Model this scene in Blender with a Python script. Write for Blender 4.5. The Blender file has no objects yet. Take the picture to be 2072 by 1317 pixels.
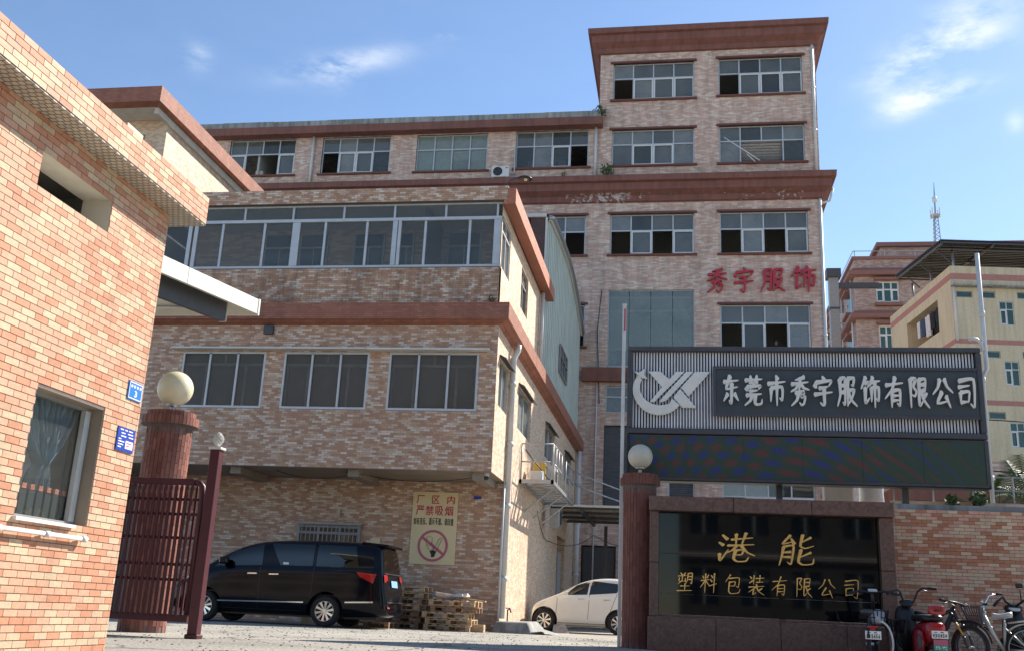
import bpy, bmesh, math, random
from math import sin, cos, pi, radians, sqrt, floor
from mathutils import Vector, Matrix
from mathutils.bvhtree import BVHTree
random.seed(7)
SC = bpy.context.scene
COL = SC.collection

# ------------------------------------------------------------------ camera
cam_d = bpy.data.cameras.new('camera'); cam = bpy.data.objects.new('camera', cam_d); COL.objects.link(cam)
SC.camera = cam
cam_d.sensor_width = 36.0
cam_d.lens = 36.0 * 2025.4 / 2072.0
cam_d.clip_start = 0.1; cam_d.clip_end = 5000
PITCH, ROLL, YAW = radians(15.954), radians(2.774), radians(-9.861)
fw = Vector((sin(YAW) * cos(PITCH), cos(YAW) * cos(PITCH), sin(PITCH)))
rt = Vector((cos(YAW), -sin(YAW), 0)); up = rt.cross(fw)
rt2 = cos(ROLL) * rt + sin(ROLL) * up; up2 = -sin(ROLL) * rt + cos(ROLL) * up
cam.matrix_world = Matrix(((rt2.x, up2.x, -fw.x, 0), (rt2.y, up2.y, -fw.y, 0), (rt2.z, up2.z, -fw.z, 0.45), (0, 0, 0, 1)))

# ------------------------------------------------------------------ sky, sun, exposure
SUN = Vector((1.0, 1.27, 1.32)).normalized()
SUN_EL = math.asin(SUN.z); SUN_AZ = math.atan2(SUN.x, SUN.y)
world = bpy.data.worlds.new('World'); SC.world = world; world.use_nodes = True
wn = world.node_tree.nodes; wl = world.node_tree.links; wn.clear()
w_out = wn.new('ShaderNodeOutputWorld'); w_bg = wn.new('ShaderNodeBackground')
sky = wn.new('ShaderNodeTexSky'); sky.sky_type = 'NISHITA'; sky.sun_disc = False
sky.sun_elevation = SUN_EL; sky.sun_rotation = SUN_AZ
sky.air_density = 1.0; sky.dust_density = 0.15; sky.ozone_density = 3.0; sky.altitude = 50
w_bg.inputs['Strength'].default_value = 0.096
tcw = wn.new('ShaderNodeTexCoord')
def wmath(op, a=None, b=None, c=None):
    n = wn.new('ShaderNodeMath'); n.operation = op
    for i, v in enumerate((a, b, c)):
        if v is None: continue
        if isinstance(v, (int, float)): n.inputs[i].default_value = v
        else: wl.new(v, n.inputs[i])
    return n.outputs[0]
# thin wisps of cirrus: each one a soft ellipse on the sky, broken up by stretched noise
nrm = wn.new('ShaderNodeVectorMath'); nrm.operation = 'NORMALIZE'; wl.new(tcw.outputs['Generated'], nrm.inputs[0])
nz = wn.new('ShaderNodeTexNoise'); nz.inputs['Scale'].default_value = 9; nz.inputs['Detail'].default_value = 7; nz.inputs['Roughness'].default_value = 0.62
mp = wn.new('ShaderNodeMapping'); mp.inputs['Rotation'].default_value = (0.3, 0.5, 0.1); mp.inputs['Scale'].default_value = (1.2, 1.5, 3.2)
wl.new(nrm.outputs[0], mp.inputs[0]); wl.new(mp.outputs[0], nz.inputs['Vector'])
total = None
CLOUDS = [  # direction, long axis, half length, half width, strength
    ((0.201, 0.846, 0.493), (0.053, -0.026, 0.022), 0.032, 0.014, 0.8),
    ((0.248, 0.824, 0.509), (0.056, -0.025, 0.013), 0.031, 0.022, 0.75),
    ((0.207, 0.862, 0.462), (0.046, -0.016, 0.009), 0.025, 0.011, 0.9),
    ((0.247, 0.849, 0.467), (0.050, -0.015, 0.001), 0.026, 0.008, 0.6),
    ((-0.316, 0.808, 0.494), (0.096, 0.020, 0.029), 0.051, 0.01, 0.42),
    ((-0.323, 0.812, 0.486), (0.036, 0.008, 0.011), 0.019, 0.012, 0.4),
    ((-0.439, 0.760, 0.479), (0.021, 0.013, -0.002), 0.012, 0.012, 0.3),
    ((-0.220, 0.821, 0.527), (0.021, 0.004, 0.002), 0.011, 0.004, 0.3),
    ((0.292, 0.852, 0.434), (0.013, -0.001, -0.006), 0.007, 0.008, 0.4),
]
for d, ax, ha, hb, st in CLOUDS:
    D = Vector(d).normalized(); A = Vector(ax); A = (A - A.dot(D) * D).normalized(); B = D.cross(A)
    def dot(v):
        n = wn.new('ShaderNodeVectorMath'); n.operation = 'DOT_PRODUCT'; wl.new(nrm.outputs[0], n.inputs[0]); n.inputs[1].default_value = v
        return n.outputs['Value']
    a = wmath('DIVIDE', dot(A), ha); b = wmath('DIVIDE', dot(B), hb)
    r2 = wmath('ADD', wmath('MULTIPLY', a, a), wmath('MULTIPLY', b, b))
    m = wmath('MULTIPLY', wmath('POWER', 2.718, wmath('MULTIPLY', r2, -0.9)), st)
    m = wmath('MULTIPLY', m, wmath('GREATER_THAN', dot(D), 0.0))
    total = m if total is None else wmath('ADD', total, m)
nn = wmath('MULTIPLY', wmath('MAXIMUM', wmath('SUBTRACT', nz.outputs['Fac'], 0.40), 0.0), 5.6)
cl = wmath('MINIMUM', wmath('MULTIPLY', total, nn), 0.9)
# a faint milky veil over the whole sky, as on a humid day
veil = wmath('MULTIPLY', wmath('SUBTRACT', nz.outputs['Fac'], 0.35), 0.06)
cmix = wn.new('ShaderNodeMix'); cmix.data_type = 'RGBA'
wl.new(wmath('MAXIMUM', wmath('ADD', cl, veil), 0.0), cmix.inputs['Factor'])
wl.new(sky.outputs[0], cmix.inputs['A']); cmix.inputs['B'].default_value = (5.8, 6.1, 6.5, 1)
wl.new(cmix.outputs['Result'], w_bg.inputs['Color']); wl.new(w_bg.outputs[0], w_out.inputs[0])

sun_d = bpy.data.lights.new('sun', 'SUN'); sun_d.energy = 4.5; sun_d.angle = radians(0.53); sun_d.color = (1.0, 0.93, 0.83)
sun = bpy.data.objects.new('sun', sun_d); COL.objects.link(sun); sun.location = (30, 40, 60)
sun.rotation_euler = (-SUN).to_track_quat('-Z', 'Y').to_euler()
SC.view_settings.view_transform = 'Standard'; SC.view_settings.look = 'None'
SC.view_settings.exposure = 1.0; SC.view_settings.gamma = 1.0
SC.view_settings.use_curve_mapping = False
SC.cycles.max_bounces = 8; SC.cycles.transparent_max_bounces = 12; SC.cycles.caustics_reflective = False; SC.cycles.caustics_refractive = False

# ------------------------------------------------------------------ materials
def newmat(name):
    m = bpy.data.materials.new(name); m.use_nodes = True
    n = m.node_tree.nodes; n.clear()
    o = n.new('ShaderNodeOutputMaterial'); p = n.new('ShaderNodeBsdfPrincipled'); m.node_tree.links.new(p.outputs[0], o.inputs[0])
    return m, n, m.node_tree.links, p, o
def mat(name, c, rough=0.7, metal=0.0, var=0.15, scale=6.0, bump=0.0, stain=0.0, spec=0.5, stretch=(1, 1, 1), coat=0.0, var2=None):
    """plain coloured surface with two scales of uneven tone, optional downward streaks and fine relief"""
    m, n, l, p, o = newmat(name)
    p.inputs['Roughness'].default_value = rough; p.inputs['Metallic'].default_value = metal
    p.inputs['Specular IOR Level'].default_value = spec; p.inputs['Coat Weight'].default_value = coat; p.inputs['Coat Roughness'].default_value = 0.05
    geo = n.new('ShaderNodeNewGeometry'); mapn = n.new('ShaderNodeMapping'); mapn.inputs['Scale'].default_value = stretch
    l.new(geo.outputs['Position'], mapn.inputs[0])
    t = n.new('ShaderNodeTexNoise'); t.inputs['Scale'].default_value = scale; t.inputs['Detail'].default_value = 8; t.inputs['Roughness'].default_value = 0.6
    l.new(mapn.outputs[0], t.inputs['Vector'])
    r = n.new('ShaderNodeMapRange'); r.inputs[1].default_value = 0.3; r.inputs[2].default_value = 0.7
    r.inputs[3].default_value = 1 - var; r.inputs[4].default_value = 1 + var
    l.new(t.outputs['Fac'], r.inputs[0])
    mul = n.new('ShaderNodeVectorMath'); mul.operation = 'SCALE'; mul.inputs[0].default_value = c[:3]; l.new(r.outputs[0], mul.inputs['Scale'])
    last = mul.outputs[0]
    if stain:
        m2 = n.new('ShaderNodeMapping'); m2.inputs['Scale'].default_value = (2.2, 2.2, 0.22); l.new(geo.outputs['Position'], m2.inputs[0])
        t2 = n.new('ShaderNodeTexNoise'); t2.inputs['Scale'].default_value = 2.4; t2.inputs['Detail'].default_value = 6; l.new(m2.outputs[0], t2.inputs['Vector'])
        r2 = n.new('ShaderNodeMapRange'); r2.inputs[1].default_value = 0.42; r2.inputs[2].default_value = 0.68; r2.inputs[3].default_value = 1.0; r2.inputs[4].default_value = 1 - stain
        l.new(t2.outputs['Fac'], r2.inputs[0])
        s2 = n.new('ShaderNodeVectorMath'); s2.operation = 'SCALE'; l.new(last, s2.inputs[0]); l.new(r2.outputs[0], s2.inputs['Scale']); last = s2.outputs[0]
    l.new(last, p.inputs['Base Color'])
    if bump:
        b = n.new('ShaderNodeBump'); b.inputs['Strength'].default_value = bump; b.inputs['Distance'].default_value = 0.01
        t3 = n.new('ShaderNodeTexNoise'); t3.inputs['Scale'].default_value = scale * 6; t3.inputs['Detail'].default_value = 6; l.new(mapn.outputs[0], t3.inputs['Vector'])
        l.new(t3.outputs['Fac'], b.inputs['Height']); l.new(b.outputs[0], p.inputs['Normal'])
    return m
def tile_attr_mat(name, stain=0.0):
    """glazed split tile whose colour is stored per tile"""
    m, n, l, p, o = newmat(name)
    a = n.new('ShaderNodeAttribute'); a.attribute_name = 'col'
    geo = n.new('ShaderNodeNewGeometry')
    t = n.new('ShaderNodeTexNoise'); t.inputs['Scale'].default_value = 22; t.inputs['Detail'].default_value = 5
    mp_ = n.new('ShaderNodeMapping'); mp_.inputs['Scale'].default_value = (1, 1, 2.4); mp_.inputs['Rotation'].default_value = (0.3, 0.3, 0)
    l.new(geo.outputs['Position'], mp_.inputs[0]); l.new(mp_.outputs[0], t.inputs['Vector'])
    r = n.new('ShaderNodeMapRange'); r.inputs[1].default_value = .3; r.inputs[2].default_value = .7; r.inputs[3].default_value = 0.90; r.inputs[4].default_value = 1.08; l.new(t.outputs['Fac'], r.inputs[0])
    s = n.new('ShaderNodeVectorMath'); s.operation = 'SCALE'; l.new(a.outputs['Color'], s.inputs[0]); l.new(r.outputs[0], s.inputs['Scale'])
    last = s.outputs[0]
    t2 = n.new('ShaderNodeTexNoise'); t2.inputs['Scale'].default_value = 1.6; t2.inputs['Detail'].default_value = 7; t2.inputs['Roughness'].default_value = .65
    m2 = n.new('ShaderNodeMapping'); m2.inputs['Scale'].default_value = (2.6, 2.6, 0.45); l.new(geo.outputs['Position'], m2.inputs[0]); l.new(m2.outputs[0], t2.inputs['Vector'])
    r2 = n.new('ShaderNodeMapRange'); r2.inputs[1].default_value = .40; r2.inputs[2].default_value = .70; r2.inputs[3].default_value = 1.0; r2.inputs[4].default_value = 1 - stain; l.new(t2.outputs['Fac'], r2.inputs[0])
    s2 = n.new('ShaderNodeVectorMath'); s2.operation = 'SCALE'; l.new(last, s2.inputs[0]); l.new(r2.outputs[0], s2.inputs['Scale'])
    l.new(s2.outputs[0], p.inputs['Base Color'])
    p.inputs['Roughness'].default_value = 0.62; p.inputs['Specular IOR Level'].default_value = 0.22
    b = n.new('ShaderNodeBump'); b.inputs['Strength'].default_value = 0.35; b.inputs['Distance'].default_value = 0.004
    l.new(t.outputs['Fac'], b.inputs['Height']); l.new(b.outputs[0], p.inputs['Normal'])
    return m
def tile_proc_mat(name, tw, th, cols, grout, stain=0.2, gw=0.10, vertical=False, salt=0.0):
    """tiles too small to pick apart: random colour per cell, joints, streaks; u = x + y works on any axis-aligned wall"""
    m, n, l, p, o = newmat(name)
    def mth(op, a=None, b=None):
        q = n.new('ShaderNodeMath'); q.operation = op
        for i, v in enumerate((a, b)):
            if v is None: continue
            if isinstance(v, (int, float)): q.inputs[i].default_value = v
            else: l.new(v, q.inputs[i])
        return q.outputs[0]
    geo = n.new('ShaderNodeNewGeometry'); sp = n.new('ShaderNodeSeparateXYZ'); l.new(geo.outputs['Position'], sp.inputs[0])
    u = mth('ADD', sp.outputs['X'], sp.outputs['Y']); z = sp.outputs['Z']
    if vertical: u, z = sp.outputs['X'], sp.outputs['Y']
    vz = mth('DIVIDE', z, th); row = mth('FLOOR', vz); fz = mth('SUBTRACT', vz, row)
    off = mth('MULTIPLY', mth('MODULO', mth('ABSOLUTE', row), 2.0), 0.5)
    vu = mth('ADD', mth('DIVIDE', u, tw), off); col = mth('FLOOR', vu); fu = mth('SUBTRACT', vu, col)
    cb = n.new('ShaderNodeCombineXYZ'); l.new(col, cb.inputs[0]); l.new(row, cb.inputs[1]); cb.inputs[2].default_value = salt
    wnz = n.new('ShaderNodeTexWhiteNoise'); wnz.noise_dimensions = '3D'; l.new(cb.outputs[0], wnz.inputs['Vector'])
    rp = n.new('ShaderNodeValToRGB'); rp.color_ramp.interpolation = 'CONSTANT'
    e = rp.color_ramp.elements
    acc = 0.0; tot = sum(w for _, w in cols)
    for i, (c, w) in enumerate(cols):
        if i < 2: el = e[i]; el.position = acc / tot
        else: el = e.new(acc / tot)
        el.color = (*c, 1); acc += w
    l.new(wnz.outputs['Value'], rp.inputs[0])
    gm = mth('MAXIMUM', mth('LESS_THAN', fz, gw * 1.1), mth('LESS_THAN', fu, gw * th / tw))
    mx = n.new('ShaderNodeMix'); mx.data_type = 'RGBA'; l.new(gm, mx.inputs['Factor']); l.new(rp.outputs[0], mx.inputs['A']); mx.inputs['B'].default_value = (*grout, 1)
    t2 = n.new('ShaderNodeTexNoise'); t2.inputs['Scale'].default_value = 1.1; t2.inputs['Detail'].default_value = 7; t2.inputs['Roughness'].default_value = .65
    m2 = n.new('ShaderNodeMapping'); m2.inputs['Scale'].default_value = (2.6, 2.6, 0.5); l.new(geo.outputs['Position'], m2.inputs[0]); l.new(m2.outputs[0], t2.inputs['Vector'])
    r2 = n.new('ShaderNodeMapRange'); r2.inputs[1].default_value = .38; r2.inputs[2].default_value = .72; r2.inputs[3].default_value = 1.06; r2.inputs[4].default_value = 1 - stain; l.new(t2.outputs['Fac'], r2.inputs[0])
    s2 = n.new('ShaderNodeVectorMath'); s2.operation = 'SCALE'; l.new(mx.outputs['Result'], s2.inputs[0]); l.new(r2.outputs[0], s2.inputs['Scale'])
    l.new(s2.outputs[0], p.inputs['Base Color']); p.inputs['Roughness'].default_value = 0.55; p.inputs['Specular IOR Level'].default_value = 0.3
    b = n.new('ShaderNodeBump'); b.inputs['Strength'].default_value = 0.5; b.inputs['Distance'].default_value = 0.006
    l.new(mth('SUBTRACT', 1.0, gm), b.inputs['Height']); l.new(b.outputs[0], p.inputs['Normal'])
    return m
def glass_mat(name, tint, refl=0.25, rough=0.03, dust_light=0.12, dcol=(.35, .36, .35), gcol=(.82, .80, .74)):
    m, n, l, p, o = newmat(name); n.remove(p)
    tr = n.new('ShaderNodeBsdfTransparent'); tr.inputs[0].default_value = (*tint, 1)
    gl = n.new('ShaderNodeBsdfGlossy'); gl.inputs['Roughness'].default_value = rough; gl.inputs[0].default_value = (*gcol, 1)
    df = n.new('ShaderNodeBsdfDiffuse'); df.inputs[0].default_value = (*dcol, 1)
    geo = n.new('ShaderNodeNewGeometry'); t = n.new('ShaderNodeTexNoise'); t.inputs['Scale'].default_value = 1.7; t.inputs['Detail'].default_value = 6; l.new(geo.outputs['Position'], t.inputs['Vector'])
    r = n.new('ShaderNodeMapRange'); r.inputs[3].default_value = dust_light * 0.3; r.inputs[4].default_value = dust_light * 1.7; l.new(t.outputs['Fac'], r.inputs[0])  # diffuse share holds dust and also stands in for interior light
    fr = n.new('ShaderNodeFresnel'); fr.inputs[0].default_value = 1.5
    ad = n.new('ShaderNodeMath'); ad.operation = 'ADD'; ad.use_clamp = True; l.new(fr.outputs[0], ad.inputs[0]); ad.inputs[1].default_value = refl
    bk = n.new('ShaderNodeMath'); bk.operation = 'MULTIPLY_ADD'; l.new(geo.outputs['Backfacing'], bk.inputs[0]); bk.inputs[1].default_value = -1.0; bk.inputs[2].default_value = 1.0
    fb2 = n.new('ShaderNodeMath'); fb2.operation = 'MULTIPLY'; l.new(ad.outputs[0], fb2.inputs[0]); l.new(bk.outputs[0], fb2.inputs[1]); ad = fb2
    bn = n.new('ShaderNodeBump'); bn.inputs['Strength'].default_value = 0.05; bn.inputs['Distance'].default_value = 0.02
    t4 = n.new('ShaderNodeTexNoise'); t4.inputs['Scale'].default_value = 0.9; l.new(geo.outputs['Position'], t4.inputs['Vector']); l.new(t4.outputs['Fac'], bn.inputs['Height']); l.new(bn.outputs[0], gl.inputs['Normal'])
    a = n.new('ShaderNodeMixShader'); l.new(ad.outputs[0], a.inputs[0]); l.new(tr.outputs[0], a.inputs[1]); l.new(gl.outputs[0], a.inputs[2])
    b = n.new('ShaderNodeMixShader'); l.new(r.outputs[0], b.inputs[0]); l.new(a.outputs[0], b.inputs[1]); l.new(df.outputs[0], b.inputs[2])
    l.new(b.outputs[0], o.inputs[0])
    return m

CREAM = (.62, .455, .305); PEACH = (.62, .36, .24); ORANGE = (.56, .27, .165)
M = {}
M['tile'] = tile_attr_mat('glazed_tile', 0.16)
M['tile_dirty'] = tile_attr_mat('weathered_glazed_tile', 0.55)
M['grout'] = mat('dark_grout', (.16, .13, .12), .9, var=.2, scale=20)
M['grout_light'] = mat('grey_grout', (.30, .25, .22), .9, var=.2, scale=20)
M['facade'] = tile_proc_mat('facade_tile', .24, .068, [((.60, .40, .315), 5), ((.66, .465, .37), 4), ((.71, .55, .455), 4), ((.77, .645, .545), 2)], (.50, .38, .30), .34)
M['side'] = tile_proc_mat('side_tile', .155, .053, [((.72, .50, .35), 4), ((.78, .64, .47), 5), ((.68, .45, .31), 2)], (.52, .44, .36), .10)
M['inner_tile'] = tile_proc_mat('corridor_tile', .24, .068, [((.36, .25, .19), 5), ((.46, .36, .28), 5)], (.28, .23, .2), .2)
M['pink_tile'] = tile_proc_mat('pink_tile', .30, .085, [((.40, .27, .225), 5), ((.50, .38, .33), 4)], (.38, .31, .28), .2)
M['red_tile'] = tile_proc_mat('red_tile', .15, .052, [((.38, .155, .10), 5), ((.35, .14, .095), 3), ((.42, .18, .12), 2)], (.18, .09, .07), .25)
M['red_paint'] = mat('terracotta_paint', (.235, .098, .074), .75, var=.14, scale=1.6, stain=.22, bump=.2)
M['red_side'] = tile_proc_mat('red_side_tile', .10, .03, [((.52, .19, .12), 5), ((.58, .24, .155), 3)], (.30, .12, .08), .2)
M['sill'] = mat('terracotta_sill', (.17, .062, .048), .7, var=.12, scale=3)
M['concrete'] = mat('grey_concrete', (.34, .34, .32), .9, var=.25, scale=1.5, stain=.45, bump=.4)
M['white_plaster'] = mat('off_white_plaster', (.68, .64, .55), .85, var=.08, scale=1.2, stain=.12)
M['frame'] = mat('aluminium_frame', (.55, .56, .56), .45, metal=.35, var=.08)
M['frame_dark'] = mat('grey_aluminium', (.30, .30, .29), .5, metal=.3, var=.1)
M['frame_white'] = mat('white_frame', (.72, .72, .70), .45, var=.06)
M['glass'] = glass_mat('window_glass', (.62, .65, .62), .08, dust_light=.30, dcol=(.30, .31, .295))
M['glass_corridor'] = glass_mat('corridor_glass', (.92, .93, .90), .02, dust_light=.12, dcol=(.24, .24, .22))
M['glass_hall'] = glass_mat('hall_glass', (.80, .86, .83), .07, dust_light=.36, dcol=(.36, .40, .375))  # extra diffuse share stands in for the bright hall inside
M['glass_clear'] = glass_mat('clear_glass', (.93, .95, .95), .07, dust_light=.05)
M['glass_brown'] = glass_mat('smoked_glass', (.82, .79, .74), .02, dust_light=.34, dcol=(.17, .158, .14), rough=.2, gcol=(.55, .52, .47))
M['glass_green'] = glass_mat('green_glass', (.18, .40, .32), .08, dust_light=.30, dcol=(.08, .22, .17))
M['glass_car'] = glass_mat('car_glass', (.16, .17, .18), .05, rough=.01, dust_light=.02, dcol=(.05, .05, .05))
M['soffit_paint'] = mat('brown_soffit_paint', (.30, .25, .20), .9, var=.15, scale=2)  # brown paint, darker than the plaster, for soffit, beams and linings
M['room'] = mat('dim_room_wall', (.45, .45, .42), .9, var=.05)
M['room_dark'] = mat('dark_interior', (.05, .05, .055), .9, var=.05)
M['room_light'] = mat('white_room', (.75, .78, .76), .8, var=.03)
M['blind'] = mat('white_blind', (.80, .80, .77), .8, var=.04)
M['black'] = mat('black_plastic', (.015, .015, .017), .4, var=.1)
M['rubber'] = mat('tyre_rubber', (.022, .022, .023), .85, var=.2, scale=30)
M['dark_metal'] = mat('dark_grey_metal', (.075, .075, .082), .45, metal=.2, var=.15)
M['pipe'] = mat('white_plastic_pipe', (.68, .68, .66), .5, var=.06, stain=.12)
M['steel'] = mat('galvanised_steel', (.40, .41, .42), .42, metal=.6, var=.15)
M['chrome'] = mat('chrome', (.75, .75, .75), .12, metal=1.0, var=.02)
M['ac'] = mat('air_conditioner_casing', (.72, .71, .67), .5, var=.05)
M['globe'] = mat('opal_globe', (.80, .72, .50), .3, var=.06, scale=3, spec=.6)
M['globe_grey'] = mat('grey_opal_globe', (.62, .58, .47), .35, var=.08, scale=7, spec=.5)  # greyer, duller opal than the other globe
M['maroon'] = mat('maroon_paint', (.085, .020, .028), .42, var=.12, scale=8)
M['soffit'] = tile_proc_mat('mosaic_soffit', .052, .052, [((.50, .46, .38), 5), ((.56, .52, .44), 4)], (.10, .09, .08), .15, gw=.16, vertical=True)
M['metal_green'] = mat('pale_green_metal', (.60, .66, .60), .55, metal=.1, var=.07, scale=1.2, stain=.12)
M['metal_white'] = mat('painted_sheet_metal', (.70, .69, .63), .5, var=.06, scale=2, stain=.1)
M['metal_rust'] = mat('brown_sheet_metal', (.10, .055, .05), .6, var=.2)
M['carblack'] = mat('black_car_paint', (.003, .004, .007), .10, var=.02, coat=0.0, spec=.26)
M['carwhite'] = mat('pearl_car_paint', (.88, .87, .79), .22, var=.02, coat=.8)
M['red_light'] = mat('red_lamp_lens', (.45, .012, .015), .12, var=.03, coat=.8)
M['wood'] = mat('pallet_wood', (.58, .42, .25), .85, var=.3, scale=5, bump=.3, stretch=(1, 1, 4))
M['wood_dark'] = mat('old_pallet_wood', (.36, .23, .14), .88, var=.3, scale=5, bump=.3, stretch=(1, 1, 4))
M['cardboard'] = mat('cardboard', (.55, .48, .38), .85, var=.12)
M['granite'] = mat('red_brown_granite', (.155, .085, .068), .32, var=.42, scale=22, spec=.5)
M['granite_black'] = mat('polished_black_granite', (.004, .005, .007), .035, var=.3, scale=40, spec=.30)
M['gold'] = mat('gilded_letter', (.78, .52, .20), .28, metal=1.0, var=.15, scale=18)
M['corr'] = mat('silver_corrugated_sheet', (.78, .79, .82), .45, metal=.1, var=.12, scale=2.2, stain=.2)
M['champagne'] = mat('champagne_letter', (.82, .79, .72), .45, metal=.0, var=.07, scale=4)
M['champagne_edge'] = mat('letter_rim', (.78, .76, .70), .22, metal=.8, var=.05)
M['slate'] = mat('slate_board', (.055, .068, .078), .5, var=.12, scale=3)
M['letter_red'] = mat('red_letter', (.46, .03, .05), .5, var=.06)
M['sign_yellow'] = mat('sun_bleached_yellow_board', (.74, .63, .37), .6, var=.06, scale=2)
M['sign_red'] = mat('sign_red_print', (.50, .05, .09), .6, var=.06)
M['sign_pink'] = mat('faded_red_print', (.48, .13, .19), .6, var=.06)
M['sign_blue'] = mat('enamel_blue', (.03, .20, .62), .35, var=.05)
M['sign_navy'] = mat('navy_print', (.02, .06, .40), .4, var=.05)
M['sign_white'] = mat('white_print', (.85, .85, .85), .5, var=.02)
M['curtain'] = mat('blue_grey_curtain', (.15, .22, .26), .8, var=.18, scale=9)
M['yellow_wall'] = mat('yellow_mosaic_wall', (.66, .58, .40), .8, var=.09, scale=14, stain=.18)
M['pink_band'] = mat('pink_band', (.46, .22, .19), .8, var=.08)
M['leaf'] = mat('dark_leaf', (.045, .095, .03), .6, var=.35, scale=3)
M['leaf2'] = mat('fresh_leaf', (.085, .15, .045), .6, var=.3, scale=3)
M['stem'] = mat('brown_stem', (.12, .09, .05), .85, var=.2)
M['bike_red'] = mat('red_scooter_paint', (.36, .012, .02), .25, var=.05, coat=.6)
M['bike_silver'] = mat('silver_bike_paint', (.60, .58, .52), .3, metal=.3, var=.05)
M['bike_gold'] = mat('yellow_bike_paint', (.55, .36, .06), .35, var=.05)
M['skin'] = mat('skin', (.30, .17, .12), .6, var=.05)
M['cloth_dark'] = mat('dark_shirt', (.02, .022, .03), .9, var=.1)
M['cloth_white'] = mat('white_cloth', (.65, .66, .68), .9, var=.1)
M['cloth_blue'] = mat('blue_cloth', (.05, .08, .16), .9, var=.1)
M['glass_b'] = glass_mat('window_glass_dustier', (.60, .62, .60), .13, dust_light=.42, dcol=(.36, .37, .35))
M['glass_c'] = glass_mat('window_glass_cleaner', (.60, .63, .62), .04, dust_light=.16, dcol=(.25, .26, .25))
M['roof_charcoal'] = mat('charcoal_roof_sheet', (.035, .035, .04), .7, var=.2)
M['frame_green'] = mat('dark_green_slat', (.022, .035, .036), .5, var=.1)
M['opp_dark'] = mat('darkened_render', (.11, .10, .09), .9, var=.3, scale=1)  # colour darkened so the houses' reflection in the granite stays dim
M['pink_trim'] = mat('dusky_pink_trim', (.27, .135, .115), .8, var=.1)
# yard concrete with sand-coloured wear
def ground_mat():
    m, n, l, p, o = newmat('worn_yard_concrete')
    geo = n.new('ShaderNodeNewGeometry')
    t = n.new('ShaderNodeTexNoise'); t.inputs['Scale'].default_value = .7; t.inputs['Detail'].default_value = 9; t.inputs['Roughness'].default_value = .65; l.new(geo.outputs['Position'], t.inputs['Vector'])
    v = n.new('ShaderNodeTexNoise'); v.inputs['Scale'].default_value = 26; v.inputs['Detail'].default_value = 4; l.new(geo.outputs['Position'], v.inputs['Vector'])
    r = n.new('ShaderNodeValToRGB'); r.color_ramp.elements[0].position = .32; r.color_ramp.elements[0].color = (.30, .28, .24, 1)
    r.color_ramp.elements[1].position = .68; r.color_ramp.elements[1].color = (.47, .44, .38, 1); l.new(t.outputs['Fac'], r.inputs[0])
    r2 = n.new('ShaderNodeMapRange'); r2.inputs[1].default_value = .35; r2.inputs[2].default_value = .65; r2.inputs[3].default_value = .62; r2.inputs[4].default_value = 1.2; l.new(v.outputs['Fac'], r2.inputs[0])
    s = n.new('ShaderNodeVectorMath'); s.operation = 'SCALE'; l.new(r.outputs[0], s.inputs[0]); l.new(r2.outputs[0], s.inputs['Scale'])
    vo = n.new('ShaderNodeTexVoronoi'); vo.feature = 'DISTANCE_TO_EDGE'; vo.inputs['Scale'].default_value = .42
    wv = n.new('ShaderNodeTexNoise'); wv.inputs['Scale'].default_value = 1.6; wv.inputs['Detail'].default_value = 5; l.new(geo.outputs['Position'], wv.inputs['Vector'])
    wa = n.new('ShaderNodeVectorMath'); wa.operation = 'MULTIPLY_ADD'; l.new(wv.outputs['Color'], wa.inputs[0]); wa.inputs[1].default_value = (.9, .9, 0); l.new(geo.outputs['Position'], wa.inputs[2]); l.new(wa.outputs[0], vo.inputs['Vector'])
    ck = n.new('ShaderNodeMapRange'); ck.inputs[1].default_value = .004; ck.inputs[2].default_value = .014; ck.inputs[3].default_value = .35; ck.inputs[4].default_value = 1.0; l.new(vo.outputs['Distance'], ck.inputs[0])
    st = n.new('ShaderNodeTexNoise'); st.inputs['Scale'].default_value = .35; st.inputs['Detail'].default_value = 6; l.new(geo.outputs['Position'], st.inputs['Vector'])
    sr = n.new('ShaderNodeMapRange'); sr.inputs[1].default_value = .50; sr.inputs[2].default_value = .68; sr.inputs[3].default_value = 1.0; sr.inputs[4].default_value = .62; l.new(st.outputs['Fac'], sr.inputs[0])
    s3 = n.new('ShaderNodeVectorMath'); s3.operation = 'SCALE'; l.new(s.outputs[0], s3.inputs[0]); l.new(ck.outputs[0], s3.inputs['Scale'])
    s4 = n.new('ShaderNodeVectorMath'); s4.operation = 'SCALE'; l.new(s3.outputs[0], s4.inputs[0]); l.new(sr.outputs[0], s4.inputs['Scale'])
    l.new(s4.outputs[0], p.inputs['Base Color']); p.inputs['Roughness'].default_value = .92
    b = n.new('ShaderNodeBump'); b.inputs['Strength'].default_value = .9; b.inputs['Distance'].default_value = .02; l.new(v.outputs['Fac'], b.inputs['Height']); l.new(b.outputs[0], p.inputs['Normal'])
    return m
M['ground'] = ground_mat()
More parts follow.
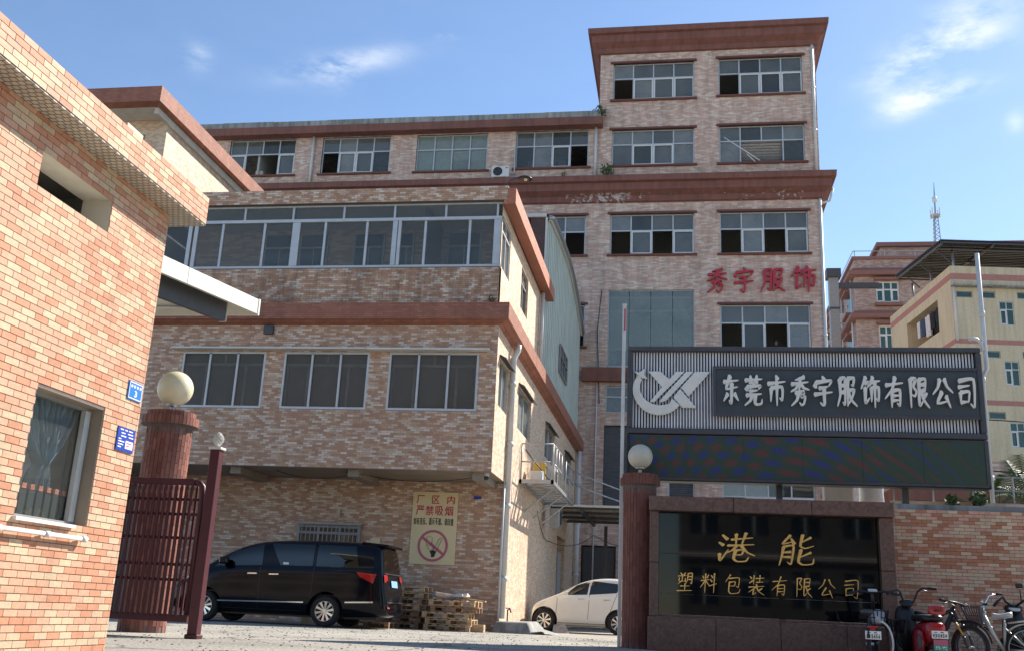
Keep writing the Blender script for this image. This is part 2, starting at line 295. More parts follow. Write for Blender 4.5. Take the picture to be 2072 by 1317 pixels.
def led_mat():
    """unlit LED matrix: dark pixels with a faint red, green and blue mottling"""
    m, n, l, p, o = newmat('unlit_led_matrix')
    geo = n.new('ShaderNodeNewGeometry'); sp = n.new('ShaderNodeSeparateXYZ'); l.new(geo.outputs['Position'], sp.inputs[0])
    def mth(op, a=None, b=None):
        q = n.new('ShaderNodeMath'); q.operation = op
        for i, v in enumerate((a, b)):
            if v is None: continue
            if isinstance(v, (int, float)): q.inputs[i].default_value = v
            else: l.new(v, q.inputs[i])
        return q.outputs[0]
    X, Z = sp.outputs['X'], sp.outputs['Z']
    dist = n.new('ShaderNodeTexNoise'); dist.inputs['Scale'].default_value = .8; l.new(geo.outputs['Position'], dist.inputs['Vector'])
    w = mth('MULTIPLY', dist.outputs['Fac'], 7.0)
    a = mth('SINE', mth('ADD', mth('ADD', mth('MULTIPLY', X, 9.5), mth('MULTIPLY', Z, 8.0)), w))
    xr = mth('SUBTRACT', X, 1.9)
    b = mth('SINE', mth('ADD', mth('MULTIPLY', mth('MULTIPLY', xr, xr), 3.6), mth('MULTIPLY', Z, 17.0)))
    ab = mth('MULTIPLY', a, b)
    fade = n.new('ShaderNodeMapRange'); fade.inputs[1].default_value = 2.6; fade.inputs[2].default_value = 4.6; fade.inputs[3].default_value = 1.0; fade.inputs[4].default_value = .18; l.new(X, fade.inputs[0])
    rm = mth('MULTIPLY', mth('MAXIMUM', mth('SUBTRACT', ab, .15), 0.0), fade.outputs[0]); bm = mth('MULTIPLY', mth('MAXIMUM', mth('SUBTRACT', mth('MULTIPLY', ab, -1.0), .15), 0.0), fade.outputs[0])
    cb = n.new('ShaderNodeCombineXYZ')
    l.new(mth('ADD', mth('MULTIPLY', rm, .13), .030), cb.inputs[0])
    l.new(mth('SUBTRACT', .062, mth('MULTIPLY', mth('ADD', rm, bm), .034)), cb.inputs[1])
    l.new(mth('ADD', mth('MULTIPLY', bm, .17), .036), cb.inputs[2])
    nz_ = n.new('ShaderNodeTexNoise'); nz_.inputs['Scale'].default_value = 60; l.new(geo.outputs['Position'], nz_.inputs['Vector'])
    r2 = n.new('ShaderNodeMapRange'); r2.inputs[3].default_value = .6; r2.inputs[4].default_value = 1.4; l.new(nz_.outputs['Fac'], r2.inputs[0])
    s = n.new('ShaderNodeVectorMath'); s.operation = 'SCALE'; l.new(cb.outputs[0], s.inputs[0]); l.new(r2.outputs[0], s.inputs['Scale'])
    l.new(s.outputs[0], p.inputs['Base Color']); p.inputs['Roughness'].default_value = .55
    return m
M['led'] = led_mat()

def peeling_mat(src, z0, z1, x0):
    """terracotta paint flaked off along the lower lip of the cornice, leaving white filler"""
    m = M[src].copy(); m.name = 'peeling_terracotta_paint'; n = m.node_tree.nodes; l = m.node_tree.links
    p = [q for q in n if q.type == 'BSDF_PRINCIPLED'][0]; base = p.inputs['Base Color'].links[0].from_socket
    geo = n.new('ShaderNodeNewGeometry'); sp = n.new('ShaderNodeSeparateXYZ'); l.new(geo.outputs['Position'], sp.inputs[0])
    t = n.new('ShaderNodeTexNoise'); t.inputs['Scale'].default_value = 5.0; t.inputs['Detail'].default_value = 9; t.inputs['Roughness'].default_value = .7; l.new(geo.outputs['Position'], t.inputs['Vector'])
    t2 = n.new('ShaderNodeTexNoise'); t2.inputs['Scale'].default_value = .55; l.new(geo.outputs['Position'], t2.inputs['Vector'])
    def mth(op, a, b):
        q = n.new('ShaderNodeMath'); q.operation = op
        for i, v in enumerate((a, b)):
            if isinstance(v, (int, float)): q.inputs[i].default_value = v
            else: l.new(v, q.inputs[i])
        return q.outputs[0]
    k = mth('MULTIPLY', mth('GREATER_THAN', mth('ADD', t.outputs['Fac'], mth('MULTIPLY', t2.outputs['Fac'], .55)), .885), mth('GREATER_THAN', sp.outputs['Z'], z0))
    k = mth('MULTIPLY', k, mth('LESS_THAN', sp.outputs['Z'], z1)); k = mth('MULTIPLY', k, mth('GREATER_THAN', sp.outputs['X'], x0))
    mx = n.new('ShaderNodeMix'); mx.data_type = 'RGBA'; l.new(k, mx.inputs['Factor']); l.new(base, mx.inputs['A']); mx.inputs['B'].default_value = (.50, .45, .42, 1); l.new(mx.outputs['Result'], p.inputs['Base Color'])
    return m
M['red_peeling'] = peeling_mat('red_paint', 18.05, 18.45, -5.0)

# ------------------------------------------------------------------ mesh helpers
class MB:
    """collects faces of one mesh; mi = material slot, c = per-face colour"""
    def __init__(s): s.V = []; s.F = []; s.MI = []; s.C = []
    def add(s, vs, fs, mi=0, c=None):
        o = len(s.V); s.V += [tuple(v) for v in vs]
        for f in fs: s.F.append([o + i for i in f]); s.MI.append(mi); s.C.append(c)
        return s
    def quad(s, a, b, c_, d, mi=0, c=None): return s.add((a, b, c_, d), ((0, 1, 2, 3),), mi, c)
    def box(s, x0, x1, y0, y1, z0, z1, mi=0, c=None):
        if x0 > x1: x0, x1 = x1, x0
        if y0 > y1: y0, y1 = y1, y0
        if z0 > z1: z0, z1 = z1, z0
        v = [(x0, y0, z0), (x1, y0, z0), (x1, y1, z0), (x0, y1, z0), (x0, y0, z1), (x1, y0, z1), (x1, y1, z1), (x0, y1, z1)]
        return s.add(v, ((0, 3, 2, 1), (4, 5, 6, 7), (0, 1, 5, 4), (1, 2, 6, 5), (2, 3, 7, 6), (3, 0, 4, 7)), mi, c)
    def obox(s, cx, cy, cz, sx, sy, sz, R, mi=0, c=None):
        v = []
        for dz in (-1, 1):
            for dx, dy in ((-1, -1), (1, -1), (1, 1), (-1, 1)):
                p = R @ Vector((dx * sx / 2, dy * sy / 2, dz * sz / 2)); v.append((cx + p.x, cy + p.y, cz + p.z))
        return s.add(v, ((0, 3, 2, 1), (4, 5, 6, 7), (0, 1, 5, 4), (1, 2, 6, 5), (2, 3, 7, 6), (3, 0, 4, 7)), mi, c)
    def tube(s, pts, r, n=8, mi=0, closed=False, flat=1.0):
        pts = [Vector(p) for p in pts]; N = len(pts); rs = r if isinstance(r, (list, tuple)) else [r] * N
        rings = []; prev = None
        for i, p in enumerate(pts):
            if closed: t = (pts[(i + 1) % N] - pts[i - 1])
            else: t = pts[min(i + 1, N - 1)] - pts[max(i - 1, 0)]
            if t.length < 1e-9: t = Vector((0, 0, 1))
            t.normalize()
            if prev is None:
                a = Vector((0, 0, 1)) if abs(t.z) < .9 else Vector((1, 0, 0)); u = t.cross(a).normalized()
            else:
                u = prev - prev.dot(t) * t
                u = u.normalized() if u.length > 1e-6 else t.orthogonal().normalized()
            prev = u; w = t.cross(u)
            rings.append([p + rs[i] * (cos(2 * pi * k / n) * u + flat * sin(2 * pi * k / n) * w) for k in range(n)])
        o = [v for q in rings for v in q]; f = []
        for i in range(N if closed else N - 1):
            j = (i + 1) % N
            for k in range(n): f.append((i * n + k, i * n + (k + 1) % n, j * n + (k + 1) % n, j * n + k))
        if not closed: f.append(tuple(range(n))[::-1]); f.append(tuple((N - 1) * n + k for k in range(n)))
        return s.add(o, f, mi)
    def lathe(s, prof, cx, cy, cz=0, n=24, mi=0, axis='z', a0=0.0):
        v = []; f = []; m = len(prof)
        for k in range(n):
            a = a0 + 2 * pi * k / n
            for r, h in prof:
                if axis == 'z': v.append((cx + r * cos(a), cy + r * sin(a), cz + h))
                elif axis == 'y': v.append((cx + r * cos(a), cy + h, cz + r * sin(a)))
                else: v.append((cx + h, cy + r * cos(a), cz + r * sin(a)))
        for k in range(n):
            q = (k + 1) % n
            for i in range(m - 1): f.append((k * m + i, q * m + i, q * m + i + 1, k * m + i + 1))
        return s.add(v, f, mi)
    def prism(s, poly, fn, d0, d1, mi=0, side=None):
        n = len(poly); v = [fn(a, b, d0) for a, b in poly] + [fn(a, b, d1) for a, b in poly]
        s.add(v, (tuple(range(n)), tuple(range(2 * n - 1, n - 1, -1))), mi)
        return s.add(v, [(i, n + i, n + (i + 1) % n, (i + 1) % n) for i in range(n)], mi if side is None else side)
ORG = {}
def rootof(o):
    while o.parent: o = o.parent
    return o
def build(mb, name, mats, parent=None, smooth=False, bevel=0.0, label=None, kind=None, origin=None):
    me = bpy.data.meshes.new(name)
    og = Vector(ORG.get(rootof(parent).name, (0, 0, 0))) if parent else Vector(origin or (0, 0, 0))
    me.from_pydata([(v[0] - og.x, v[1] - og.y, v[2] - og.z) for v in mb.V], [], mb.F)
    for m in (mats if isinstance(mats, (list, tuple)) else [mats]): me.materials.append(M[m] if isinstance(m, str) else m)
    me.polygons.foreach_set('material_index', mb.MI)
    if smooth: me.polygons.foreach_set('use_smooth', [True] * len(me.polygons))
    if any(c is not None for c in mb.C):
        at = me.attributes.new('col', 'FLOAT_COLOR', 'CORNER'); buf = []
        for c, f in zip(mb.C, mb.F): buf += list((*(c or (.4, .3, .2)), 1.0)) * len(f)
        at.data.foreach_set('color', buf)
    bm = bmesh.new(); bm.from_mesh(me)
    if len(mb.F) < 60000 and not any(c is not None for c in mb.C): bmesh.ops.recalc_face_normals(bm, faces=bm.faces)
    if bevel: bmesh.ops.bevel(bm, geom=[e for e in bm.edges], offset=bevel, segments=1, affect='EDGES', clamp_overlap=True)
    bm.to_mesh(me); bm.free(); me.update()
    o = bpy.data.objects.new(name, me); COL.objects.link(o)
    if parent: o.parent = parent
    else: o.location = og; ORG[o.name] = tuple(og)
    if smooth and bevel == 0.0:
        pass
    if label: o['label'] = label
    if kind: o['kind'] = kind
    return o
def autosmooth(o, ang=40):
    me = o.data; me.polygons.foreach_set('use_smooth', [True] * len(me.polygons)); me.set_sharp_from_angle(angle=radians(ang)); return o
def thing(name, label, cat, loc=(0, 0, 0), group=None):
    o = bpy.data.objects.new(name, None); COL.objects.link(o); o.location = loc; ORG[o.name] = tuple(loc)
    o.empty_display_size = .3; o['label'] = label; o['category'] = cat
    if group: o['group'] = group
    return o
def tag(o, label, cat, group=None, kind=None):
    if label: o['label'] = label
    if cat: o['category'] = cat
    if group: o['group'] = group
    if kind: o['kind'] = kind
    return o
def dup(root, loc, label=None, rotz=None):
    c = root.copy(); COL.objects.link(c); c.location = loc
    if rotz is not None: c.rotation_euler = (0, 0, rotz)
    if label: c['label'] = label
    for ch in list(root.children):
        d = ch.copy(); COL.objects.link(d); d.parent = c
        for g in list(ch.children):
            e = g.copy(); COL.objects.link(e); e.parent = d
    return c
# maps from wall coordinates (u along, z up, d inward) to space
def FY(y): return lambda u, z, d=0.0: (u, y + d, z)          # wall facing the street (-Y)
def FX(x): return lambda u, z, d=0.0: (x - d, u, z)          # wall facing right (+X)
def wall(mb, fn, u0, u1, z0, z1, holes=(), rev=.18, mi=0, rmi=None):
    """flat wall with rectangular openings and their reveals"""
    us = sorted({u0, u1, *[h[0] for h in holes], *[h[1] for h in holes]}); zs = sorted({z0, z1, *[h[2] for h in holes], *[h[3] for h in holes]})
    us = [u for u in us if u0 <= u <= u1]; zs = [z for z in zs if z0 <= z <= z1]
    for i in range(len(us) - 1):
        for j in range(len(zs) - 1):
            cu, cz = (us[i] + us[i + 1]) / 2, (zs[j] + zs[j + 1]) / 2
            if any(h[0] < cu < h[1] and h[2] < cz < h[3] for h in holes): continue
            mb.quad(fn(us[i], zs[j]), fn(us[i + 1], zs[j]), fn(us[i + 1], zs[j + 1]), fn(us[i], zs[j + 1]), mi)
    r = mi if rmi is None else rmi
    for a, b, c, d in [h[:4] for h in holes]:
        for (p, q) in (((a, c), (b, c)), ((b, c), (b, d)), ((b, d), (a, d)), ((a, d), (a, c))):
            mb.quad(fn(*p), fn(*q), fn(*q, rev), fn(*p, rev), r)
TW, TH, TG, TT = .155, .052, .006, .006
def palette(cols, seed):
    rnd = random.Random(seed); pop = [c for c, w in cols]; ws = [w for c, w in cols]
    def pick():
        c = rnd.choices(pop, ws)[0]; k = rnd.uniform(.93, 1.07); return tuple(x * k for x in c)
    return pick
TILE_MESH = {}
def tile_mesh(c, axis, matname):
    key = (tuple(round(x, 3) for x in c), axis, matname)
    if key in TILE_MESH: return TILE_MESH[key]
    mb = MB(); w, h = (TW - TG) / 2, (TH - TG) / 2
    if axis == 'y': mb.box(-w, w, -TT, 0, -h, h, 0, c)
    elif axis == 'x': mb.box(0, TT, -w, w, -h, h, 0, c)
    me = bpy.data.meshes.new('tile'); me.from_pydata(mb.V, [], mb.F); me.materials.append(M[matname])
    at = me.attributes.new('col', 'FLOAT_COLOR', 'CORNER'); at.data.foreach_set('color', [v for f in mb.F for _ in f for v in (*c, 1.0)])
    TILE_MESH[key] = me; return me
def tiles(root, axis, plane, u0, u1, z0, z1, holes, cols, seed, single=None, n_single=0, matname='tile', near=None, parent=None, budget=None):
    """running-bond tiling: the tiles nearest the camera are objects of their own, the rest one joined part"""
    pick = palette(cols, seed); rows = int(round((z1 - z0) / TH)); allt = []
    for r in range(rows):
        a = z0 + r * TH; cz = a + TH / 2
        iv = [(u0, u1)]
        for h in holes:
            if h[2] < cz < h[3]:
                nv = []
                for p, q in iv:
                    if h[1] <= p or h[0] >= q: nv.append((p, q)); continue
                    if h[0] > p: nv.append((p, h[0]))
                    if h[1] < q: nv.append((h[1], q))
                iv = nv
        start = -TW / 2 if r % 2 else 0.0
        k0 = int(floor((u0 - start) / TW)) - 1
        u = start + k0 * TW
        while u < u1:
            c = pick()
            for p, q in iv:
                s, e = max(u, p), min(u + TW, q)
                if e - s > .025: allt.append((s, e, a, c, abs((e - s) - TW) < 1e-4))
            u += TW
    full = [t for t in allt if t[4]]; rest = [t for t in allt if not t[4]]
    if n_single:
        if near: full.sort(key=lambda t: near((t[0] + t[1]) / 2, t[2] + TH / 2))
        one, more = full[:n_single], full[n_single:]
    else: one, more = [], full
    og = Vector(ORG[root.name]); quant = {}
    base = [tuple(x * k for x in c) for c, _ in cols for k in (.94, 1.0, 1.06)]
    for s, e, a, c, _ in one:
        cc = min(base, key=lambda b: sum((x - y) ** 2 for x, y in zip(b, c)))
        o = bpy.data.objects.new('tile', tile_mesh(cc, axis, matname)); COL.objects.link(o); o.parent = root
        p = (plane, (s + e) / 2, a + TH / 2) if axis == 'x' else ((s + e) / 2, plane, a + TH / 2)
        o.location = Vector(p) - og
    mb = MB(); g = TG / 2
    for s, e, a, c, _ in more + rest:
        s2, e2, z2, z3 = s + g, e - g, a + g, a + TH - g
        if axis == 'y':
            y0, y1 = plane - TT, plane
            v = [(s2, y0, z2), (e2, y0, z2), (e2, y0, z3), (s2, y0, z3), (s2, y1, z2), (e2, y1, z2), (e2, y1, z3), (s2, y1, z3)]
        else:
            x0, x1 = plane + TT, plane
            v = [(x0, s2, z2), (x0, e2, z2), (x0, e2, z3), (x0, s2, z3), (x1, s2, z2), (x1, e2, z2), (x1, e2, z3), (x1, s2, z3)]
        mb.add(v, ((0, 1, 2, 3), (0, 4, 5, 1), (1, 5, 6, 2), (2, 6, 7, 3), (3, 7, 4, 0)), 0, c)
    if mb.V:
        o = build(mb, 'tiles', matname, root, kind='stuff')
    return one
def cornice(mb, x0, x1, y0, yb, prof, mi=0, left=True, right=True):
    """moulding profile (out, z) carried round the front and both sides of a block"""
    path = []
    for o_, z in prof:
        p = []
        if left: p.append((x0 - o_, yb, z))
        p.append((x0 - (o_ if left else 0), y0 - o_, z)); p.append((x1 + (o_ if right else 0), y0 - o_, z))
        if right: p.append((x1 + o_, yb, z))
        path.append(p)
    for a, b in zip(path, path[1:]):
        for i in range(len(a) - 1): mb.quad(a[i], a[i + 1], b[i + 1], b[i], mi)
    for e in (0, -1):
        mb.add([p[e] for p in path], (tuple(range(len(path))),), mi)
def window(root, fn, u0, u1, z0, z1, lower='ssss', transom=.62, d=.10, fw_=.045, fm='frame', gm='glass', sash='frame_white', cols=None, name='window', panes=True, sillm='sill', sill=0.0, head=0.0, over=.08):
    """aluminium window: fixed lights above, sliding sashes below. o = open, s = framed sash, g = plain light"""
    n = cols or len(lower); mb = MB()
    def bx(m, a, b, c, e, d0, d1, mi=0):
        P = [fn(a, c, d0), fn(b, e, d1)]
        m.box(P[0][0], P[1][0], P[0][1], P[1][1], P[0][2], P[1][2], mi)
    t = fw_; zt = z0 + (z1 - z0) * transom
    bx(mb, u0, u1, z0, z0 + t, d, d + .06); bx(mb, u0, u1, z1 - t, z1, d, d + .06)
    bx(mb, u0, u0 + t, z0 + t, z1 - t, d, d + .06); bx(mb, u1 - t, u1, z0 + t, z1 - t, d, d + .06)
    W = (u1 - u0) / n
    if transom < 1:
        bx(mb, u0 + t, u1 - t, zt - t / 2, zt + t / 2, d - .006, d + .06)
    for i in range(1, n):
        if transom < 1: bx(mb, u0 + i * W - t / 2, u0 + i * W + t / 2, zt + t / 2, z1 - t, d, d + .06)
        if lower[i - 1] + lower[i] not in ('oo',):
            bx(mb, u0 + i * W - t / 2, u0 + i * W + t / 2, z0 + t, (zt if transom < 1 else z1) - t / 2, d, d + .06)
    f = build(mb, name, fm, root)
    grnd = random.Random(int(abs(u0) * 131 + abs(z0) * 17)); gpick = lambda: gm if gm != 'glass' else grnd.choice(('glass', 'glass', 'glass_b', 'glass_c'))
    if panes:
        for i in range(n):
            a, b = u0 + i * W + t / 2, u0 + (i + 1) * W - t / 2
            if transom < 1:
                m = MB(); bx(m, a, b, zt + t / 2, z1 - t, d + .025, d + .031); build(m, 'pane', gpick(), f)
            k = lower[i]; top = (zt if transom < 1 else z1) - t / 2
            if k in 'sg':
                m = MB(); bx(m, a, b, z0 + t, top, d + .04, d + .046); build(m, 'pane', gpick(), f)
            if k == 's':
                m = MB(); q = .05; e0, e1 = d - .012, d + .022; z_0, z_1 = z0 + t + .002, top - .002
                bx(m, a, a + q, z_0, z_1, e0, e1); bx(m, b - q, b, z_0, z_1, e0, e1); bx(m, a + q, b - q, z_0, z_0 + q, e0, e1); bx(m, a + q, b - q, z_1 - q, z_1, e0, e1)
                build(m, 'sash', sash, f)
    if sill:
        m = MB(); bx(m, u0 - over, u1 + over, z0 - sill, z0 - .002, -.10, d - .02); build(m, 'sill', sillm, f)
    if head:
        m = MB(); bx(m, u0 - over, u1 + over, z1 + .002, z1 + head, -.10, d - .02); build(m, 'lintel', sillm, f)
    return f
def text_mesh(ch, size=1.0, extrude=.02, offset=0.0, bevel=0.0, res=2):
    c = bpy.data.curves.new('glyph', 'FONT'); c.body = ch; c.size = size; c.extrude = extrude; c.offset = offset
    c.bevel_depth = bevel; c.bevel_resolution = 0; c.resolution_u = res; c.align_x = 'LEFT'
    o = bpy.data.objects.new('glyph', c); COL.objects.link(o); dg = bpy.context.evaluated_depsgraph_get(); dg.update()
    me = bpy.data.meshes.new_from_object(o.evaluated_get(dg)); bpy.data.objects.remove(o); bpy.data.curves.remove(c)
    return me
def glyph(ch, name, fn, u0, u1, z0, z1, parent, mats, th=.03, offset=0.0, bevel=0.0, brush=0.0, slant=0.0, d=-.03, label=None, res=2):
    """one character as a solid, fitted into the box u0..u1, z0..z1 of a wall map; brush adds the rise and swell of written strokes"""
    me = text_mesh(ch, 1.0, .5, offset, bevel, res)
    xs = [v.co.x for v in me.vertices]; ys = [v.co.y for v in me.vertices]; zs = [v.co.z for v in me.vertices]
    if not xs: return None
    x0, x1, y0, y1, q0, q1 = min(xs), max(xs), min(ys), max(ys), min(zs), max(zs)
    og = Vector(ORG[rootof(parent).name])
    for v in me.vertices:
        a = (v.co.x - x0) / (x1 - x0); b = (v.co.y - y0) / (y1 - y0); t = (v.co.z - q0) / (q1 - q0)
        if brush:
            b2 = b + brush * (a - .5) + brush * .10 * sin(a * 5.0); a2 = a + slant * (b - .5) + brush * .08 * sin(b * 5.0 + 1.3)
            a, b = a2, b2
        p = Vector(fn(u0 + a * (u1 - u0), z0 + b * (z1 - z0), d + (1 - t) * th)) - og
        v.co = p
    for m in (mats if isinstance(mats, (list, tuple)) else [mats]): me.materials.append(M[m])
    if len(me.materials) > 1:
        for p in me.polygons: p.material_index = 0
    me.update(); bm = bmesh.new(); bm.from_mesh(me); bmesh.ops.recalc_face_normals(bm, faces=bm.faces); bm.to_mesh(me); bm.free()
    o = bpy.data.objects.new(name, me); COL.objects.link(o); o.parent = parent
    if label: o['label'] = label
    return o
def text_line(s, name, fn, u0, u1, z0, z1, parent, m, th=.01, offset=0.0, d=-.012, res=1, each=False, **kw):
    """a run of characters, one part each, evenly spread between u0 and u1"""
    n = len(s); W = (u1 - u0) / n
    for i, ch in enumerate(s):
        if ch == ' ': continue
        narrow = ch in '1Il,.、，'
        a, b = u0 + (i + .08) * W, u0 + (i + .92) * W
        zz = z1
        if ch in ',.、，': a, b = u0 + (i + .05) * W, u0 + (i + .35) * W; zz = z0 + (z1 - z0) * .3
        elif ch == '1': a, b = u0 + (i + .3) * W, u0 + (i + .7) * W
        glyph(ch, name, fn, a, b, z0, zz, parent, m, th, offset, d=d, res=res, **kw)

# written characters as brush strokes: polylines on a 100 x 100 square
BR = {
'港': [[(10,90),(24,76)],[(4,66),(16,56)],[(10,30),(13,8),(30,44)],[(46,94),(48,60)],[(70,98),(63,60)],[(34,76),(88,84)],[(28,56),(94,63)],[(50,58),(40,42),(24,32)],[(62,58),(78,38),(100,26)],[(48,42),(68,45),(66,29),(48,27)],[(48,42),(46,16),(56,8),(78,9),(84,22)]],
'能': [[(30,98),(10,70),(36,76)],[(33,88),(42,70)],[(14,60),(13,30),(8,2)],[(14,60),(40,63),(39,6),(30,12)],[(16,43),(36,45)],[(16,27),(36,29)],[(86,92),(60,76)],[(62,100),(59,64),(72,58),(94,66)],[(88,44),(60,28)],[(62,52),(58,14),(72,4),(96,8),(98,24)]],
'秀': [[(74,98),(50,91),(28,88)],[(8,72),(94,80)],[(52,94),(48,48)],[(46,74),(30,58),(4,46)],[(54,74),(74,60),(98,54)],[(28,42),(72,46),(58,29),(78,30),(72,6),(60,0),(50,8)],[(44,42),(34,18),(8,-2)]],
'宇': [[(48,100),(56,88)],[(15,82),(8,64)],[(15,80),(92,86),(80,68)],[(30,60),(74,65)],[(6,38),(96,47)],[(54,62),(56,8),(50,0),(36,10)]],
'服': [[(16,92),(17,40),(2,0)],[(17,92),(42,94),(42,6),(31,12)],[(20,69),(40,71)],[(20,46),(40,48)],[(56,93),(88,95),(84,70),(74,73)],[(56,94),(54,0)],[(56,52),(88,55),(74,24),(54,2)],[(58,46),(76,20),(102,0)]],
'饰': [[(28,100),(4,60)],[(22,79),(46,82),(36,64)],[(25,64),(24,10),(46,28)],[(64,100),(48,70)],[(57,82),(98,87)],[(57,62),(56,16)],[(57,62),(92,65),(90,20),(80,27)],[(74,84),(73,-4)]],
'东': [[(12,78),(90,85)],[(46,100),(26,55),(86,61)],[(55,74),(55,4),(42,13)],[(34,36),(14,12)],[(70,38),(92,14)]],
'莞': [[(6,85),(94,90)],[(34,100),(36,75)],[(67,102),(63,77)],[(49,74),(53,66)],[(17,63),(12,51)],[(17,62),(88,67),(78,54)],[(31,47),(70,50)],[(12,32),(90,38)],[(42,34),(34,14),(6,-2)],[(59,36),(58,8),(70,0),(92,3),(95,18)]],
'市': [[(48,102),(56,87)],[(6,73),(95,81)],[(22,58),(21,14)],[(22,58),(80,62),(79,16),(67,23)],[(52,79),(52,-2)]],
'有': [[(8,73),(94,81)],[(56,100),(40,60),(4,28)],[(38,52),(36,-2)],[(38,53),(77,55),(77,3),(64,10)],[(40,36),(75,38)],[(40,20),(75,22)]],
'限': [[(12,95),(12,-2)],[(12,95),(38,96),(25,70),(40,54),(34,36),(18,41)],[(55,93),(54,5),(72,20)],[(55,93),(86,95),(84,53)],[(57,74),(83,76)],[(57,54),(83,56)],[(92,45),(72,31)],[(65,53),(78,22),(102,-2)]],
'公': [[(38,94),(26,66),(2,44)],[(60,96),(74,70),(100,50)],[(46,52),(22,13),(72,20)],[(66,37),(86,0)]],
'司': [[(12,90),(86,95),(84,3),(66,12)],[(8,69),(64,74)],[(17,50),(18,14)],[(17,50),(60,53),(55,18)],[(18,17),(55,20)]],
'塑': [[(20,98),(30,88)],[(50,100),(40,88)],[(6,81),(58,86)],[(13,71),(13,54),(51,56)],[(51,72),(51,52)],[(32,86),(30,60),(6,38)],[(66,98),(63,60),(54,40)],[(66,97),(92,99),(91,44),(82,50)],[(67,81),(89,82)],[(67,65),(89,66)],[(24,28),(78,31)],[(50,42),(50,6)],[(4,2),(96,7)]],
'料': [[(12,88),(20,75)],[(48,94),(38,78)],[(4,62),(56,70)],[(31,100),(30,-2)],[(28,62),(2,26)],[(34,60),(55,38)],[(64,92),(75,80)],[(60,70),(72,58)],[(54,36),(100,48)],[(85,102),(84,-2)]],
'包': [[(35,100),(6,60)],[(28,80),(88,85),(85,34),(72,40)],[(30,60),(64,63),(61,42),(30,40)],[(30,61),(27,12),(42,0),(88,4),(96,24)]],
'装': [[(10,94),(20,84)],[(6,60),(29,75)],[(33,100),(32,54)],[(44,84),(96,89)],[(69,102),(68,64)],[(50,64),(90,67)],[(48,54),(54,46)],[(4,38),(96,46)],[(48,42),(30,26),(4,12)],[(34,28),(32,0),(50,11)],[(52,40),(66,16),(100,-2)],[(86,35),(68,23)]],
}
def brush_glyph(ch, name, fn, u0, u1, z0, z1, parent, mt, w=7.5, th=.03, d=-.03, slant=.06, step=.0006):
    """one brush-written character; every stroke swells at its start and thins towards its end"""
    m = MB(); rnd = random.Random(ord(ch))
    for si, st in enumerate(BR[ch]):
        P = [Vector((p[0] + rnd.uniform(-1, 1), p[1] + rnd.uniform(-1, 1))) for p in st]; pts = []
        Q = [P[0] * 2 - P[1]] + P + [P[-1] * 2 - P[-2]]
        for i in range(1, len(Q) - 2):
            for k in range(6):
                t = k / 6; a, b, c, e = Q[i - 1], Q[i], Q[i + 1], Q[i + 2]
                lin = b.lerp(c, t); cr_ = .5 * ((2 * b) + (c - a) * t + (2 * a - 5 * b + 4 * c - e) * t * t + (3 * b - a - 3 * c + e) * t ** 3); pts.append(lin.lerp(cr_, .55))
        pts.append(P[-1]); n = len(pts); L = []; R = []
        long_ = sum((pts[i + 1] - pts[i]).length for i in range(n - 1))
        for i, p in enumerate(pts):
            t = (pts[min(i + 1, n - 1)] - pts[max(i - 1, 0)]).normalized(); nn_ = Vector((-t.y, t.x)); s = i / (n - 1)
            ww = w * (.60 + .40 * (1 - min(1, s * 5)) + .12 * sin(pi * s * 2.2)) if long_ > 30 else w * (.55 + .55 * s)
            if s > .75 and long_ > 30: ww *= 1 - .55 * (s - .75) / .25
            ww *= .85 + .3 * abs(t.y)
            L.append(p + nn_ * ww); R.append(p - nn_ * ww)
        t0 = (pts[1] - pts[0]).normalized(); t1 = (pts[-1] - pts[-2]).normalized()
        poly = [pts[0] - t0 * w * .55] + L + [pts[-1] + t1 * w * .45] + R[::-1]
        f3 = lambda a, b, dd: fn(u0 + (a + slant * (b - 50)) / 100 * (u1 - u0), z0 + b / 100 * (z1 - z0), dd)
        dd0 = d - si * step; N = len(L)
        full = [f3(q.x, q.y, dd0) for q in poly] + [f3(q.x, q.y, d + th) for q in poly]; K = len(poly); F = []
        # front as a strip of quads, sides as a band
        F.append((0, 1, K - 1))
        for i in range(N - 1): F.append((1 + i, 2 + i, K - 2 - i, K - 1 - i))
        F.append((N, N + 1, N + 2))
        for i in range(K): F.append((i, K + i, K + (i + 1) % K, (i + 1) % K))
        m.add(full, F)
    return build(m, name, mt, parent)

# ------------------------------------------------------------------ ground
g = MB(); g.quad((-1500, -1500, 0), (1500, -1500, 0), (1500, 1500, 0), (-1500, 1500, 0)); tag(build(g, 'ground', 'ground'), 'worn sandy concrete yard and street in front of the factory gate', None, kind='structure')
M['dbg'] = mat('dark_blue_glass', (.02, .035, .05), .08, var=.05)

rnd = random.Random(9); g = MB()
for i in range(1500):
    x, y = rnd.uniform(-9, 1), rnd.uniform(8.5, 22)
    if x < -4.2 and y < 8.2: continue
    s = rnd.uniform(.006, .02); a = rnd.random() * 3
    g.obox(x, y, s * .25, s, s * rnd.uniform(.6, 1.4), s * .6, Matrix.Rotation(a, 3, 'Z'))
tag(build(g, 'loose_gravel', 'ground', None), 'loose grit and pebbles scattered over the sunlit yard concrete', None, kind='stuff')

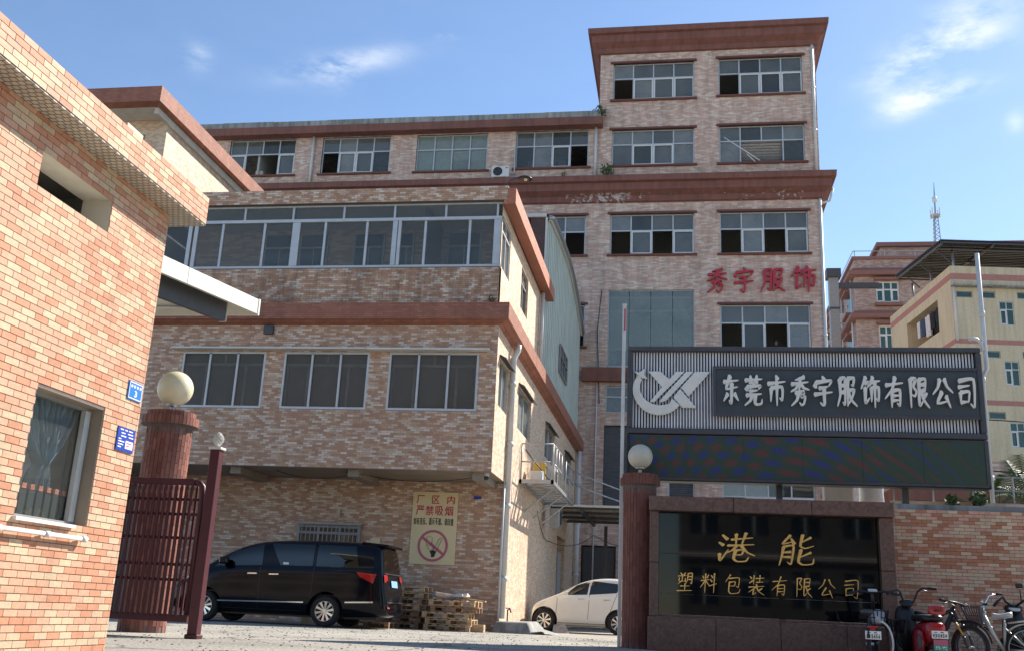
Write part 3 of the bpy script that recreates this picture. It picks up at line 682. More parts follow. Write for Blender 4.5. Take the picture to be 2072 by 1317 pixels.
# ------------------------------------------------------------------ gatehouse on the left
XH = -4.53
T3 = [(CREAM, 3), (PEACH, 5), (ORANGE, 3)]
gh = thing('gatehouse', 'sunlit gatehouse of cream and orange tiles with jutting parapet, at the left edge', 'building', (XH, 7.78, 0))
GH = [(5.96, 6.89, 3.22, 3.50), (6.37, 7.25, .93, 1.855)]
m = MB(); fn = FX(XH)
wall(m, fn, 1.0, 7.78, -.05, 3.73, GH, .26, 0, 1)
wall(m, lambda u, z, d=0.0: (u, 7.78 - d, z), -9.5, XH, -.05, 3.73, [], .12, 0, 1)
m.quad((XH, 1, -.05), (-9.5, 1, -.05), (-9.5, 1, 3.73), (XH, 1, 3.73), 0); m.quad((-9.5, 1, -.05), (-9.5, 7.78, -.05), (-9.5, 7.78, 3.73), (-9.5, 1, 3.73), 0)
build(m, 'wall', ['grout', 'white_plaster'], gh)
ncam = lambda u, z: (u - 0) ** 2 + (z - .45) ** 2 + (500 if u < 5.5 or z < .02 else 0)
tiles(gh, 'x', XH, 4.9, 7.78, 0.0, 3.72, GH, T3, 11, n_single=250, near=ncam)
m = MB(); m.box(XH - .5, XH + .22, 1.0, 8.04, 3.731, 3.742, 0); build(m, 'soffit', 'soffit', gh)
m = MB(); m.box(-9.6, XH + .22, 1.0, 8.04, 3.744, 3.99, 0); build(m, 'parapet', 'grout', gh)
s0 = len(COL.objects)
tiles(gh, 'x', XH + .22, 4.2, 8.04, 3.744, 3.99, [], T3, 12, n_single=50, near=lambda u, z: u * u + (500 if u < 4.7 else 0))
tiles(gh, 'y', 8.046, -9.6, XH + .22, 3.744, 3.99, [], T3, 13)
m = MB(); m.box(XH - .35, XH + .2, 6.62, 6.86, 3.992, 4.05); build(m, 'parapet_block', 'side', gh)
m = MB(); m.box(XH - .258, XH - .002, 7.243, 7.2495, .932, 1.852); m.box(XH - .258, XH - .002, 6.372, 7.24, 1.848, 1.8545); build(m, 'reveal_lining', 'soffit_paint', gh)
# upper opening: dark loft behind a plastered reveal
m = MB(); m.box(-6.4, XH - .26, 5.5, 7.3, 3.0, 3.7)
m.F = [f for i, f in enumerate(m.F) if i != 3]; m.MI = m.MI[:5]; m.C = m.C[:5]; build(m, 'loft_room', 'room', gh)
# window
f = window(gh, fn, 6.37, 7.25, .93, 1.855, lower='g', transom=1, d=.10, fw_=.03, fm='frame_dark', gm='glass_clear', name='window')
m = MB(); m.box(XH - .13, XH - .09, 7.15, 7.219, .962, 1.824); build(m, 'window_post', 'frame', f)
m = MB(); m.box(XH - .02, XH + .04, 6.34, 7.06, .905, .93); build(m, 'sill', 'frame_white', f)
m = MB(); m.box(-7.2, XH - .262, 5.2, 7.66, .3, 2.4); m.F = [q for i, q in enumerate(m.F) if i != 3]; m.MI = m.MI[:5]; m.C = m.C[:5]; build(m, 'guard_room', 'room_light', gh)
m = MB()
for x in (0,): m.box(XH - .44, XH - .42, 5.9, 7.5, .6, 1.95)
build(m, 'bright_backing', 'room_light', gh)  # pale panel added close behind the glass to brighten the window
cv = []; NS, NT = 90, 26
for j in range(NT + 1):
    t = j / NT; z = 1.83 - t * .70
    if z > 1.36: k = (1.83 - z) / .47; c_ = 6.84 + .03 * k; w = .34 * (1 - k) ** .75 + .045
    elif z > 1.28: c_ = 6.87; w = .045 + (1.36 - z) * .5
    else: k = (1.28 - z) / .15; c_ = 6.87 - .02 * k; w = .085 + .02 * sin(k * 3)
    for i in range(NS + 1):
        s = i / NS - .5; ph = s * 58 + 1.2 * sin(s * 9)
        cv.append((XH - .21 + .040 * sin(ph) + .016 * sin(ph * 2.3 + z * 9) - .3 * w * (s * s), c_ + s * 2 * w + .006 * sin(z * 40 + s * 20), z))
m = MB(); m.add(cv, [(j * (NS + 1) + i, j * (NS + 1) + i + 1, (j + 1) * (NS + 1) + i + 1, (j + 1) * (NS + 1) + i) for j in range(NT) for i in range(NS)])
o = build(m, 'curtain', 'curtain', None, smooth=True, origin=(XH - .4, 6.77, 1.13)); tag(o, 'blue grey curtain knotted in the middle behind the gatehouse window', 'curtain')
refl_slats = thing('slat_reflection', 'dark slats added behind the gatehouse glass in place of mirrored pickets, under the curtain', 'screen', (XH - .33, 6.8, .93))  # stands in for a reflection in the glass, built as solid slats
for i in range(8):
    m = MB(); y = 6.40 + i * .10; m.box(XH - .17, XH - .15, y, y + .072, .935, 1.15 - .004 * (i % 3)); build(m, 'slat', 'frame_green', refl_slats)
    m = MB(); m.box(XH - .172, XH - .148, y + .012, y + .06, 1.152, 1.19); build(m, 'reflected_cap', 'red_side', refl_slats)
m = MB(); m.box(XH - .192, XH - .174, 6.40, 7.21, 1.0, 1.03); build(m, 'rail', 'black', refl_slats)
# pipe under the window
pp = thing('wall_pipe', 'white plastic pipe with tee joints running along the gatehouse wall under the window', 'pipe', (XH, 6.6, .83))
m = MB(); m.tube([(XH + .05, 4.2, .835), (XH + .05, 7.2, .835)], .017, 10); build(m, 'tube', 'pipe', pp, True)
for y in (6.15, 6.70, 7.17):
    m = MB(); m.tube([(XH + .05, y - .03, .835), (XH + .05, y + .03, .835)], .024, 10); build(m, 'joint', 'pipe', pp, True)
    m = MB(); m.tube([(XH + .05, y, .835), (XH - .002, y, .835)], .012, 8); build(m, 'bracket', 'pipe', pp, True)
# enamel number plate and navy notice
def plate_frame(n, lab, cat, y0, y1, z0, z1, mt, loc):
    t = thing(n, lab, cat, loc); m = MB(); m.box(XH + .007, XH + .016, y0, y1, z0, z1); build(m, 'board', mt, t); return t
t = plate_frame('number_plate', 'bright blue enamel street number plate high on the gatehouse corner', 'number plate', 7.53, 7.745, 2.01, 2.165, 'sign_blue', (XH, 7.64, 2.09))
m = MB()
for a in ((7.537, 7.738, 2.150, 2.157), (7.537, 7.738, 2.018, 2.025), (7.537, 7.543, 2.026, 2.149), (7.732, 7.738, 2.026, 2.149)): m.box(XH + .0162, XH + .018, *a)
build(m, 'border', 'sign_white', t)
m = MB()
for i in range(4): m.box(XH + .0162, XH + .018, 7.56 + i * .045, 7.585 + i * .045, 2.112, 2.134)
build(m, 'street_lettering', 'sign_white', t)
glyph('3', 'numeral', FX(XH), 7.622, 7.662, 2.038, 2.092, t, 'sign_white', .004, .02, d=-.019)
t = plate_frame('notice_plate', 'navy blue notice plate with white lines and a white box, below the street number', 'notice', 7.47, 7.735, 1.575, 1.765, 'sign_navy', (XH, 7.6, 1.67))
m = MB()
for (a, b, z) in ((7.50, 7.55, 1.742), (7.57, 7.61, 1.742), (7.63, 7.69, 1.742), (7.52, 7.58, 1.715), (7.62, 7.70, 1.717), (7.52, 7.60, 1.69), (7.64, 7.71, 1.692), (7.49, 7.53, 1.665), (7.49, 7.58, 1.645), (7.49, 7.57, 1.622), (7.49, 7.54, 1.60)):
    m.box(XH + .0162, XH + .018, a, b, z, z + .009)
build(m, 'text_lines', 'sign_white', t)
m = MB(); m.box(XH + .0162, XH + .019, 7.60, 7.715, 1.60, 1.665); build(m, 'white_box', 'sign_white', t)
m = MB(); m.box(XH + .0192, XH + .0205, 7.615, 7.70, 1.642, 1.65); m.box(XH + .0192, XH + .0205, 7.615, 7.66, 1.62, 1.628); build(m, 'red_text_lines', 'sign_red', t)

# ------------------------------------------------------------------ round gate pillars and their globe lamps
def pillar(name, lab, cx, cy, r, H, lipr, seed, dark):
    t = thing(name, lab, 'pillar', (cx, cy, 0), 'round tiled gate pillars'); og = Vector((cx, cy, 0))
    m = MB(); m.lathe([(0, 0), (r, 0), (r, H - .20), (lipr, H - .20), (lipr, H - .09), (r + .02, H - .09), (r + .02, H - .02), (0, H - .02)], cx, cy, 0, 48); build(m, 'core', 'grout', t)
    n = int(round(2 * pi * r / .052)); rnd = random.Random(seed)
    cols = [(.26, .105, .08), (.30, .125, .092), (.23, .09, .068), (.34, .15, .11)] if not dark else [(.22, .085, .065), (.25, .10, .075), (.19, .072, .055)]  # second set puts the right pillar's shade into darker tile colours
    meshes = []
    for c in cols:
        mb = MB(); w = pi * r / n - .0025; mb.box(0, .006, -w, w, -.0745, .0745, 0, c)
        me = bpy.data.meshes.new('tile'); me.from_pydata(mb.V, [], mb.F); me.materials.append(M['tile'])
        at = me.attributes.new('col', 'FLOAT_COLOR', 'CORNER'); at.data.foreach_set('color', [v for f_ in mb.F for _ in f_ for v in (*c, 1.0)]); meshes.append(me)
    rows = int((H - .20) / .155); spots = []
    for k in range(n):
        a = 2 * pi * k / n; off = (k % 2) * .0775
        for q in range(-1, rows + 1):
            z = q * .155 + off + .0775
            if z - .0775 < 0 or z + .0775 > H - .20: continue
            facing = cos(a) * (-cx) + sin(a) * (-cy); spots.append((-facing, a, z))
    spots.sort(key=lambda s: s[0])
    back = MB()
    for i, (_, a, z) in enumerate(spots):
        me = rnd.choice(meshes)
        if i < 300:
            o = bpy.data.objects.new('tile', me); COL.objects.link(o); o.parent = t; o.location = (r * cos(a), r * sin(a), z); o.rotation_euler = (0, 0, a)
        else:
            R = Matrix.Rotation(a, 3, 'Z'); back.obox(cx + (r + .003) * cos(a), cy + (r + .003) * sin(a), z, .006, 2 * (pi * r / n - .0025), .149, R, 0, cols[i % len(cols)])
    if back.V: build(back, 'tiles', 'tile', t, kind='stuff')
    lip = MB()                                           # soldier tiles of the projecting cap
    for (rr, z0, z1) in ((lipr, H - .20, H - .09), (r + .02, H - .09, H - .02)):
        nn_ = int(round(2 * pi * rr / .052))
        for k in range(nn_):
            a = 2 * pi * k / nn_; R = Matrix.Rotation(a, 3, 'Z')
            lip.obox(cx + (rr + .004) * cos(a), cy + (rr + .004) * sin(a), (z0 + z1) / 2, .008, 2 * pi * rr / nn_ - .006, z1 - z0 - .004, R, 0, rnd.choice(cols))
    build(lip, 'cap_tiles', 'tile', t, kind='stuff')
    return t
pillar('gate_pillar', 'sunlit round pillar of dark red tiles behind the open gate leaf', -6.64, 12.2, .285, 2.80, .355, 3, False)
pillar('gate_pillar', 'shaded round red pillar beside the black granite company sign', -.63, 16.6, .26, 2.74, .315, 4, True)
def globe(name, lab, cx, cy, z0, r, mt):
    t = thing(name, lab, 'lamp', (cx, cy, z0), 'globe lamps on the gate pillars')
    m = MB(); m.lathe([(.0, 0), (.055, 0), (.055, .02), (.03, .035), (.03, .075), (.085, .09), (.09, .115), (0, .115)], cx, cy, z0, 24); autosmooth(build(m, 'base', 'steel', t))
    m = MB(); N = 24; m.lathe([(max(r * sin(pi * i / N), .0005), -r * cos(pi * i / N)) for i in range(N + 1)], cx, cy, z0 + .095 + r, 40); build(m, 'globe', mt, t, True)
globe('globe_lamp', 'yellowish globe lamp on the left gate pillar', -6.64, 12.2, 2.782, .233, 'globe')
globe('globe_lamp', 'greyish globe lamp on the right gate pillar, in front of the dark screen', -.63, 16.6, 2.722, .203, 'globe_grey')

# ------------------------------------------------------------------ gate leaf and post
gt = thing('gate', 'open maroon metal gate leaf of close vertical bars beside the gatehouse', 'gate', (-6.4, 11.05, 0))
def gbox(nm, *a, par=gt): m = MB(); m.box(*a); return build(m, nm, 'maroon', par, bevel=.004)
gbox('bottom_rail', -7.5, -5.47, 11.02, 11.10, .17, .25); gbox('top_rail', -7.5, -5.60, 11.02, 11.10, 1.71, 1.78)
m = MB(); m.tube([(-5.60, 11.06, 1.745), (-5.54, 11.06, 1.735), (-5.50, 11.06, 1.69), (-5.49, 11.06, 1.60), (-5.49, 11.06, .25)], .036, 10); build(m, 'end_stile', 'maroon', gt, True)
for z in (1.54, 1.37, 1.10, .80, .63): gbox('cross_rail', -7.5, -5.53, 11.035, 11.075, z - .016, z + .016)
pk = MB(); pk.box(-.013, .013, -.011, .011, 0, 1.45); pk.add([(-.013, -.011, 1.45), (.013, -.011, 1.45), (.013, .011, 1.45), (-.013, .011, 1.45), (0, 0, 1.50)], ((0, 1, 4), (1, 2, 4), (2, 3, 4), (3, 0, 4)))
pm = bpy.data.meshes.new('picket'); pm.from_pydata(pk.V, [], pk.F); pm.materials.append(M['maroon'])
for i in range(29):
    for row in (0, 1):
        o = bpy.data.objects.new('picket', pm); COL.objects.link(o); o.parent = gt; o.location = (-7.48 + i * .067 + row * .02 + 6.4, (-.028 if row == 0 else .05), .23)
gbox('foot', -7.2, -7.14, 11.03, 11.09, 0, .17)
gp = thing('gate_post', 'square maroon gate post with a pine cone finial', 'post', (-5.35, 11.0, 0))
gbox('post', -5.41, -5.295, 10.945, 11.06, .05, 2.12, par=gp); 
m = MB(); m.box(-5.43, -5.275, 10.925, 11.08, 0, .05); build(m, 'foot', 'maroon', gp, bevel=.01)
m = MB(); m.box(-5.43, -5.275, 10.925, 11.08, 2.12, 2.15); build(m, 'cap', 'metal_white', gp, bevel=.005)
m = MB(); N = 12
for j in range(9):
    z = 2.185 + j * .016; rr = .052 * sin(pi * (j + 1.6) / 10.6)
    for k in range(9):
        a = 2 * pi * (k + .5 * (j % 2)) / 9
        m.obox(-5.3525 + rr * cos(a), 11.0025 + rr * sin(a), z, .02, .024, .022, Matrix.Rotation(a, 3, 'Z') @ Matrix.Rotation(.5, 3, 'Y'))
m.lathe([(0, 2.15), (.03, 2.15), (.018, 2.165), (.03, 2.185), (.042, 2.22), (.035, 2.28), (0, 2.325)], -5.3525, 11.0025, 0, 14)
build(m, 'finial', 'metal_white', gp)

# ------------------------------------------------------------------ middle building (office block with overhang)
ob = thing('office_building', 'brown and cream tiled three storey block overhanging the parked van', 'building', (-4.17, 22.2, 0))
TB = [((.53, .315, .21), 6), ((.60, .39, .25), 3), ((.67, .48, .36), 4), ((.77, .64, .52), 3)]
XS = -4.17
W1 = [(-12.0, -9.85, 4.85, 6.23), (-9.38, -7.25, 4.85, 6.23), (-6.76, -4.60, 4.85, 6.23)]
SW = [(22.55, 23.82, 5.08, 6.22), (25.5, 27.86, 5.08, 6.22), (31.07, 33.45, 5.2, 6.26), (36.7, 38.9, 5.2, 6.26)]
DOOR = (35.2, 37.6, 0.0, 3.1)
m = MB(); fy = FY(22.2)
wall(m, fy, -14, XS, 3.47, 6.98, W1, .16, 0, 0)
build(m, 'front_wall', 'grout_light', ob)
m = MB(); wall(m, FX(XS), 22.2, 41.15, 3.47, 6.98, SW, .16, 0); wall(m, FX(XS), 24.0, 41.15, -.05, 3.47, [DOOR], .3, 0); build(m, 'side_wall', 'side', ob)
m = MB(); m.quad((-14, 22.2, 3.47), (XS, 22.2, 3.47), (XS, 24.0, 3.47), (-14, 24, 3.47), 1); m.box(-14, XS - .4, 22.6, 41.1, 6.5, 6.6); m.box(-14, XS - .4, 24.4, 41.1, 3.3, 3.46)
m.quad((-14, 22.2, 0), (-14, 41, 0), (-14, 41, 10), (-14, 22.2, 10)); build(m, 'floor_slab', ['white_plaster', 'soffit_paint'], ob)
m = MB(); wall(m, FY(24.0), -14, XS, -.05, 3.47, [(-9.28, -7.66, 1.55, 2.30)], .12, 0); build(m, 'ground_floor_wall', 'grout_light', ob)
tiles(ob, 'y', 22.2, -13.2, XS, 3.48, 6.95, W1, TB, 21, n_single=300, near=lambda u, z: (u + 4.17) ** 2 + (z - 3.5) ** 2)
tiles(ob, 'y', 24.0, -13.2, XS, 0.0, 3.45, [(-9.28, -7.66, 1.55, 2.30)], TB, 22)
tiles(ob, 'y', 22.2, -13.2, XS - .05, 7.40, 8.35, [], TB, 23, matname='tile_dirty')
m = MB(); m.box(-14, XS - .05, 22.2, 22.4, 7.39, 8.36); build(m, 'parapet_wall', 'grout', ob)
tiles(ob, 'y', 22.12, -13.2, XS + .07, 10.04, 10.40, [], TB, 24)
m = MB(); m.box(-14, XS + .07, 22.12, 22.4, 10.035, 10.41); m.box(-14, XS - .05, 22.4, 29.25, 10.06, 10.36); build(m, 'roof_band', 'grout', ob)
for x in (-10.35, -7.45, -4.5):
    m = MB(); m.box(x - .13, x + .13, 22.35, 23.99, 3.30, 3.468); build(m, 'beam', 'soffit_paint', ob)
m = MB(); cornice(m, -14, XS, 22.2, 41.15, [(0, 6.88), (.27, 6.99), (.27, 7.38), (0, 7.385)], left=False); m.box(-14, XS - .01, 22.22, 41.1, 7.0, 7.375); build(m, 'fascia', 'red_tile', ob)
m = MB(); m.box(XS - .02, XS + .27, 22.121, 30.0, 9.93, 10.34); build(m, 'roof_fascia', 'red_side', ob)
# third floor side
m = MB(); XT = XS - .05
H3 = [(22.3, 23.5, 8.40, 9.70), (25.42, 26.67, 8.35, 9.49)]
wall(m, FX(XT), 22.2, 29.3, 7.385, 9.93, H3, .14, 0); build(m, 'upper_side_wall', 'side', ob)
# ribbon window of the enclosed corridor
m = MB(); yr = 22.24
m.box(-13.2, XT, yr, yr + .07, 8.365, 8.43); m.box(-13.2, XT, yr - .02, yr + .07, 9.58, 9.66); m.box(-13.2, XT, yr, yr + .07, 9.985, 10.03)
for x, w in ((-12.30, .05), (-12.14, .05), (-9.50, .06), (-9.40, .04), (-6.90, .06), (-6.78, .04), (-4.33, .09)): m.box(x - w, x + w, yr - .01, yr + .065, 8.432, 9.578)
for x in (-11.42, -10.30, -8.70, -7.62, -6.13, -5.02): m.box(x - .03, x + .03, yr, yr + .06, 8.432, 9.578)
for x in (-12.1, -10.87, -9.58, -8.25, -6.94, -5.64, -4.35): m.box(x - .025, x + .025, yr, yr + .06, 9.662, 9.983)
rw = build(m, 'ribbon_window', 'frame', ob)
xs = [-13.2, -12.30, -12.14, -11.42, -10.30, -9.50, -9.40, -8.70, -7.62, -6.90, -6.78, -6.13, -5.02, -4.33]
for a, b in zip(xs, xs[1:]):
    if b - a < .2: continue
    m = MB(); m.box(a, b, yr + .03, yr + .035, 8.432, 9.578); build(m, 'pane', 'glass_corridor', rw)
xs = [-13.2, -12.1, -10.87, -9.58, -8.25, -6.94, -5.64, -4.35]
for a, b in zip(xs, xs[1:]):
    m = MB(); m.box(a, b, yr + .03, yr + .035, 9.662, 9.983); build(m, 'pane', 'glass_corridor', rw)
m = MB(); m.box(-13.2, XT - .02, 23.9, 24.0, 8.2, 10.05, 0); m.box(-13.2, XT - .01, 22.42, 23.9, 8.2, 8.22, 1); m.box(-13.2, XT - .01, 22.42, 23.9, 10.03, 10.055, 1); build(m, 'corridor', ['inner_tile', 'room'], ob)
for a, b in ((-11.0, -10.1), (-10.0, -9.2), (-8.5, -7.65), (-7.25, -6.85), (-5.95, -5.05)):
    m = MB(); m.box(a, b, 23.86, 23.898, 8.75, 9.92, 0); q = build(m, 'inner_window', 'frame_dark', ob)
    m = MB(); m.box(a + .05, b - .05, 23.85, 23.858, 9.54, 9.87); m.box(a + .05, (a + b) / 2 - .02, 23.85, 23.858, 8.8, 9.49); m.box((a + b) / 2 + .02, b - .05, 23.85, 23.858, 8.8, 9.49); build(m, 'pane', 'dbg', q)
window(ob, FX(XT), 22.3, 23.5, 8.40, 9.70, 'gg', .72, d=.02)
window(ob, FX(XT), 25.42, 26.67, 8.35, 9.49, 'gg', .7, d=.06, fm='frame_dark')
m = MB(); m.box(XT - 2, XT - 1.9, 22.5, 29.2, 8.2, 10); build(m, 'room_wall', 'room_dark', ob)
# first-floor windows: outer frame in front, inner sliding window behind smoked mesh
for (a, b, z0, z1) in W1:
    f = window(ob, fy, a, b, z0, z1, 'ggg', 1, d=.0, fw_=.05, gm='glass_brown', name='window')
    m = MB(); yb = 22.2 + .10; zt = z1 - .30
    m.box(a + .02, b - .02, yb, yb + .04, zt - .035, zt + .035); m.box(a + .04, a + .10, yb, yb + .04, z0, zt - .04); m.box(b - .10, b - .04, yb, yb + .04, z0, zt - .04)
    m.box(a + (b - a) * .27, a + (b - a) * .30, yb, yb + .04, z0, zt - .04); m.box(a + (b - a) * .74, a + (b - a) * .77, yb, yb + .04, z0, zt - .04); m.box((a + b) / 2 - .02, (a + b) / 2 + .02, yb, yb + .04, zt + .04, z1)
    build(m, 'inner_frame', 'frame_white', f)
    m = MB(); m.box(a, b, 22.38, 22.40, z0, z1); build(m, 'blind', 'soffit_paint', f)
m = MB(); m.box(-12.25, -7.3, 21.99, 22.19, 6.262, 6.30); m.box(-7.28, -4.33, 21.99, 22.19, 6.255, 6.295); build(m, 'window_canopy', 'metal_white', ob)
for i, (a, b, z0, z1) in enumerate(SW):
    f = window(ob, FX(XS), a, b, z0, z1, 'gg', 1, d=.04, fw_=.05, gm='glass', fm='frame')
    m = MB(); m.box(XS - .14, XS - .13, a, b, z0, z1); build(m, 'blind', 'blind', f)
    m = MB(); m.add([(XS + .006, a - .06, z1 + .06), (XS + .006, b + .06, z1 + .06), (XS + .17, b + .06, z1 - .03), (XS + .17, a - .06, z1 - .03), (XS + .006, a - .06, z1 + .03), (XS + .006, b + .06, z1 + .03), (XS + .17, b + .06, z1 - .06), (XS + .17, a - .06, z1 - .06)], ((0, 1, 2, 3), (4, 5, 6, 7), (0, 3, 7, 4), (1, 2, 6, 5), (3, 2, 6, 7))); build(m, 'awning', 'dark_metal', ob)
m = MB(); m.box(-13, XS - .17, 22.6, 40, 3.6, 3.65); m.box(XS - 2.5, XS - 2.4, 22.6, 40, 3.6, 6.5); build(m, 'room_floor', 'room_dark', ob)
# doorway in the side wall
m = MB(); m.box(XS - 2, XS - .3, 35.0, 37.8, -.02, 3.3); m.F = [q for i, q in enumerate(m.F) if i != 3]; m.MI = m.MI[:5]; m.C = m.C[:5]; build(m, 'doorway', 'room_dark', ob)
m = MB(); m.box(XS - .12, XS - .08, 36.3, 37.3, .02, 2.6); q = build(m, 'door', 'frame', ob); m = MB(); m.lathe([(0, 0), (.04, .01), (.04, .03), (0, .04)], XS - .079, 37.15, 1.2, 12, axis='x'); build(m, 'handle', 'gold', q)
# pipes on the corner and side
def pipe(par, name, pts, r=.05, mt='pipe', joints=()):
    m = MB(); m.tube(pts, r, 10)
    for j in joints: m.tube([(j[0], j[1], j[2] - .05), (j[0], j[1], j[2] + .05)], r * 1.35, 10)
    return build(m, name, mt, par, True)
pipe(ob, 'drainpipe', [(XS + .08, 24.0, .3), (XS + .08, 24.0, 6.55), (XS + .18, 24.0, 6.75), (XS + .2, 24.0, 6.9)], .075, joints=[(XS + .08, 24.0, z) for z in (1.2, 2.9, 4.4, 5.9)])
pipe(ob, 'drainpipe', [(XS + .02, 23.9, .05), (XS + .02, 23.9, 3.4)], .028)
pipe(ob, 'drainpipe', [(XT + .10, 29.0, 7.4), (XT + .10, 29.0, 9.9)], .06, joints=[(XT + .10, 29.0, 8.3)])
pipe(ob, 'drainpipe', [(XS + .15, 40.6, .1), (XS + .15, 40.6, 6.9)], .10, joints=[(XS + .15, 40.6, z) for z in (2, 4, 5.6)])
# vent box and small window behind the van
m = MB(); m.box(-9.95, -9.72, 22.10, 22.19, 6.66, 6.86); build(m, 'vent_box', 'dark_metal', ob)
f = window(ob, FY(24.0), -9.28, -7.66, 1.55, 2.30, 'ggg', .75, d=-.05, fw_=.06, fm='frame_dark', gm='glass_brown')
m = MB(); m.box(-9.3, -7.62, 23.86, 23.95, 2.31, 2.36); build(m, 'window_grille_top', 'frame_dark', ob)
for i in range(15):
    m = MB(); x = -9.25 + i * .11; m.box(x - .008, x + .008, 23.86, 23.875, 1.56, 2.305); build(m, 'grille_bar', 'frame_dark', ob)

# ------------------------------------------------------------------ pale green metal shed on the roof behind
sh = thing('metal_shed', 'pale green corrugated metal shed with curved roof edge on the side of the office block', 'shed', (XS, 29.3, 7.4))
prof = [(29.32, 12.55), (30.1, 12.86), (32.5, 13.10), (35.0, 13.22), (37.0, 13.10), (38.5, 12.80), (40.0, 12.40), (41.0, 12.05)]
def ztop(y):
    for (a, b), (c, d) in zip(prof, prof[1:]):
        if a <= y <= c: return b + (d - b) * (y - a) / (c - a)
    return prof[-1][1]
m = MB(); n = 78; ys = [29.32 + i * (41.0 - 29.32) / n for i in range(n + 1)]
for i in range(n):
    off = .0 if i % 3 else .035
    a, b = ys[i], ys[i + 1]; x0 = XS + off
    hole = 33.66 < (a + b) / 2 < 35.88
    segs = [(6.9, ztop(a), ztop(b))] if not hole else [(6.9, 8.56, 8.56), (9.56, ztop(a), ztop(b))]
    for lo, ha, hb in segs: m.quad((x0, a, lo), (x0, b, lo), (x0, b, hb), (x0, a, ha))
    if i % 3 == 0:
        m.quad((XS, a, 6.9), (x0, a, 6.9), (x0, a, ztop(a)), (XS, a, ztop(a))); m.quad((XS, b, 6.9), (x0, b, 6.9), (x0, b, ztop(b)), (XS, b, ztop(b)))
build(m, 'side_sheet', 'metal_green', sh)
m = MB()
for (a, b), (c, d) in zip(prof, prof[1:]):
    m.quad((XS + .1, a, b + .04), (XS + .1, c, d + .04), (XS - 8, c, d + .04), (XS - 8, a, b + .04)); m.quad((XS + .1, a, b + .04), (XS + .1, c, d + .04), (XS + .1, c, d - .16), (XS + .1, a, b - .16)); m.quad((XS + .1, a, b - .16), (XS + .1, c, d - .16), (XS + .04, c, d - .16), (XS + .04, a, b - .16))
build(m, 'roof_sheet', 'metal_white', sh)
pipe(sh, 'gutter', [(XS + .14, a, b - .05) for a, b in prof], .07, 'steel')
for i in range(14):
    m = MB(); x = XS - .02 - i * .5; m.box(x - .46, x, 29.28, 29.31, 10.3, 12.5); build(m, 'front_panel', 'metal_rust', sh)
m = MB(); m.box(XS - 7, XS + .02, 29.2, 29.34, 12.5, 12.62); m.box(XS - .0, XS + .06, 29.26, 29.34, 10.3, 12.5); build(m, 'front_trim', 'metal_white', sh)
f = window(sh, FX(XS), 33.66, 35.88, 8.56, 9.56, 'ggg', .6, d=-.10, fm='frame_dark', gm='dbg')
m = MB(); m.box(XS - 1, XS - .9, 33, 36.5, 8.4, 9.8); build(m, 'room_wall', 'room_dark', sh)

# ------------------------------------------------------------------ taller block at the back left
bl = thing('rear_block', 'taller tiled block with deep terracotta eaves rising behind the gatehouse roof', 'building', (-15.65, 26, 10.4))
XB = -15.65
m = MB(); wall(m, FX(XB), 26, 40.5, 9.5, 14.62, [], .1); wall(m, FY(26), -26, XB, 9.5, 14.62, [(-17.05, -16.35, 13.35, 14.15)], .1); build(m, 'wall', 'side', bl)
m = MB(); cornice(m, -26, XB, 26 - .85, 40.5, [(-.02, 14.62), (.33, 14.64), (.35, 15.12), (-.02, 15.14)], left=False); build(m, 'eaves', 'red_tile', bl)
m = MB(); m.box(-26, XB - .02, 25.16, 40.5, 14.63, 14.66); build(m, 'eaves_soffit', 'white_plaster', bl)
m = MB(); m.box(XB - .02, XB + .10, 25.2, 40.5, 14.42, 14.62); build(m, 'eaves_beam', 'white_plaster', bl)
window(bl, FY(26), -17.05, -16.35, 13.35, 14.15, 'gg', .7, d=.04, fm='frame_dark')
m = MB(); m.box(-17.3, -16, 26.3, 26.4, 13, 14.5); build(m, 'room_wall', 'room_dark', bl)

# ------------------------------------------------------------------ main factory building with its stair tower
FYM = 41.3; ff = FY(FYM)
fb = thing('factory_building', 'five storey factory with pink brown tiles, terracotta cornices and red characters', 'building', (-3.6, FYM, 0))
wins = [  # u0, u1, z0, z1, lower pattern, kind
    (-3.0, .67, 23.15, 25.0, 'osss', ''), (1.75, 5.42, 23.2, 25.05, 'osss', ''),
    (-3.0, .66, 19.88, 21.63, 'gssg', 'lit'), (1.75, 5.42, 19.88, 21.67, 'googs'[:4], 'louvre'),
    (-3.0, .65, 15.65, 17.53, 'osos', ''), (1.73, 5.43, 15.65, 17.55, 'osos', ''), (-7.75, -4.08, 15.65, 17.5, 'ssgo', ''),
    (1.71, 5.39, 11.4, 13.35, 'osos', ''), (-7.7, -4.01, 11.5, 13.36, 'ssgo', ''),
    (-21.4, -18.07, 19.85, 21.72, 'soos', 'wing'), (-16.72, -13.37, 19.85, 21.71, 'ossg', 'wing'),
    (-12.1, -8.72, 19.84, 21.69, 'gggg', 'blind'), (-7.4, -4.05, 19.87, 21.72, 'ggso', 'boxes'),
    (1.72, 5.33, 4.4, 5.95, 'osss', 'plain'), (-3.06, -1.0, 8.65, 9.80, 'gg', 'one'),
]
BIG = (-3.02, .64, 10.62, 14.02); SHUT = (-3.08, -.9, 4.8, 8.12); LOUV = (-.45, .62, 4.6, 5.95)
holes = [w[:4] for w in wins] + [BIG, SHUT, LOUV, (-3.9, -2.5, .0, 3.2), (-2.2, 1.0, 1.0, 3.1)]
m = MB(); wall(m, ff, -3.6, 6.0, -.05, 25.6, holes, .16, 0); wall(m, ff, -26, -3.6, -.05, 21.78, holes, .16, 0)
m.quad((6, FYM, 0), (6, 49, 0), (6, 49, 26), (6, FYM, 26)); m.quad((-3.6, FYM, 19), (-3.6, 49, 19), (-3.6, 49, 26), (-3.6, FYM, 26)); m.quad((-26, 49, 0), (6, 49, 0), (6, 49, 26), (-26, 49, 26))
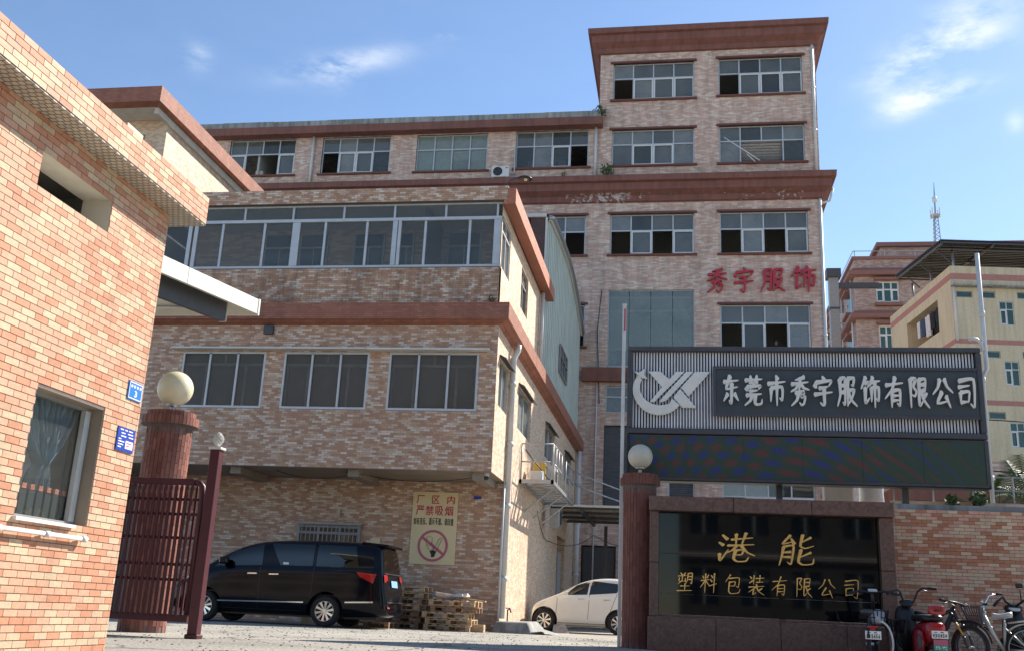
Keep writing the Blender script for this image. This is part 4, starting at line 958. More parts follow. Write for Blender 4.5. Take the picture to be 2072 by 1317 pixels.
build(m, 'wall', 'facade', fb)
m = MB()
for z in (3.9, 7.6, 10.3, 14.5, 18.3, 22.05): m.box(-26, 5.95, FYM + .18, 46, z, z + .25)
m.box(-3.55, 5.95, FYM + .18, 46, 25.4, 25.6); m.box(-26, 5.95, 45.5, 45.6, 0, 22); m.box(-3.55, 5.95, 45.5, 45.6, 22, 25.5)
for x in (-20, -12.8, -8.0, -3.55, 1.2, 5.85): m.box(x, x + .1, FYM + .2, 45.5, 4, 22)
build(m, 'interior_floor', 'room', fb)
m = MB(); cornice(m, -3.6, 6.0, FYM, 49, [(-.02, 25.50), (.12, 25.53), (.14, 25.76), (.40, 25.96), (.42, 26.30), (.56, 26.34), (.58, 26.60), (-.02, 26.62)]); build(m, 'top_cornice', 'red_paint', fb)
m = MB(); cornice(m, -26, 6.0, FYM, 49, [(-.02, 18.06), (.12, 18.12), (.14, 18.36), (.42, 18.54), (.44, 18.86), (.60, 18.90), (.62, 19.16), (-.02, 19.20)], left=False); build(m, 'middle_cornice', 'red_peeling', fb)
m = MB(); m.box(-26, -3.42, FYM - .5, FYM + .1, 21.74, 22.12); build(m, 'wing_fascia', 'red_paint', fb)
for i in range(9):
    x = -3.5 - i * 2.6; m = MB(); m.box(x - 2.585, x, FYM - .42 + .01 * (i % 2), FYM - .22, 22.125, 22.44 - .008 * (i % 3)); build(m, 'parapet_slab', 'concrete', fb)
m = MB(); m.box(-26, -3.5, FYM, 49, 21.8, 22.1); build(m, 'wing_roof', 'concrete', fb)
m = MB(); m.box(-4.05, -2.2, FYM - .3, FYM - .002, 9.95, 10.53); m.box(-2.18, 1.7, FYM - .3, FYM - .002, 9.95, 10.53); m.box(1.72, 6, FYM - .3, FYM - .002, 9.95, 10.53); build(m, 'entrance_fascia', 'red_paint', fb)
# white lime streaks under the middle cornice
for a, b, c, d, lo, kind in wins:
    k = {'osss': 'osss'}.get(lo, lo); sill = .09 if kind not in ('plain', 'one') else 0; head = .09 if kind in ('', 'lit', 'louvre') else 0
    f = window(fb, ff, a, b, c, d, lo, .60, d=.08, fw_=.055, sill=sill, head=head, over=.12, fm='frame', sash='frame_white', gm='glass_hall' if kind == 'blind' else 'glass')
    if kind == 'louvre':
        for i in range(13):
            m = MB(); z = c + .1 + i * .135; m.add([(a + .05, FYM + .22, z + .09), (b - .05, FYM + .22, z + .09), (b - .05, FYM + .30, z), (a + .05, FYM + .30, z)], ((0, 1, 2, 3),)); m.add([(a + .05, FYM + .225, z + .09), (b - .05, FYM + .225, z + .09), (b - .05, FYM + .305, z), (a + .05, FYM + .305, z)], ((3, 2, 1, 0),)); build(m, 'louvre_slat', 'steel', f)
        m = MB(); m.box(a, b, FYM + .4, FYM + .42, c, d); build(m, 'backing', 'room_dark', f)
    if kind == 'blind':
        W = (b - a) / 4
        for i in range(4):
            for (z0, z1) in ((c + (d - c) * .62, d - .03), (c + .05 + (.55 if i == 2 else 0) + (.5 if i == 3 else 0), c + (d - c) * .57)):
                m = MB(); m.box(a + i * W + .06, a + (i + 1) * W - .06, FYM + .16, FYM + .17, z0, z1); build(m, 'blind', 'blind', f)
        m = MB(); m.box(a + 3 * W + .05, b - .05, FYM + .2, FYM + .22, c, c + .6); build(m, 'cardboard_sheet', 'cardboard', f)
    if kind == 'lit':
        m = MB(); m.box(a, b, FYM + 1.6, FYM + 1.65, c - .4, d + .3); build(m, 'room_partition', 'room_light', f)
for i, (x, z, w, h) in enumerate(((-7.0, 19.95, .42, .2), (-6.85, 20.17, .42, .2), (-6.45, 19.95, .42, .22), (-5.95, 19.95, .38, .3), (-5.9, 20.27, .34, .22), (-5.5, 19.95, .36, .42), (-20.1, 19.95, .38, .28))):
    m = MB(); m.box(x, x + w, FYM + .30, FYM + .62, z, z + h); o = build(m, 'cardboard_box', 'cardboard', None, bevel=.01, origin=(x, FYM + .3, z)); tag(o, ['lowest carton at the left behind the top floor window beside the tower', 'carton lying on top of the left carton in the window beside the tower', 'second carton on the sill of the window beside the tower', 'lower carton in the middle of the window beside the tower', 'upper carton in the middle of the window beside the tower', 'tall carton behind the sash of the window beside the tower', 'single carton in the leftmost open factory window'][i], 'carton', 'cartons stored behind the factory windows')
# big glazed stair hall
a, b, c, d = BIG; m = MB()
m.box(a, b, FYM + .06, FYM + .12, c, c + .06); m.box(a, a + .04, FYM + .06, FYM + .12, c, d); m.box(b - .04, b, FYM + .06, FYM + .12, c, d); m.box(a, b, FYM + .06, FYM + .12, d - .04, d); f = build(m, 'glazed_wall', 'frame', fb)
m = MB()
m.box(a, b, FYM + .10, FYM + .15, 11.40, 11.46); m.box(b - .22, b - .17, FYM + .10, FYM + .15, 11.46, 12.3); m.box(a + .05, a + .12, FYM + .1, FYM + .15, 10.7, 11.4)
build(m, 'handrail', 'frame_white', f)
us = [a + .04, a + .9, a + 1.82, a + 2.74, b - .04]
for i in range(4):
    for (z0, z1) in ((c + .06, 13.98),):
        m = MB(); m.box(us[i] + .012, us[i + 1] - .012, FYM + .08, FYM + .086, z0, z1); build(m, 'pane', 'glass_hall', f)
m = MB(); m.box(a - .3, b + .4, FYM + 2.6, FYM + 2.65, 10.6, 14.3); m.box(a - .3, b + .4, FYM + .3, FYM + 2.6, 13.75, 13.8); m.box(a - .3, b + .4, FYM + 1.2, FYM + 1.5, 13.4, 13.5); build(m, 'hall_wall', 'room_light', f)
m = MB(); m.box(a + .25, a + 1.15, FYM + 2.55, FYM + 2.59, 11.3, 12.1); build(m, 'hall_picture', 'cloth_blue', f)
# roller shutter and ventilation grille
a, b, c, d = SHUT; m = MB(); nn_ = 44
for i in range(nn_):
    z = c + i * (d - c) / nn_; h = (d - c) / nn_
    m.quad((a, FYM + .16, z), (b, FYM + .16, z), (b, FYM + .11, z + h * .5), (a, FYM + .11, z + h * .5)); m.quad((a, FYM + .11, z + h * .5), (b, FYM + .11, z + h * .5), (b, FYM + .16, z + h), (a, FYM + .16, z + h))
build(m, 'roller_shutter', mat('shutter_grey', (.24, .25, .27), .5, metal=.3, var=.08), fb)
a, b, c, d = LOUV; m = MB(); m.box(a, b, FYM + .1, FYM + .14, c, c + .06); m.box(a, a + .06, FYM + .1, FYM + .14, c, d); m.box(b - .06, b, FYM + .1, FYM + .14, c, d); m.box(a, b, FYM + .1, FYM + .14, d - .06, d); f = build(m, 'ventilation_grille', 'frame_white', fb)
for i in range(15):
    m = MB(); z = c + .07 + i * .083; m.add([(a + .06, FYM + .09, z), (b - .06, FYM + .09, z), (b - .06, FYM + .16, z + .075), (a + .06, FYM + .16, z + .075), (a + .06, FYM + .095, z - .005), (b - .06, FYM + .095, z - .005), (b - .06, FYM + .165, z + .07), (a + .06, FYM + .165, z + .07)], ((0, 1, 2, 3), (7, 6, 5, 4), (0, 4, 5, 1))); build(m, 'louvre_slat', 'steel', f)
m = MB(); m.box(a, b, FYM + .3, FYM + .32, c, d); build(m, 'backing', 'room_dark', f)
# ground-floor recess
window(fb, ff, -2.2, 1.0, 1.0, 3.1, 'gogo', .7, d=.08)
m = MB(); m.box(-3.85, -2.55, FYM + .12, FYM + .15, .02, 3.15); build(m, 'door', 'dark_metal', fb)
# downpipes
for x, z0, z1, dy in ((5.86, 19.2, 25.5, .1), (-3.72, 19.2, 21.74, .12), (-17.15, 19.2, 21.74, .1), (5.95, .2, 18.05, .1), (-3.42, 1.0, 12.2, .05)):
    pipe(fb, 'downpipe', [(x, FYM - dy, z0), (x, FYM - dy, z1)], .065 if dy > .06 else .03, joints=[(x, FYM - dy, z0 + (z1 - z0) * k) for k in (.33, .66)] if dy > .06 else ())
pipe(fb, 'downpipe', [(6.0, FYM - .1, 17.85), (6.35, FYM - .1, 17.95), (6.5, FYM - .1, 18.5)], .05)
# characters on the wall
for ch, (a, b, z0, z1) in zip('秀宇服饰', ((1.14, 2.02, 13.88, 14.93), (2.26, 3.13, 13.88, 14.95), (3.40, 4.38, 13.92, 14.92), (4.62, 5.66, 13.92, 14.98))):
    brush_glyph(ch, 'wall_character', ff, a, b, z0, z1, fb, 'letter_red', 6.8, .10, -.14)
# pole leaning on the louvre window, person inside
m = MB(); m.tube([(1.95, FYM - .35, 20.95), (3.45, FYM - .45, 19.75)], .025, 8); m.tube([(2.9, FYM - .42, 20.1), (3.25, FYM - .45, 19.7)], .02, 8); o = build(m, 'leaning_pole', 'pipe', None, True, origin=(3.45, FYM - .45, 19.75)); tag(o, 'thin white pole leaning diagonally across the louvred tower window', 'pole')
def person(loc):
    t = thing('person', 'person in a dark shirt standing inside the open window above the billboard', 'person', loc)
    x, y, z = loc
    vs = [(0, 0, .78), (0, 0, 1.0), (0, .0, 1.2), (0, 0, 1.30), (0, -.01, 1.36), (0, -.01, 1.44), (0, -.01, 1.50), (-.16, 0, 1.22), (-.22, .0, 1.0), (-.20, -.1, .82), (.16, 0, 1.22), (.22, 0, 1.0), (.20, -.1, .82), (-.08, 0, .45), (-.08, .02, .05), (.08, 0, .45), (.08, .02, .05)]
    es = [(0, 1), (1, 2), (2, 3), (3, 4), (4, 5), (5, 6), (2, 7), (7, 8), (8, 9), (2, 10), (10, 11), (11, 12), (0, 13), (13, 14), (0, 15), (15, 16)]
    rs = [.14, .13, .13, .05, .06, .085, .055, .055, .045, .035, .055, .045, .035, .075, .05, .075, .05]
    me = bpy.data.meshes.new('body'); me.from_pydata(vs, es, []); o = bpy.data.objects.new('body', me); COL.objects.link(o)
    md = o.modifiers.new('s', 'SKIN')
    for i, r in enumerate(rs): me.skin_vertices[0].data[i].radius = (r, r * .75)
    me.skin_vertices[0].data[0].use_root = True
    o.modifiers.new('u', 'SUBSURF').levels = 2
    dg = bpy.context.evaluated_depsgraph_get(); dg.update(); me2 = bpy.data.meshes.new_from_object(o.evaluated_get(dg)); bpy.data.objects.remove(o)
    for mt in ('cloth_dark', 'skin'): me2.materials.append(M[mt])
    for p in me2.polygons: p.material_index = 1 if p.center.z > 1.28 or (abs(p.center.x) > .15 and p.center.z < .93) else 0; p.use_smooth = True
    o = bpy.data.objects.new('body', me2); COL.objects.link(o); o.parent = t
    m = MB(); m.lathe([(.001, .10), (.06, .085), (.088, .04), (.09, -.01), (.07, -.03)], x, y + .005, z + 1.46, 16); build(m, 'hair', 'black', t, True)
person((4.03, FYM + .55, 10.46))

# ------------------------------------------------------------------ air conditioners
def ac_unit(lab, x, y, z, w=.8, h=.6, dd=.30, side=False, mt='ac'):
    t = thing('air_conditioner', lab, 'air conditioner', (x, y, z), 'outdoor air conditioner units')
    def P(u, v, d): return (x + u, y + d, z + v) if not side else (x - d, y + u, z + v)
    def bx(mm, a, b, c, e, d0, d1):
        p, q = P(a, c, d0), P(b, e, d1); mm.box(p[0], q[0], p[1], q[1], p[2], q[2])
    m = MB(); bx(m, 0, w, 0, h, 0, dd); build(m, 'casing', mt, t, bevel=.015)
    m = MB(); r = h * .40; cx, cz = w * .36, h * .5
    m.lathe([(r, -.012), (r * .97, -.02), (r * .9, -.012)], 0, 0, 0, 28, axis='y'); mm = MB()
    ring = []; 
    for k in range(28):
        a = 2 * pi * k / 28; ring.append(P(cx + r * cos(a), cz + r * sin(a), -.004))
    mm.add(ring, (tuple(range(28)),)); build(mm, 'fan_opening', 'black', t)
    for q in (.3, .55, .8, 1.0):
        mm = MB(); mm.tube([P(cx + q * r * cos(2 * pi * k / 24), cz + q * r * sin(2 * pi * k / 24), -.016) for k in range(24)], .006, 5, closed=True); build(mm, 'guard_ring', 'dark_metal', t)
    for k in range(5):
        mm = MB(); a = 2 * pi * k / 5; p0 = P(cx, cz, -.008); p1 = P(cx + .8 * r * cos(a), cz + .8 * r * sin(a), -.008); p2 = P(cx + .8 * r * cos(a + .5), cz + .8 * r * sin(a + .5), -.007)
        mm.add([p0, p1, p2], ((0, 1, 2),)); build(mm, 'fan_blade', 'dark_metal', t)
    m = MB(); bx(m, w * .8, w * .93, h * .78, h * .86, -.004, -.001); build(m, 'badge', 'dark_metal', t)
    m = MB(); bx(m, .05, .12, -.05, 0, .02, dd); build(m, 'bracket', 'steel', t); m = MB(); bx(m, w - .12, w - .05, -.05, 0, .02, dd); build(m, 'bracket', 'steel', t)
    return t
ac_unit('white air conditioner standing on the terracotta ledge below the top floor windows', -8.36, FYM - .58, 19.22, .80, .52)
m = MB(); m.tube([(-7.56, FYM - .4, 19.5), (-7.4, FYM - .1, 19.6), (-7.42, FYM - .06, 20.9), (-7.45, FYM + .02, 20.95)], .03, 8); o = build(m, 'refrigerant_pipe', 'pipe', None, True, origin=(-7.5, FYM - .1, 19.5)); tag(o, 'thin pipe climbing the tiled wall from the ledge air conditioner', 'pipe')

# ------------------------------------------------------------------ steel balcony, railings, porch roof
bc = thing('steel_balcony', 'galvanised steel balcony with railings bracketed to the sunlit side wall', 'balcony', (XS, 26.2, 3.84))
X0, X1, Y0, Y1, ZB = XS + .01, XS + .92, 26.2, 31.5, 3.84
def bt(nm, pts, r=.02, mt='steel', par=bc, n=6): m = MB(); m.tube(pts, r, n); return build(m, nm, mt, par, True)
m = MB(); m.box(X0, X1, Y0, Y0 + .07, ZB - .1, ZB); m.box(X0, X1, Y1 - .07, Y1, ZB - .1, ZB); m.box(X1 - .07, X1, Y0, Y1, ZB - .1, ZB - .001); m.box(X0, X0 + .06, Y0, Y1, ZB - .1, ZB - .001); build(m, 'platform_frame', 'steel', bc)
for i in range(9):
    m = MB(); y = Y0 + .3 + i * .58; m.box(X0 + .06, X1 - .07, y, y + .22, ZB - .05, ZB - .02); build(m, 'floor_slat', 'steel', bc)
for i in range(3):
    m = MB(); y = Y0 + 1.0 + i * 1.8; m.tube([(X0, y, ZB - .75), (X1 - .1, y, ZB - .1)], .022, 6); build(m, 'bracket', 'steel', bc)
for z in (ZB + .95, ZB + .47): bt('near_rail', [(X0 + .03, Y0 + .03, z), (X1 - .03, Y0 + .03, z)], .02); 
for z, a, b in ((ZB + .95, Y0, 28.2), (ZB + .45, Y0, 28.2), (ZB + .55, 29.3, 31.4), (ZB + .95, 29.3, 31.4)): bt('long_rail', [(X1 - .03, a + .03, z), (X1 - .03, b, z)], .022)
for y in (Y0 + .03, 26.9, 27.5, 28.2, 29.3, 30.3, 31.4): bt('post', [(X1 - .03, y, ZB), (X1 - .03, y, ZB + .95)], .018)
bt('post', [(X0 + .03, Y0 + .03, ZB), (X0 + .03, Y0 + .03, ZB + .95)], .022)
bt('brace', [(X0 + .12, Y0 + .1, ZB + .8), (X1 - .1, Y0 + 1.4, ZB - .05)], .018, 'dark_metal')
bt('long_rail', [(XS + .9, 31.4, ZB + .95), (-1.2, 32.6, 4.15)], .025); bt('long_rail', [(XS + .9, 31.4, ZB + .55), (-1.2, 32.6, 3.80)], .025)
ac_unit('cream air conditioner standing on the steel balcony', XS + .72, 28.0, ZB + .01, .85, .62, .34, side=True)
for i, (y, h, mt) in enumerate(((26.7, .30, 'ac'), (26.95, .34, 'cloth_white'), (27.3, .62, 'bike_gold'), (27.55, .60, 'dark_metal'))):
    m = MB(); m.box(XS + .2, XS + .55, y, y + .2, ZB + .01, ZB + h); o = build(m, 'storage_box', mt, None, bevel=.03, origin=(XS + .2, y, ZB)); tag(o, ['low cream box nearest the end of the steel balcony', 'white bundle beside the low box on the steel balcony', 'narrow yellow box on the steel balcony', 'narrow dark box on the steel balcony, beside the yellow one'][i], 'box', 'clutter on the steel balcony')
pr = thing('porch_roof', 'translucent flat porch roof on a steel frame beside the parked white car', 'canopy', (XS, 33, 3.9))
for i in range(6):
    m = MB(); x = XS + .05 + i * .62; m.box(x, x + .60, 33.0, 38.2, 3.90, 3.915); build(m, 'roof_panel', mat('dusty_polycarbonate', (.50, .45, .34), .6, var=.2) if i == 0 else 'poly', pr)
    if i == 0: M['poly'] = bpy.data.materials['dusty_polycarbonate']
for y in (33.1, 34.8, 36.5, 38.1): m = MB(); m.box(XS, -.4, y, y + .06, 3.80, 3.89); build(m, 'purlin', 'dark_metal', pr)
m = MB(); m.box(XS + 1.0, XS + 1.08, 33, 38.2, 3.68, 3.79); m.box(XS + 2.6, XS + 2.68, 33, 38.2, 3.68, 3.79); build(m, 'joist', 'dark_metal', pr)
m = MB(); m.box(-2.75, -2.63, 38.0, 38.12, 0, 3.7); build(m, 'post', 'dark_metal', pr)
m = MB(); m.box(XS + .05, -.4, 32.95, 33.0, 3.86, 3.93); build(m, 'gutter_edge', 'metal_white', pr)
ac_unit('grey air conditioner slung under the steel balcony', XS + .55, 31.0, 3.05, .75, .55, .30, side=True, mt='steel')
# cable looping along the side wall, and under the overhang
def cable(lab, pts, r=.012, sag=0.0):
    P = [Vector(p) for p in pts]; out = []
    for a, b in zip(P, P[1:]):
        for k in range(8):
            t = k / 8; q = a.lerp(b, t); q.z -= sag * 4 * t * (1 - t); out.append(q)
    out.append(P[-1]); m = MB(); m.tube(out, r, 5); o = build(m, 'cable', 'black', None, True, origin=tuple(P[0])); return tag(o, lab, 'cable')
cable('black cable sagging under the porch beside the steel balcony', [(XS + .06, 29.5, 3.35), (XS + .06, 32.5, 2.7), (XS + 1.2, 36, 3.2), (-1, 38, 3.1)], .012, .25)
cable('cable sagging under the overhang above the warning board', [(-9.4, 22.5, 3.42), (-7.4, 22.5, 3.40), (-4.4, 22.4, 3.40)], .008, .16)
cable('overhead cable crossing low in front of the yellow building', [(5.1, 17.5, 3.05), (14, 22, 3.6)], .012, .12)
cable('upper overhead cable from the white standpipe to the right edge', [(5.1, 17.5, 3.9), (14, 24, 5.2)], .010, .10)
cable('thin cable hanging down the tiled wall beside the hall window', [(-3.3, 41.2, 14.0), (-3.45, 41.2, 12.2), (-3.3, 41.2, 9.0)], .02, 0)
# CCTV camera and flood lamp at the corner
t = thing('security_camera', 'small white dome camera under the corner of the overhang', 'camera', (-4.35, 22.5, 3.4))
m = MB(); m.box(-4.42, -4.28, 22.42, 22.56, 3.40, 3.468); build(m, 'mount', 'frame_white', t); m = MB(); m.lathe([(0, -.09), (.05, -.075), (.075, -.03), (.075, 0)], -4.35, 22.49, 3.398, 16); build(m, 'dome', 'black', t, True)
t = thing('flood_lamp', 'black disc flood lamp on a bracket at the roof corner of the office block', 'lamp', (-3.92, 22.1, 10.42))
m = MB(); m.tube([(-4.2, 22.15, 10.41), (-4.0, 22.1, 10.56), (-3.8, 22.05, 10.60)], .018, 6); build(m, 'bracket', 'dark_metal', t, True)
m = MB(); m.lathe([(0, .05), (.06, .06), (.17, .0), (.18, -.02), (.10, -.02), (0, -.02)], -3.68, 22.0, 10.53, 20); build(m, 'shade', 'black', t, True)
m = MB(); m.lathe([(0, -.07), (.035, -.06), (.045, -.02), (0, -.02)], -3.66, 21.97, 10.52, 12); build(m, 'bulb', 'globe', t, True)
# warning board
wb = thing('warning_board', 'yellow no smoking board with red Chinese characters on the tiled wall', 'sign', (-5.84, 23.98, 1.46)); fs = FY(23.975)
m = MB(); m.box(-6.40, -5.28, 23.965, 23.99, 1.46, 3.18); build(m, 'board', 'sign_yellow', wb)
for ch, a in zip('厂区内', (-6.31, -5.93, -5.55)): glyph(ch, 'red_character', fs, a, a + .19, 2.90, 3.10, wb, 'sign_red', .006, .012, d=-.016, res=2)
text_line('严禁吸烟', 'red_character', fs, -6.33, -5.37, 2.62, 2.85, wb, 'sign_red', .006, .012, d=-.016, res=2)
text_line('如有违反,面斥不雅,请自重', 'black_character', fs, -6.36, -5.36, 2.39, 2.56, wb, 'black', .006, .012, d=-.016, res=2)
m = MB(); cx, cz, R1, R0 = -5.84, 1.90, .375, .315; n = 48
for k in range(n):
    a, b = 2 * pi * k / n, 2 * pi * (k + 1) / n
    m.quad((cx + R1 * cos(a), 23.960, cz + R1 * sin(a)), (cx + R1 * cos(b), 23.960, cz + R1 * sin(b)), (cx + R0 * cos(b), 23.960, cz + R0 * sin(b)), (cx + R0 * cos(a), 23.960, cz + R0 * sin(a)))
u = Vector((1, 0, -.72)).normalized(); w = Vector((u.z, 0, -u.x)) * .032; c = Vector((cx, 23.958, cz)); m.quad(c - u * .33 - w, c + u * .33 - w, c + u * .33 + w, c - u * .33 + w)
build(m, 'prohibition_ring', 'sign_pink', wb)
m = MB(); y = 23.962
def stroke(pts, r): m.tube([(cx + a, y, cz + b) for a, b in pts], r, 6, flat=.15)
stroke([(.0, -.14), (.16, .17), (.20, .20), (.225, .17), (.07, -.17)], .012)
stroke([(-.15, -.02), (-.17, .10), (-.15, .20), (-.08, .23), (-.02, .19), (-.02, .10), (-.06, .02)], .012); stroke([(-.14, .04), (-.10, .0), (-.12, -.08), (-.04, -.10), (.02, -.06), (.03, .03), (-.03, .06)], .012)
m.prism([(-.07, -.12), (.02, -.10), (.10, -.13), (.05, -.26), (-.02, -.27), (-.03, -.20)], lambda a, b, d: (cx + a, y + d, cz + b), -.004, 0); build(m, 'hand_and_cigarette', 'black', wb)
m = MB(); m.box(-4.90, -4.72, 23.965, 23.985, 3.04, 3.11); o = build(m, 'small_blue_plate', 'sign_navy', None, origin=(-4.8, 23.98, 3.07)); tag(o, 'tiny blue plate on the tiled wall right of the warning board', 'plate')
m = MB(); m.box(-7.40, -7.16, 23.965, 23.985, 1.78, 2.03); o = build(m, 'yellow_notice', 'sign_yellow', None, origin=(-7.3, 23.98, 1.9)); tag(o, 'small yellow notice on the wall just above the tail of the van', 'notice')
m = MB(); m.box(-8.30, -8.22, 23.9, 23.985, 3.05 - .55, 3.05 - .35); o = build(m, 'wall_sensor', 'cardboard', None, bevel=.01, origin=(-8.26, 23.95, 2.6)); tag(o, 'small brown lantern box on the wall above the barred window', 'lantern')
# concrete block with tap at the corner
m = MB(); m.add([(-4.15, 23.15, 0), (-3.20, 22.95, 0), (-3.05, 24.6, 0), (-4.15, 24.6, 0), (-4.10, 23.25, .24), (-3.35, 23.15, .25), (-3.30, 24.5, .27), (-4.12, 24.5, .25)], ((0, 1, 5, 4), (1, 2, 6, 5), (2, 3, 7, 6), (3, 0, 4, 7), (4, 5, 6, 7))); m.add([(-3.18, 23.0, .12), (-2.75, 23.1, 0), (-2.7, 24.2, 0), (-3.1, 24.3, .1)], ((0, 1, 2, 3),))
o = build(m, 'concrete_block', 'concrete', None, bevel=.02, origin=(-3.7, 23.5, 0)); tag(o, 'rough concrete plinth at the foot of the building corner, before the white car', 'plinth')
t = thing('water_tap', 'thin standpipe tap on the concrete plinth at the building corner', 'tap', (-3.9, 23.7, .25)); m = MB(); m.tube([(-3.9, 23.7, .25), (-3.9, 23.7, .5), (-3.82, 23.6, .52), (-3.80, 23.55, .45)], .018, 6); build(m, 'pipe', 'metal_rust', t, True); m = MB(); m.tube([(-3.95, 23.7, .54), (-3.84, 23.7, .54)], .014, 6); build(m, 'handle', 'red_light', t, True)

# ------------------------------------------------------------------ white sheet-metal canopy behind the gatehouse
cp = thing('sheet_canopy', 'white sheet metal canopy sloping out from behind the gatehouse corner', 'canopy', (-6, 9.5, 4.1))
def slab(nm, mt, x0, x1, ya, yb, za, zb, dz0, dz1): m = MB(); m.add([(x0, ya, za + dz0), (x1, ya, za + dz0), (x1, yb, zb + dz0), (x0, yb, zb + dz0), (x0, ya, za + dz1), (x1, ya, za + dz1), (x1, yb, zb + dz1), (x0, yb, zb + dz1)], ((0, 3, 2, 1), (4, 5, 6, 7), (0, 1, 5, 4), (1, 2, 6, 5), (2, 3, 7, 6), (3, 0, 4, 7))); return build(m, nm, mt, cp)
for k, (ya, yb) in enumerate(((8.2, 10.9), (10.92, 13.0))):
    za, zb = 4.0 + (ya - 8.2) * .118, 4.0 + (yb - 8.2) * .118
    slab('fascia', 'metal_white', -6.03, -5.98, ya, yb, za, zb, -.17, .04); slab('roof_sheet', 'metal_white', -9.5, -6.03, ya, yb, za, zb, -.02, .01)
slab('end_trim', 'metal_white', -9.5, -5.97, 13.0, 13.05, 4.566, 4.57, -.19, .05)
slab('edge_beam', 'dark_metal', -6.32, -6.24, 8.2, 12.55, 4.0, 4.51, -.36, -.04); slab('beam_end', 'metal_white', -6.33, -6.23, 12.56, 12.58, 4.51, 4.51, -.36, -.04)
for y in (9.0, 10.2, 11.4): slab('purlin', 'dark_metal', -9.5, -6.33, y, y + .05, 4.0 + (y - 8.2) * .118, 4.0 + (y - 8.2) * .118, -.10, -.03)
m = MB(); m.tube([(-9.5, 10.9, 3.92), (-6.3, 11.8, 4.12)], .022, 8); build(m, 'tie_rod', 'pipe', cp, True)
m = MB(); m.tube([(-7.55, 11.4, 3.95), (-7.55, 11.4, 4.35)], .022, 8); build(m, 'strut', 'pipe', cp, True)

# ------------------------------------------------------------------ billboard with LED screen
YB = 17.0; bb = thing('billboard', 'large grey billboard of corrugated metal with silver Chinese characters over a dark LED screen', 'billboard', (2, YB, 2.7)); fbb = FY(YB)
BX0, BX1, BZ0, BZ1 = -.88, 4.90, 3.47, 5.0
m = MB()
for a in ((BX0, BX1, YB - .05, YB + .26, BZ1 - .085, BZ1), (BX0, BX1, YB - .05, YB + .26, BZ0, BZ0 + .10), (BX0, BX0 + .085, YB - .05, YB + .26, BZ0 + .1, BZ1 - .085), (BX1 - .085, BX1, YB - .05, YB + .26, BZ0 + .1, BZ1 - .085)):
    m = MB(); m.box(*a); build(m, 'frame_member', 'dark_metal', bb, bevel=.012)
m = MB(); nr = 112; W = (BX1 - .085 - BX0 - .085) / nr
for i in range(nr):
    x = BX0 + .085 + i * W; P = [(x, YB + .078), (x + .006, YB + .045), (x + W * .66, YB + .045), (x + W * .66 + .006, YB + .078), (x + W, YB + .078)]
    for (a, b), (c, d) in zip(P, P[1:]): m.quad((a, b, BZ0 + .1), (c, d, BZ0 + .1), (c, d, BZ1 - .085), (a, b, BZ1 - .085), 0 if b < YB + .07 and d < YB + .07 else 1)
build(m, 'corrugated_sheet', ['corr', mat('shaded_grooves', (.045, .047, .065), .6, metal=.0, var=.1)], bb)  # grooves of the same sheet coloured near black, shade put in the colour
m = MB(); m.box(BX0 + .05, BX1 - .05, YB + .08, YB + .24, BZ0, BZ1 - .02); build(m, 'backing', 'dark_metal', bb)
m = MB(); m.box(.60, 4.81, YB - .03, YB + .045, 3.81, 4.63, 0); build(m, 'name_board', 'slate', bb)
m = MB(); m.box(.57, 4.815, YB - .055, YB - .031, 4.60, 4.65); m.box(.57, 4.815, YB - .055, YB - .031, 3.79, 3.84); m.box(.57, .62, YB - .054, YB - .031, 3.84, 4.60); build(m, 'name_board_rim', 'dark_metal', bb)
chars = '东莞市秀宇服饰有限公司'
for i, ch in enumerate(chars):
    cx = .86 + i * .3765; w = .155
    brush_glyph(ch, 'company_character', fbb, cx - w, cx + w, 3.985, 4.475, bb, 'champagne_edge', 10.4, .05, -.080, .03)
    brush_glyph(ch, 'character_face', fbb, cx - w, cx + w, 3.985, 4.475, bb, 'champagne', 8.2, .012, -.097, .03)
# emblem: a crescent ending in a star, crossed Y and X bars
em = MB(); L0 = (1260, 690)
def lg(a, b): return (-.8 + (a - 135) * .001155 * 1.005, 4.56 - (b - 435) * .001195)
def emb(pts, d0=-.03, d1=.045, inset=None):
    poly = [lg(*p) for p in pts]; m = MB(); m.prism(poly, lambda a, b, d: (a, YB + d, b), d0 + .008, d1); build(m, 'emblem_rim', 'champagne_edge', bb)
    cx = sum(p[0] for p in poly) / len(poly); cz = sum(p[1] for p in poly) / len(poly)
    n = len(poly); ins = []
    ar = sum(poly[i][0] * poly[(i + 1) % n][1] - poly[(i + 1) % n][0] * poly[i][1] for i in range(n)); sg = 1 if ar > 0 else -1
    for i in range(n):
        p, q, r_ = Vector(poly[i - 1]), Vector(poly[i]), Vector(poly[(i + 1) % n]); e1 = (q - p).normalized(); e2 = (r_ - q).normalized()
        n1 = Vector((-e1.y, e1.x)) * sg; n2 = Vector((-e2.y, e2.x)) * sg; b = (n1 + n2); b = b.normalized() / max(.45, (b.normalized().dot(n1))) if b.length > 1e-5 else n1
        ins.append(tuple(q + b * .011))
    m = MB(); m.prism(ins, lambda a, b, d: (a, YB + d, b), d0, d0 + .02); build(m, 'emblem_face', 'champagne', bb)
emb([(370, 437), (555, 437), (680, 550), (785, 437), (905, 437), (545, 800), (470, 885), (395, 890), (575, 665)])
emb([(925, 437), (1035, 437), (745, 745), (640, 860), (570, 885), (530, 885), (600, 800)])
emb([(1055, 437), (1275, 437), (960, 800), (850, 672)])
emb([(840, 690), (1075, 965), (875, 965), (740, 815)])
cr = []
cxp, cyp, Ro = 530, 690, 385
for k in range(25):
    a = radians(38 + (222 - 38) * k / 24); cr.append((cxp + Ro * cos(a), cyp + Ro * sin(a) * (1.0 if a < pi else .82)))
cr += [(270, 545)]
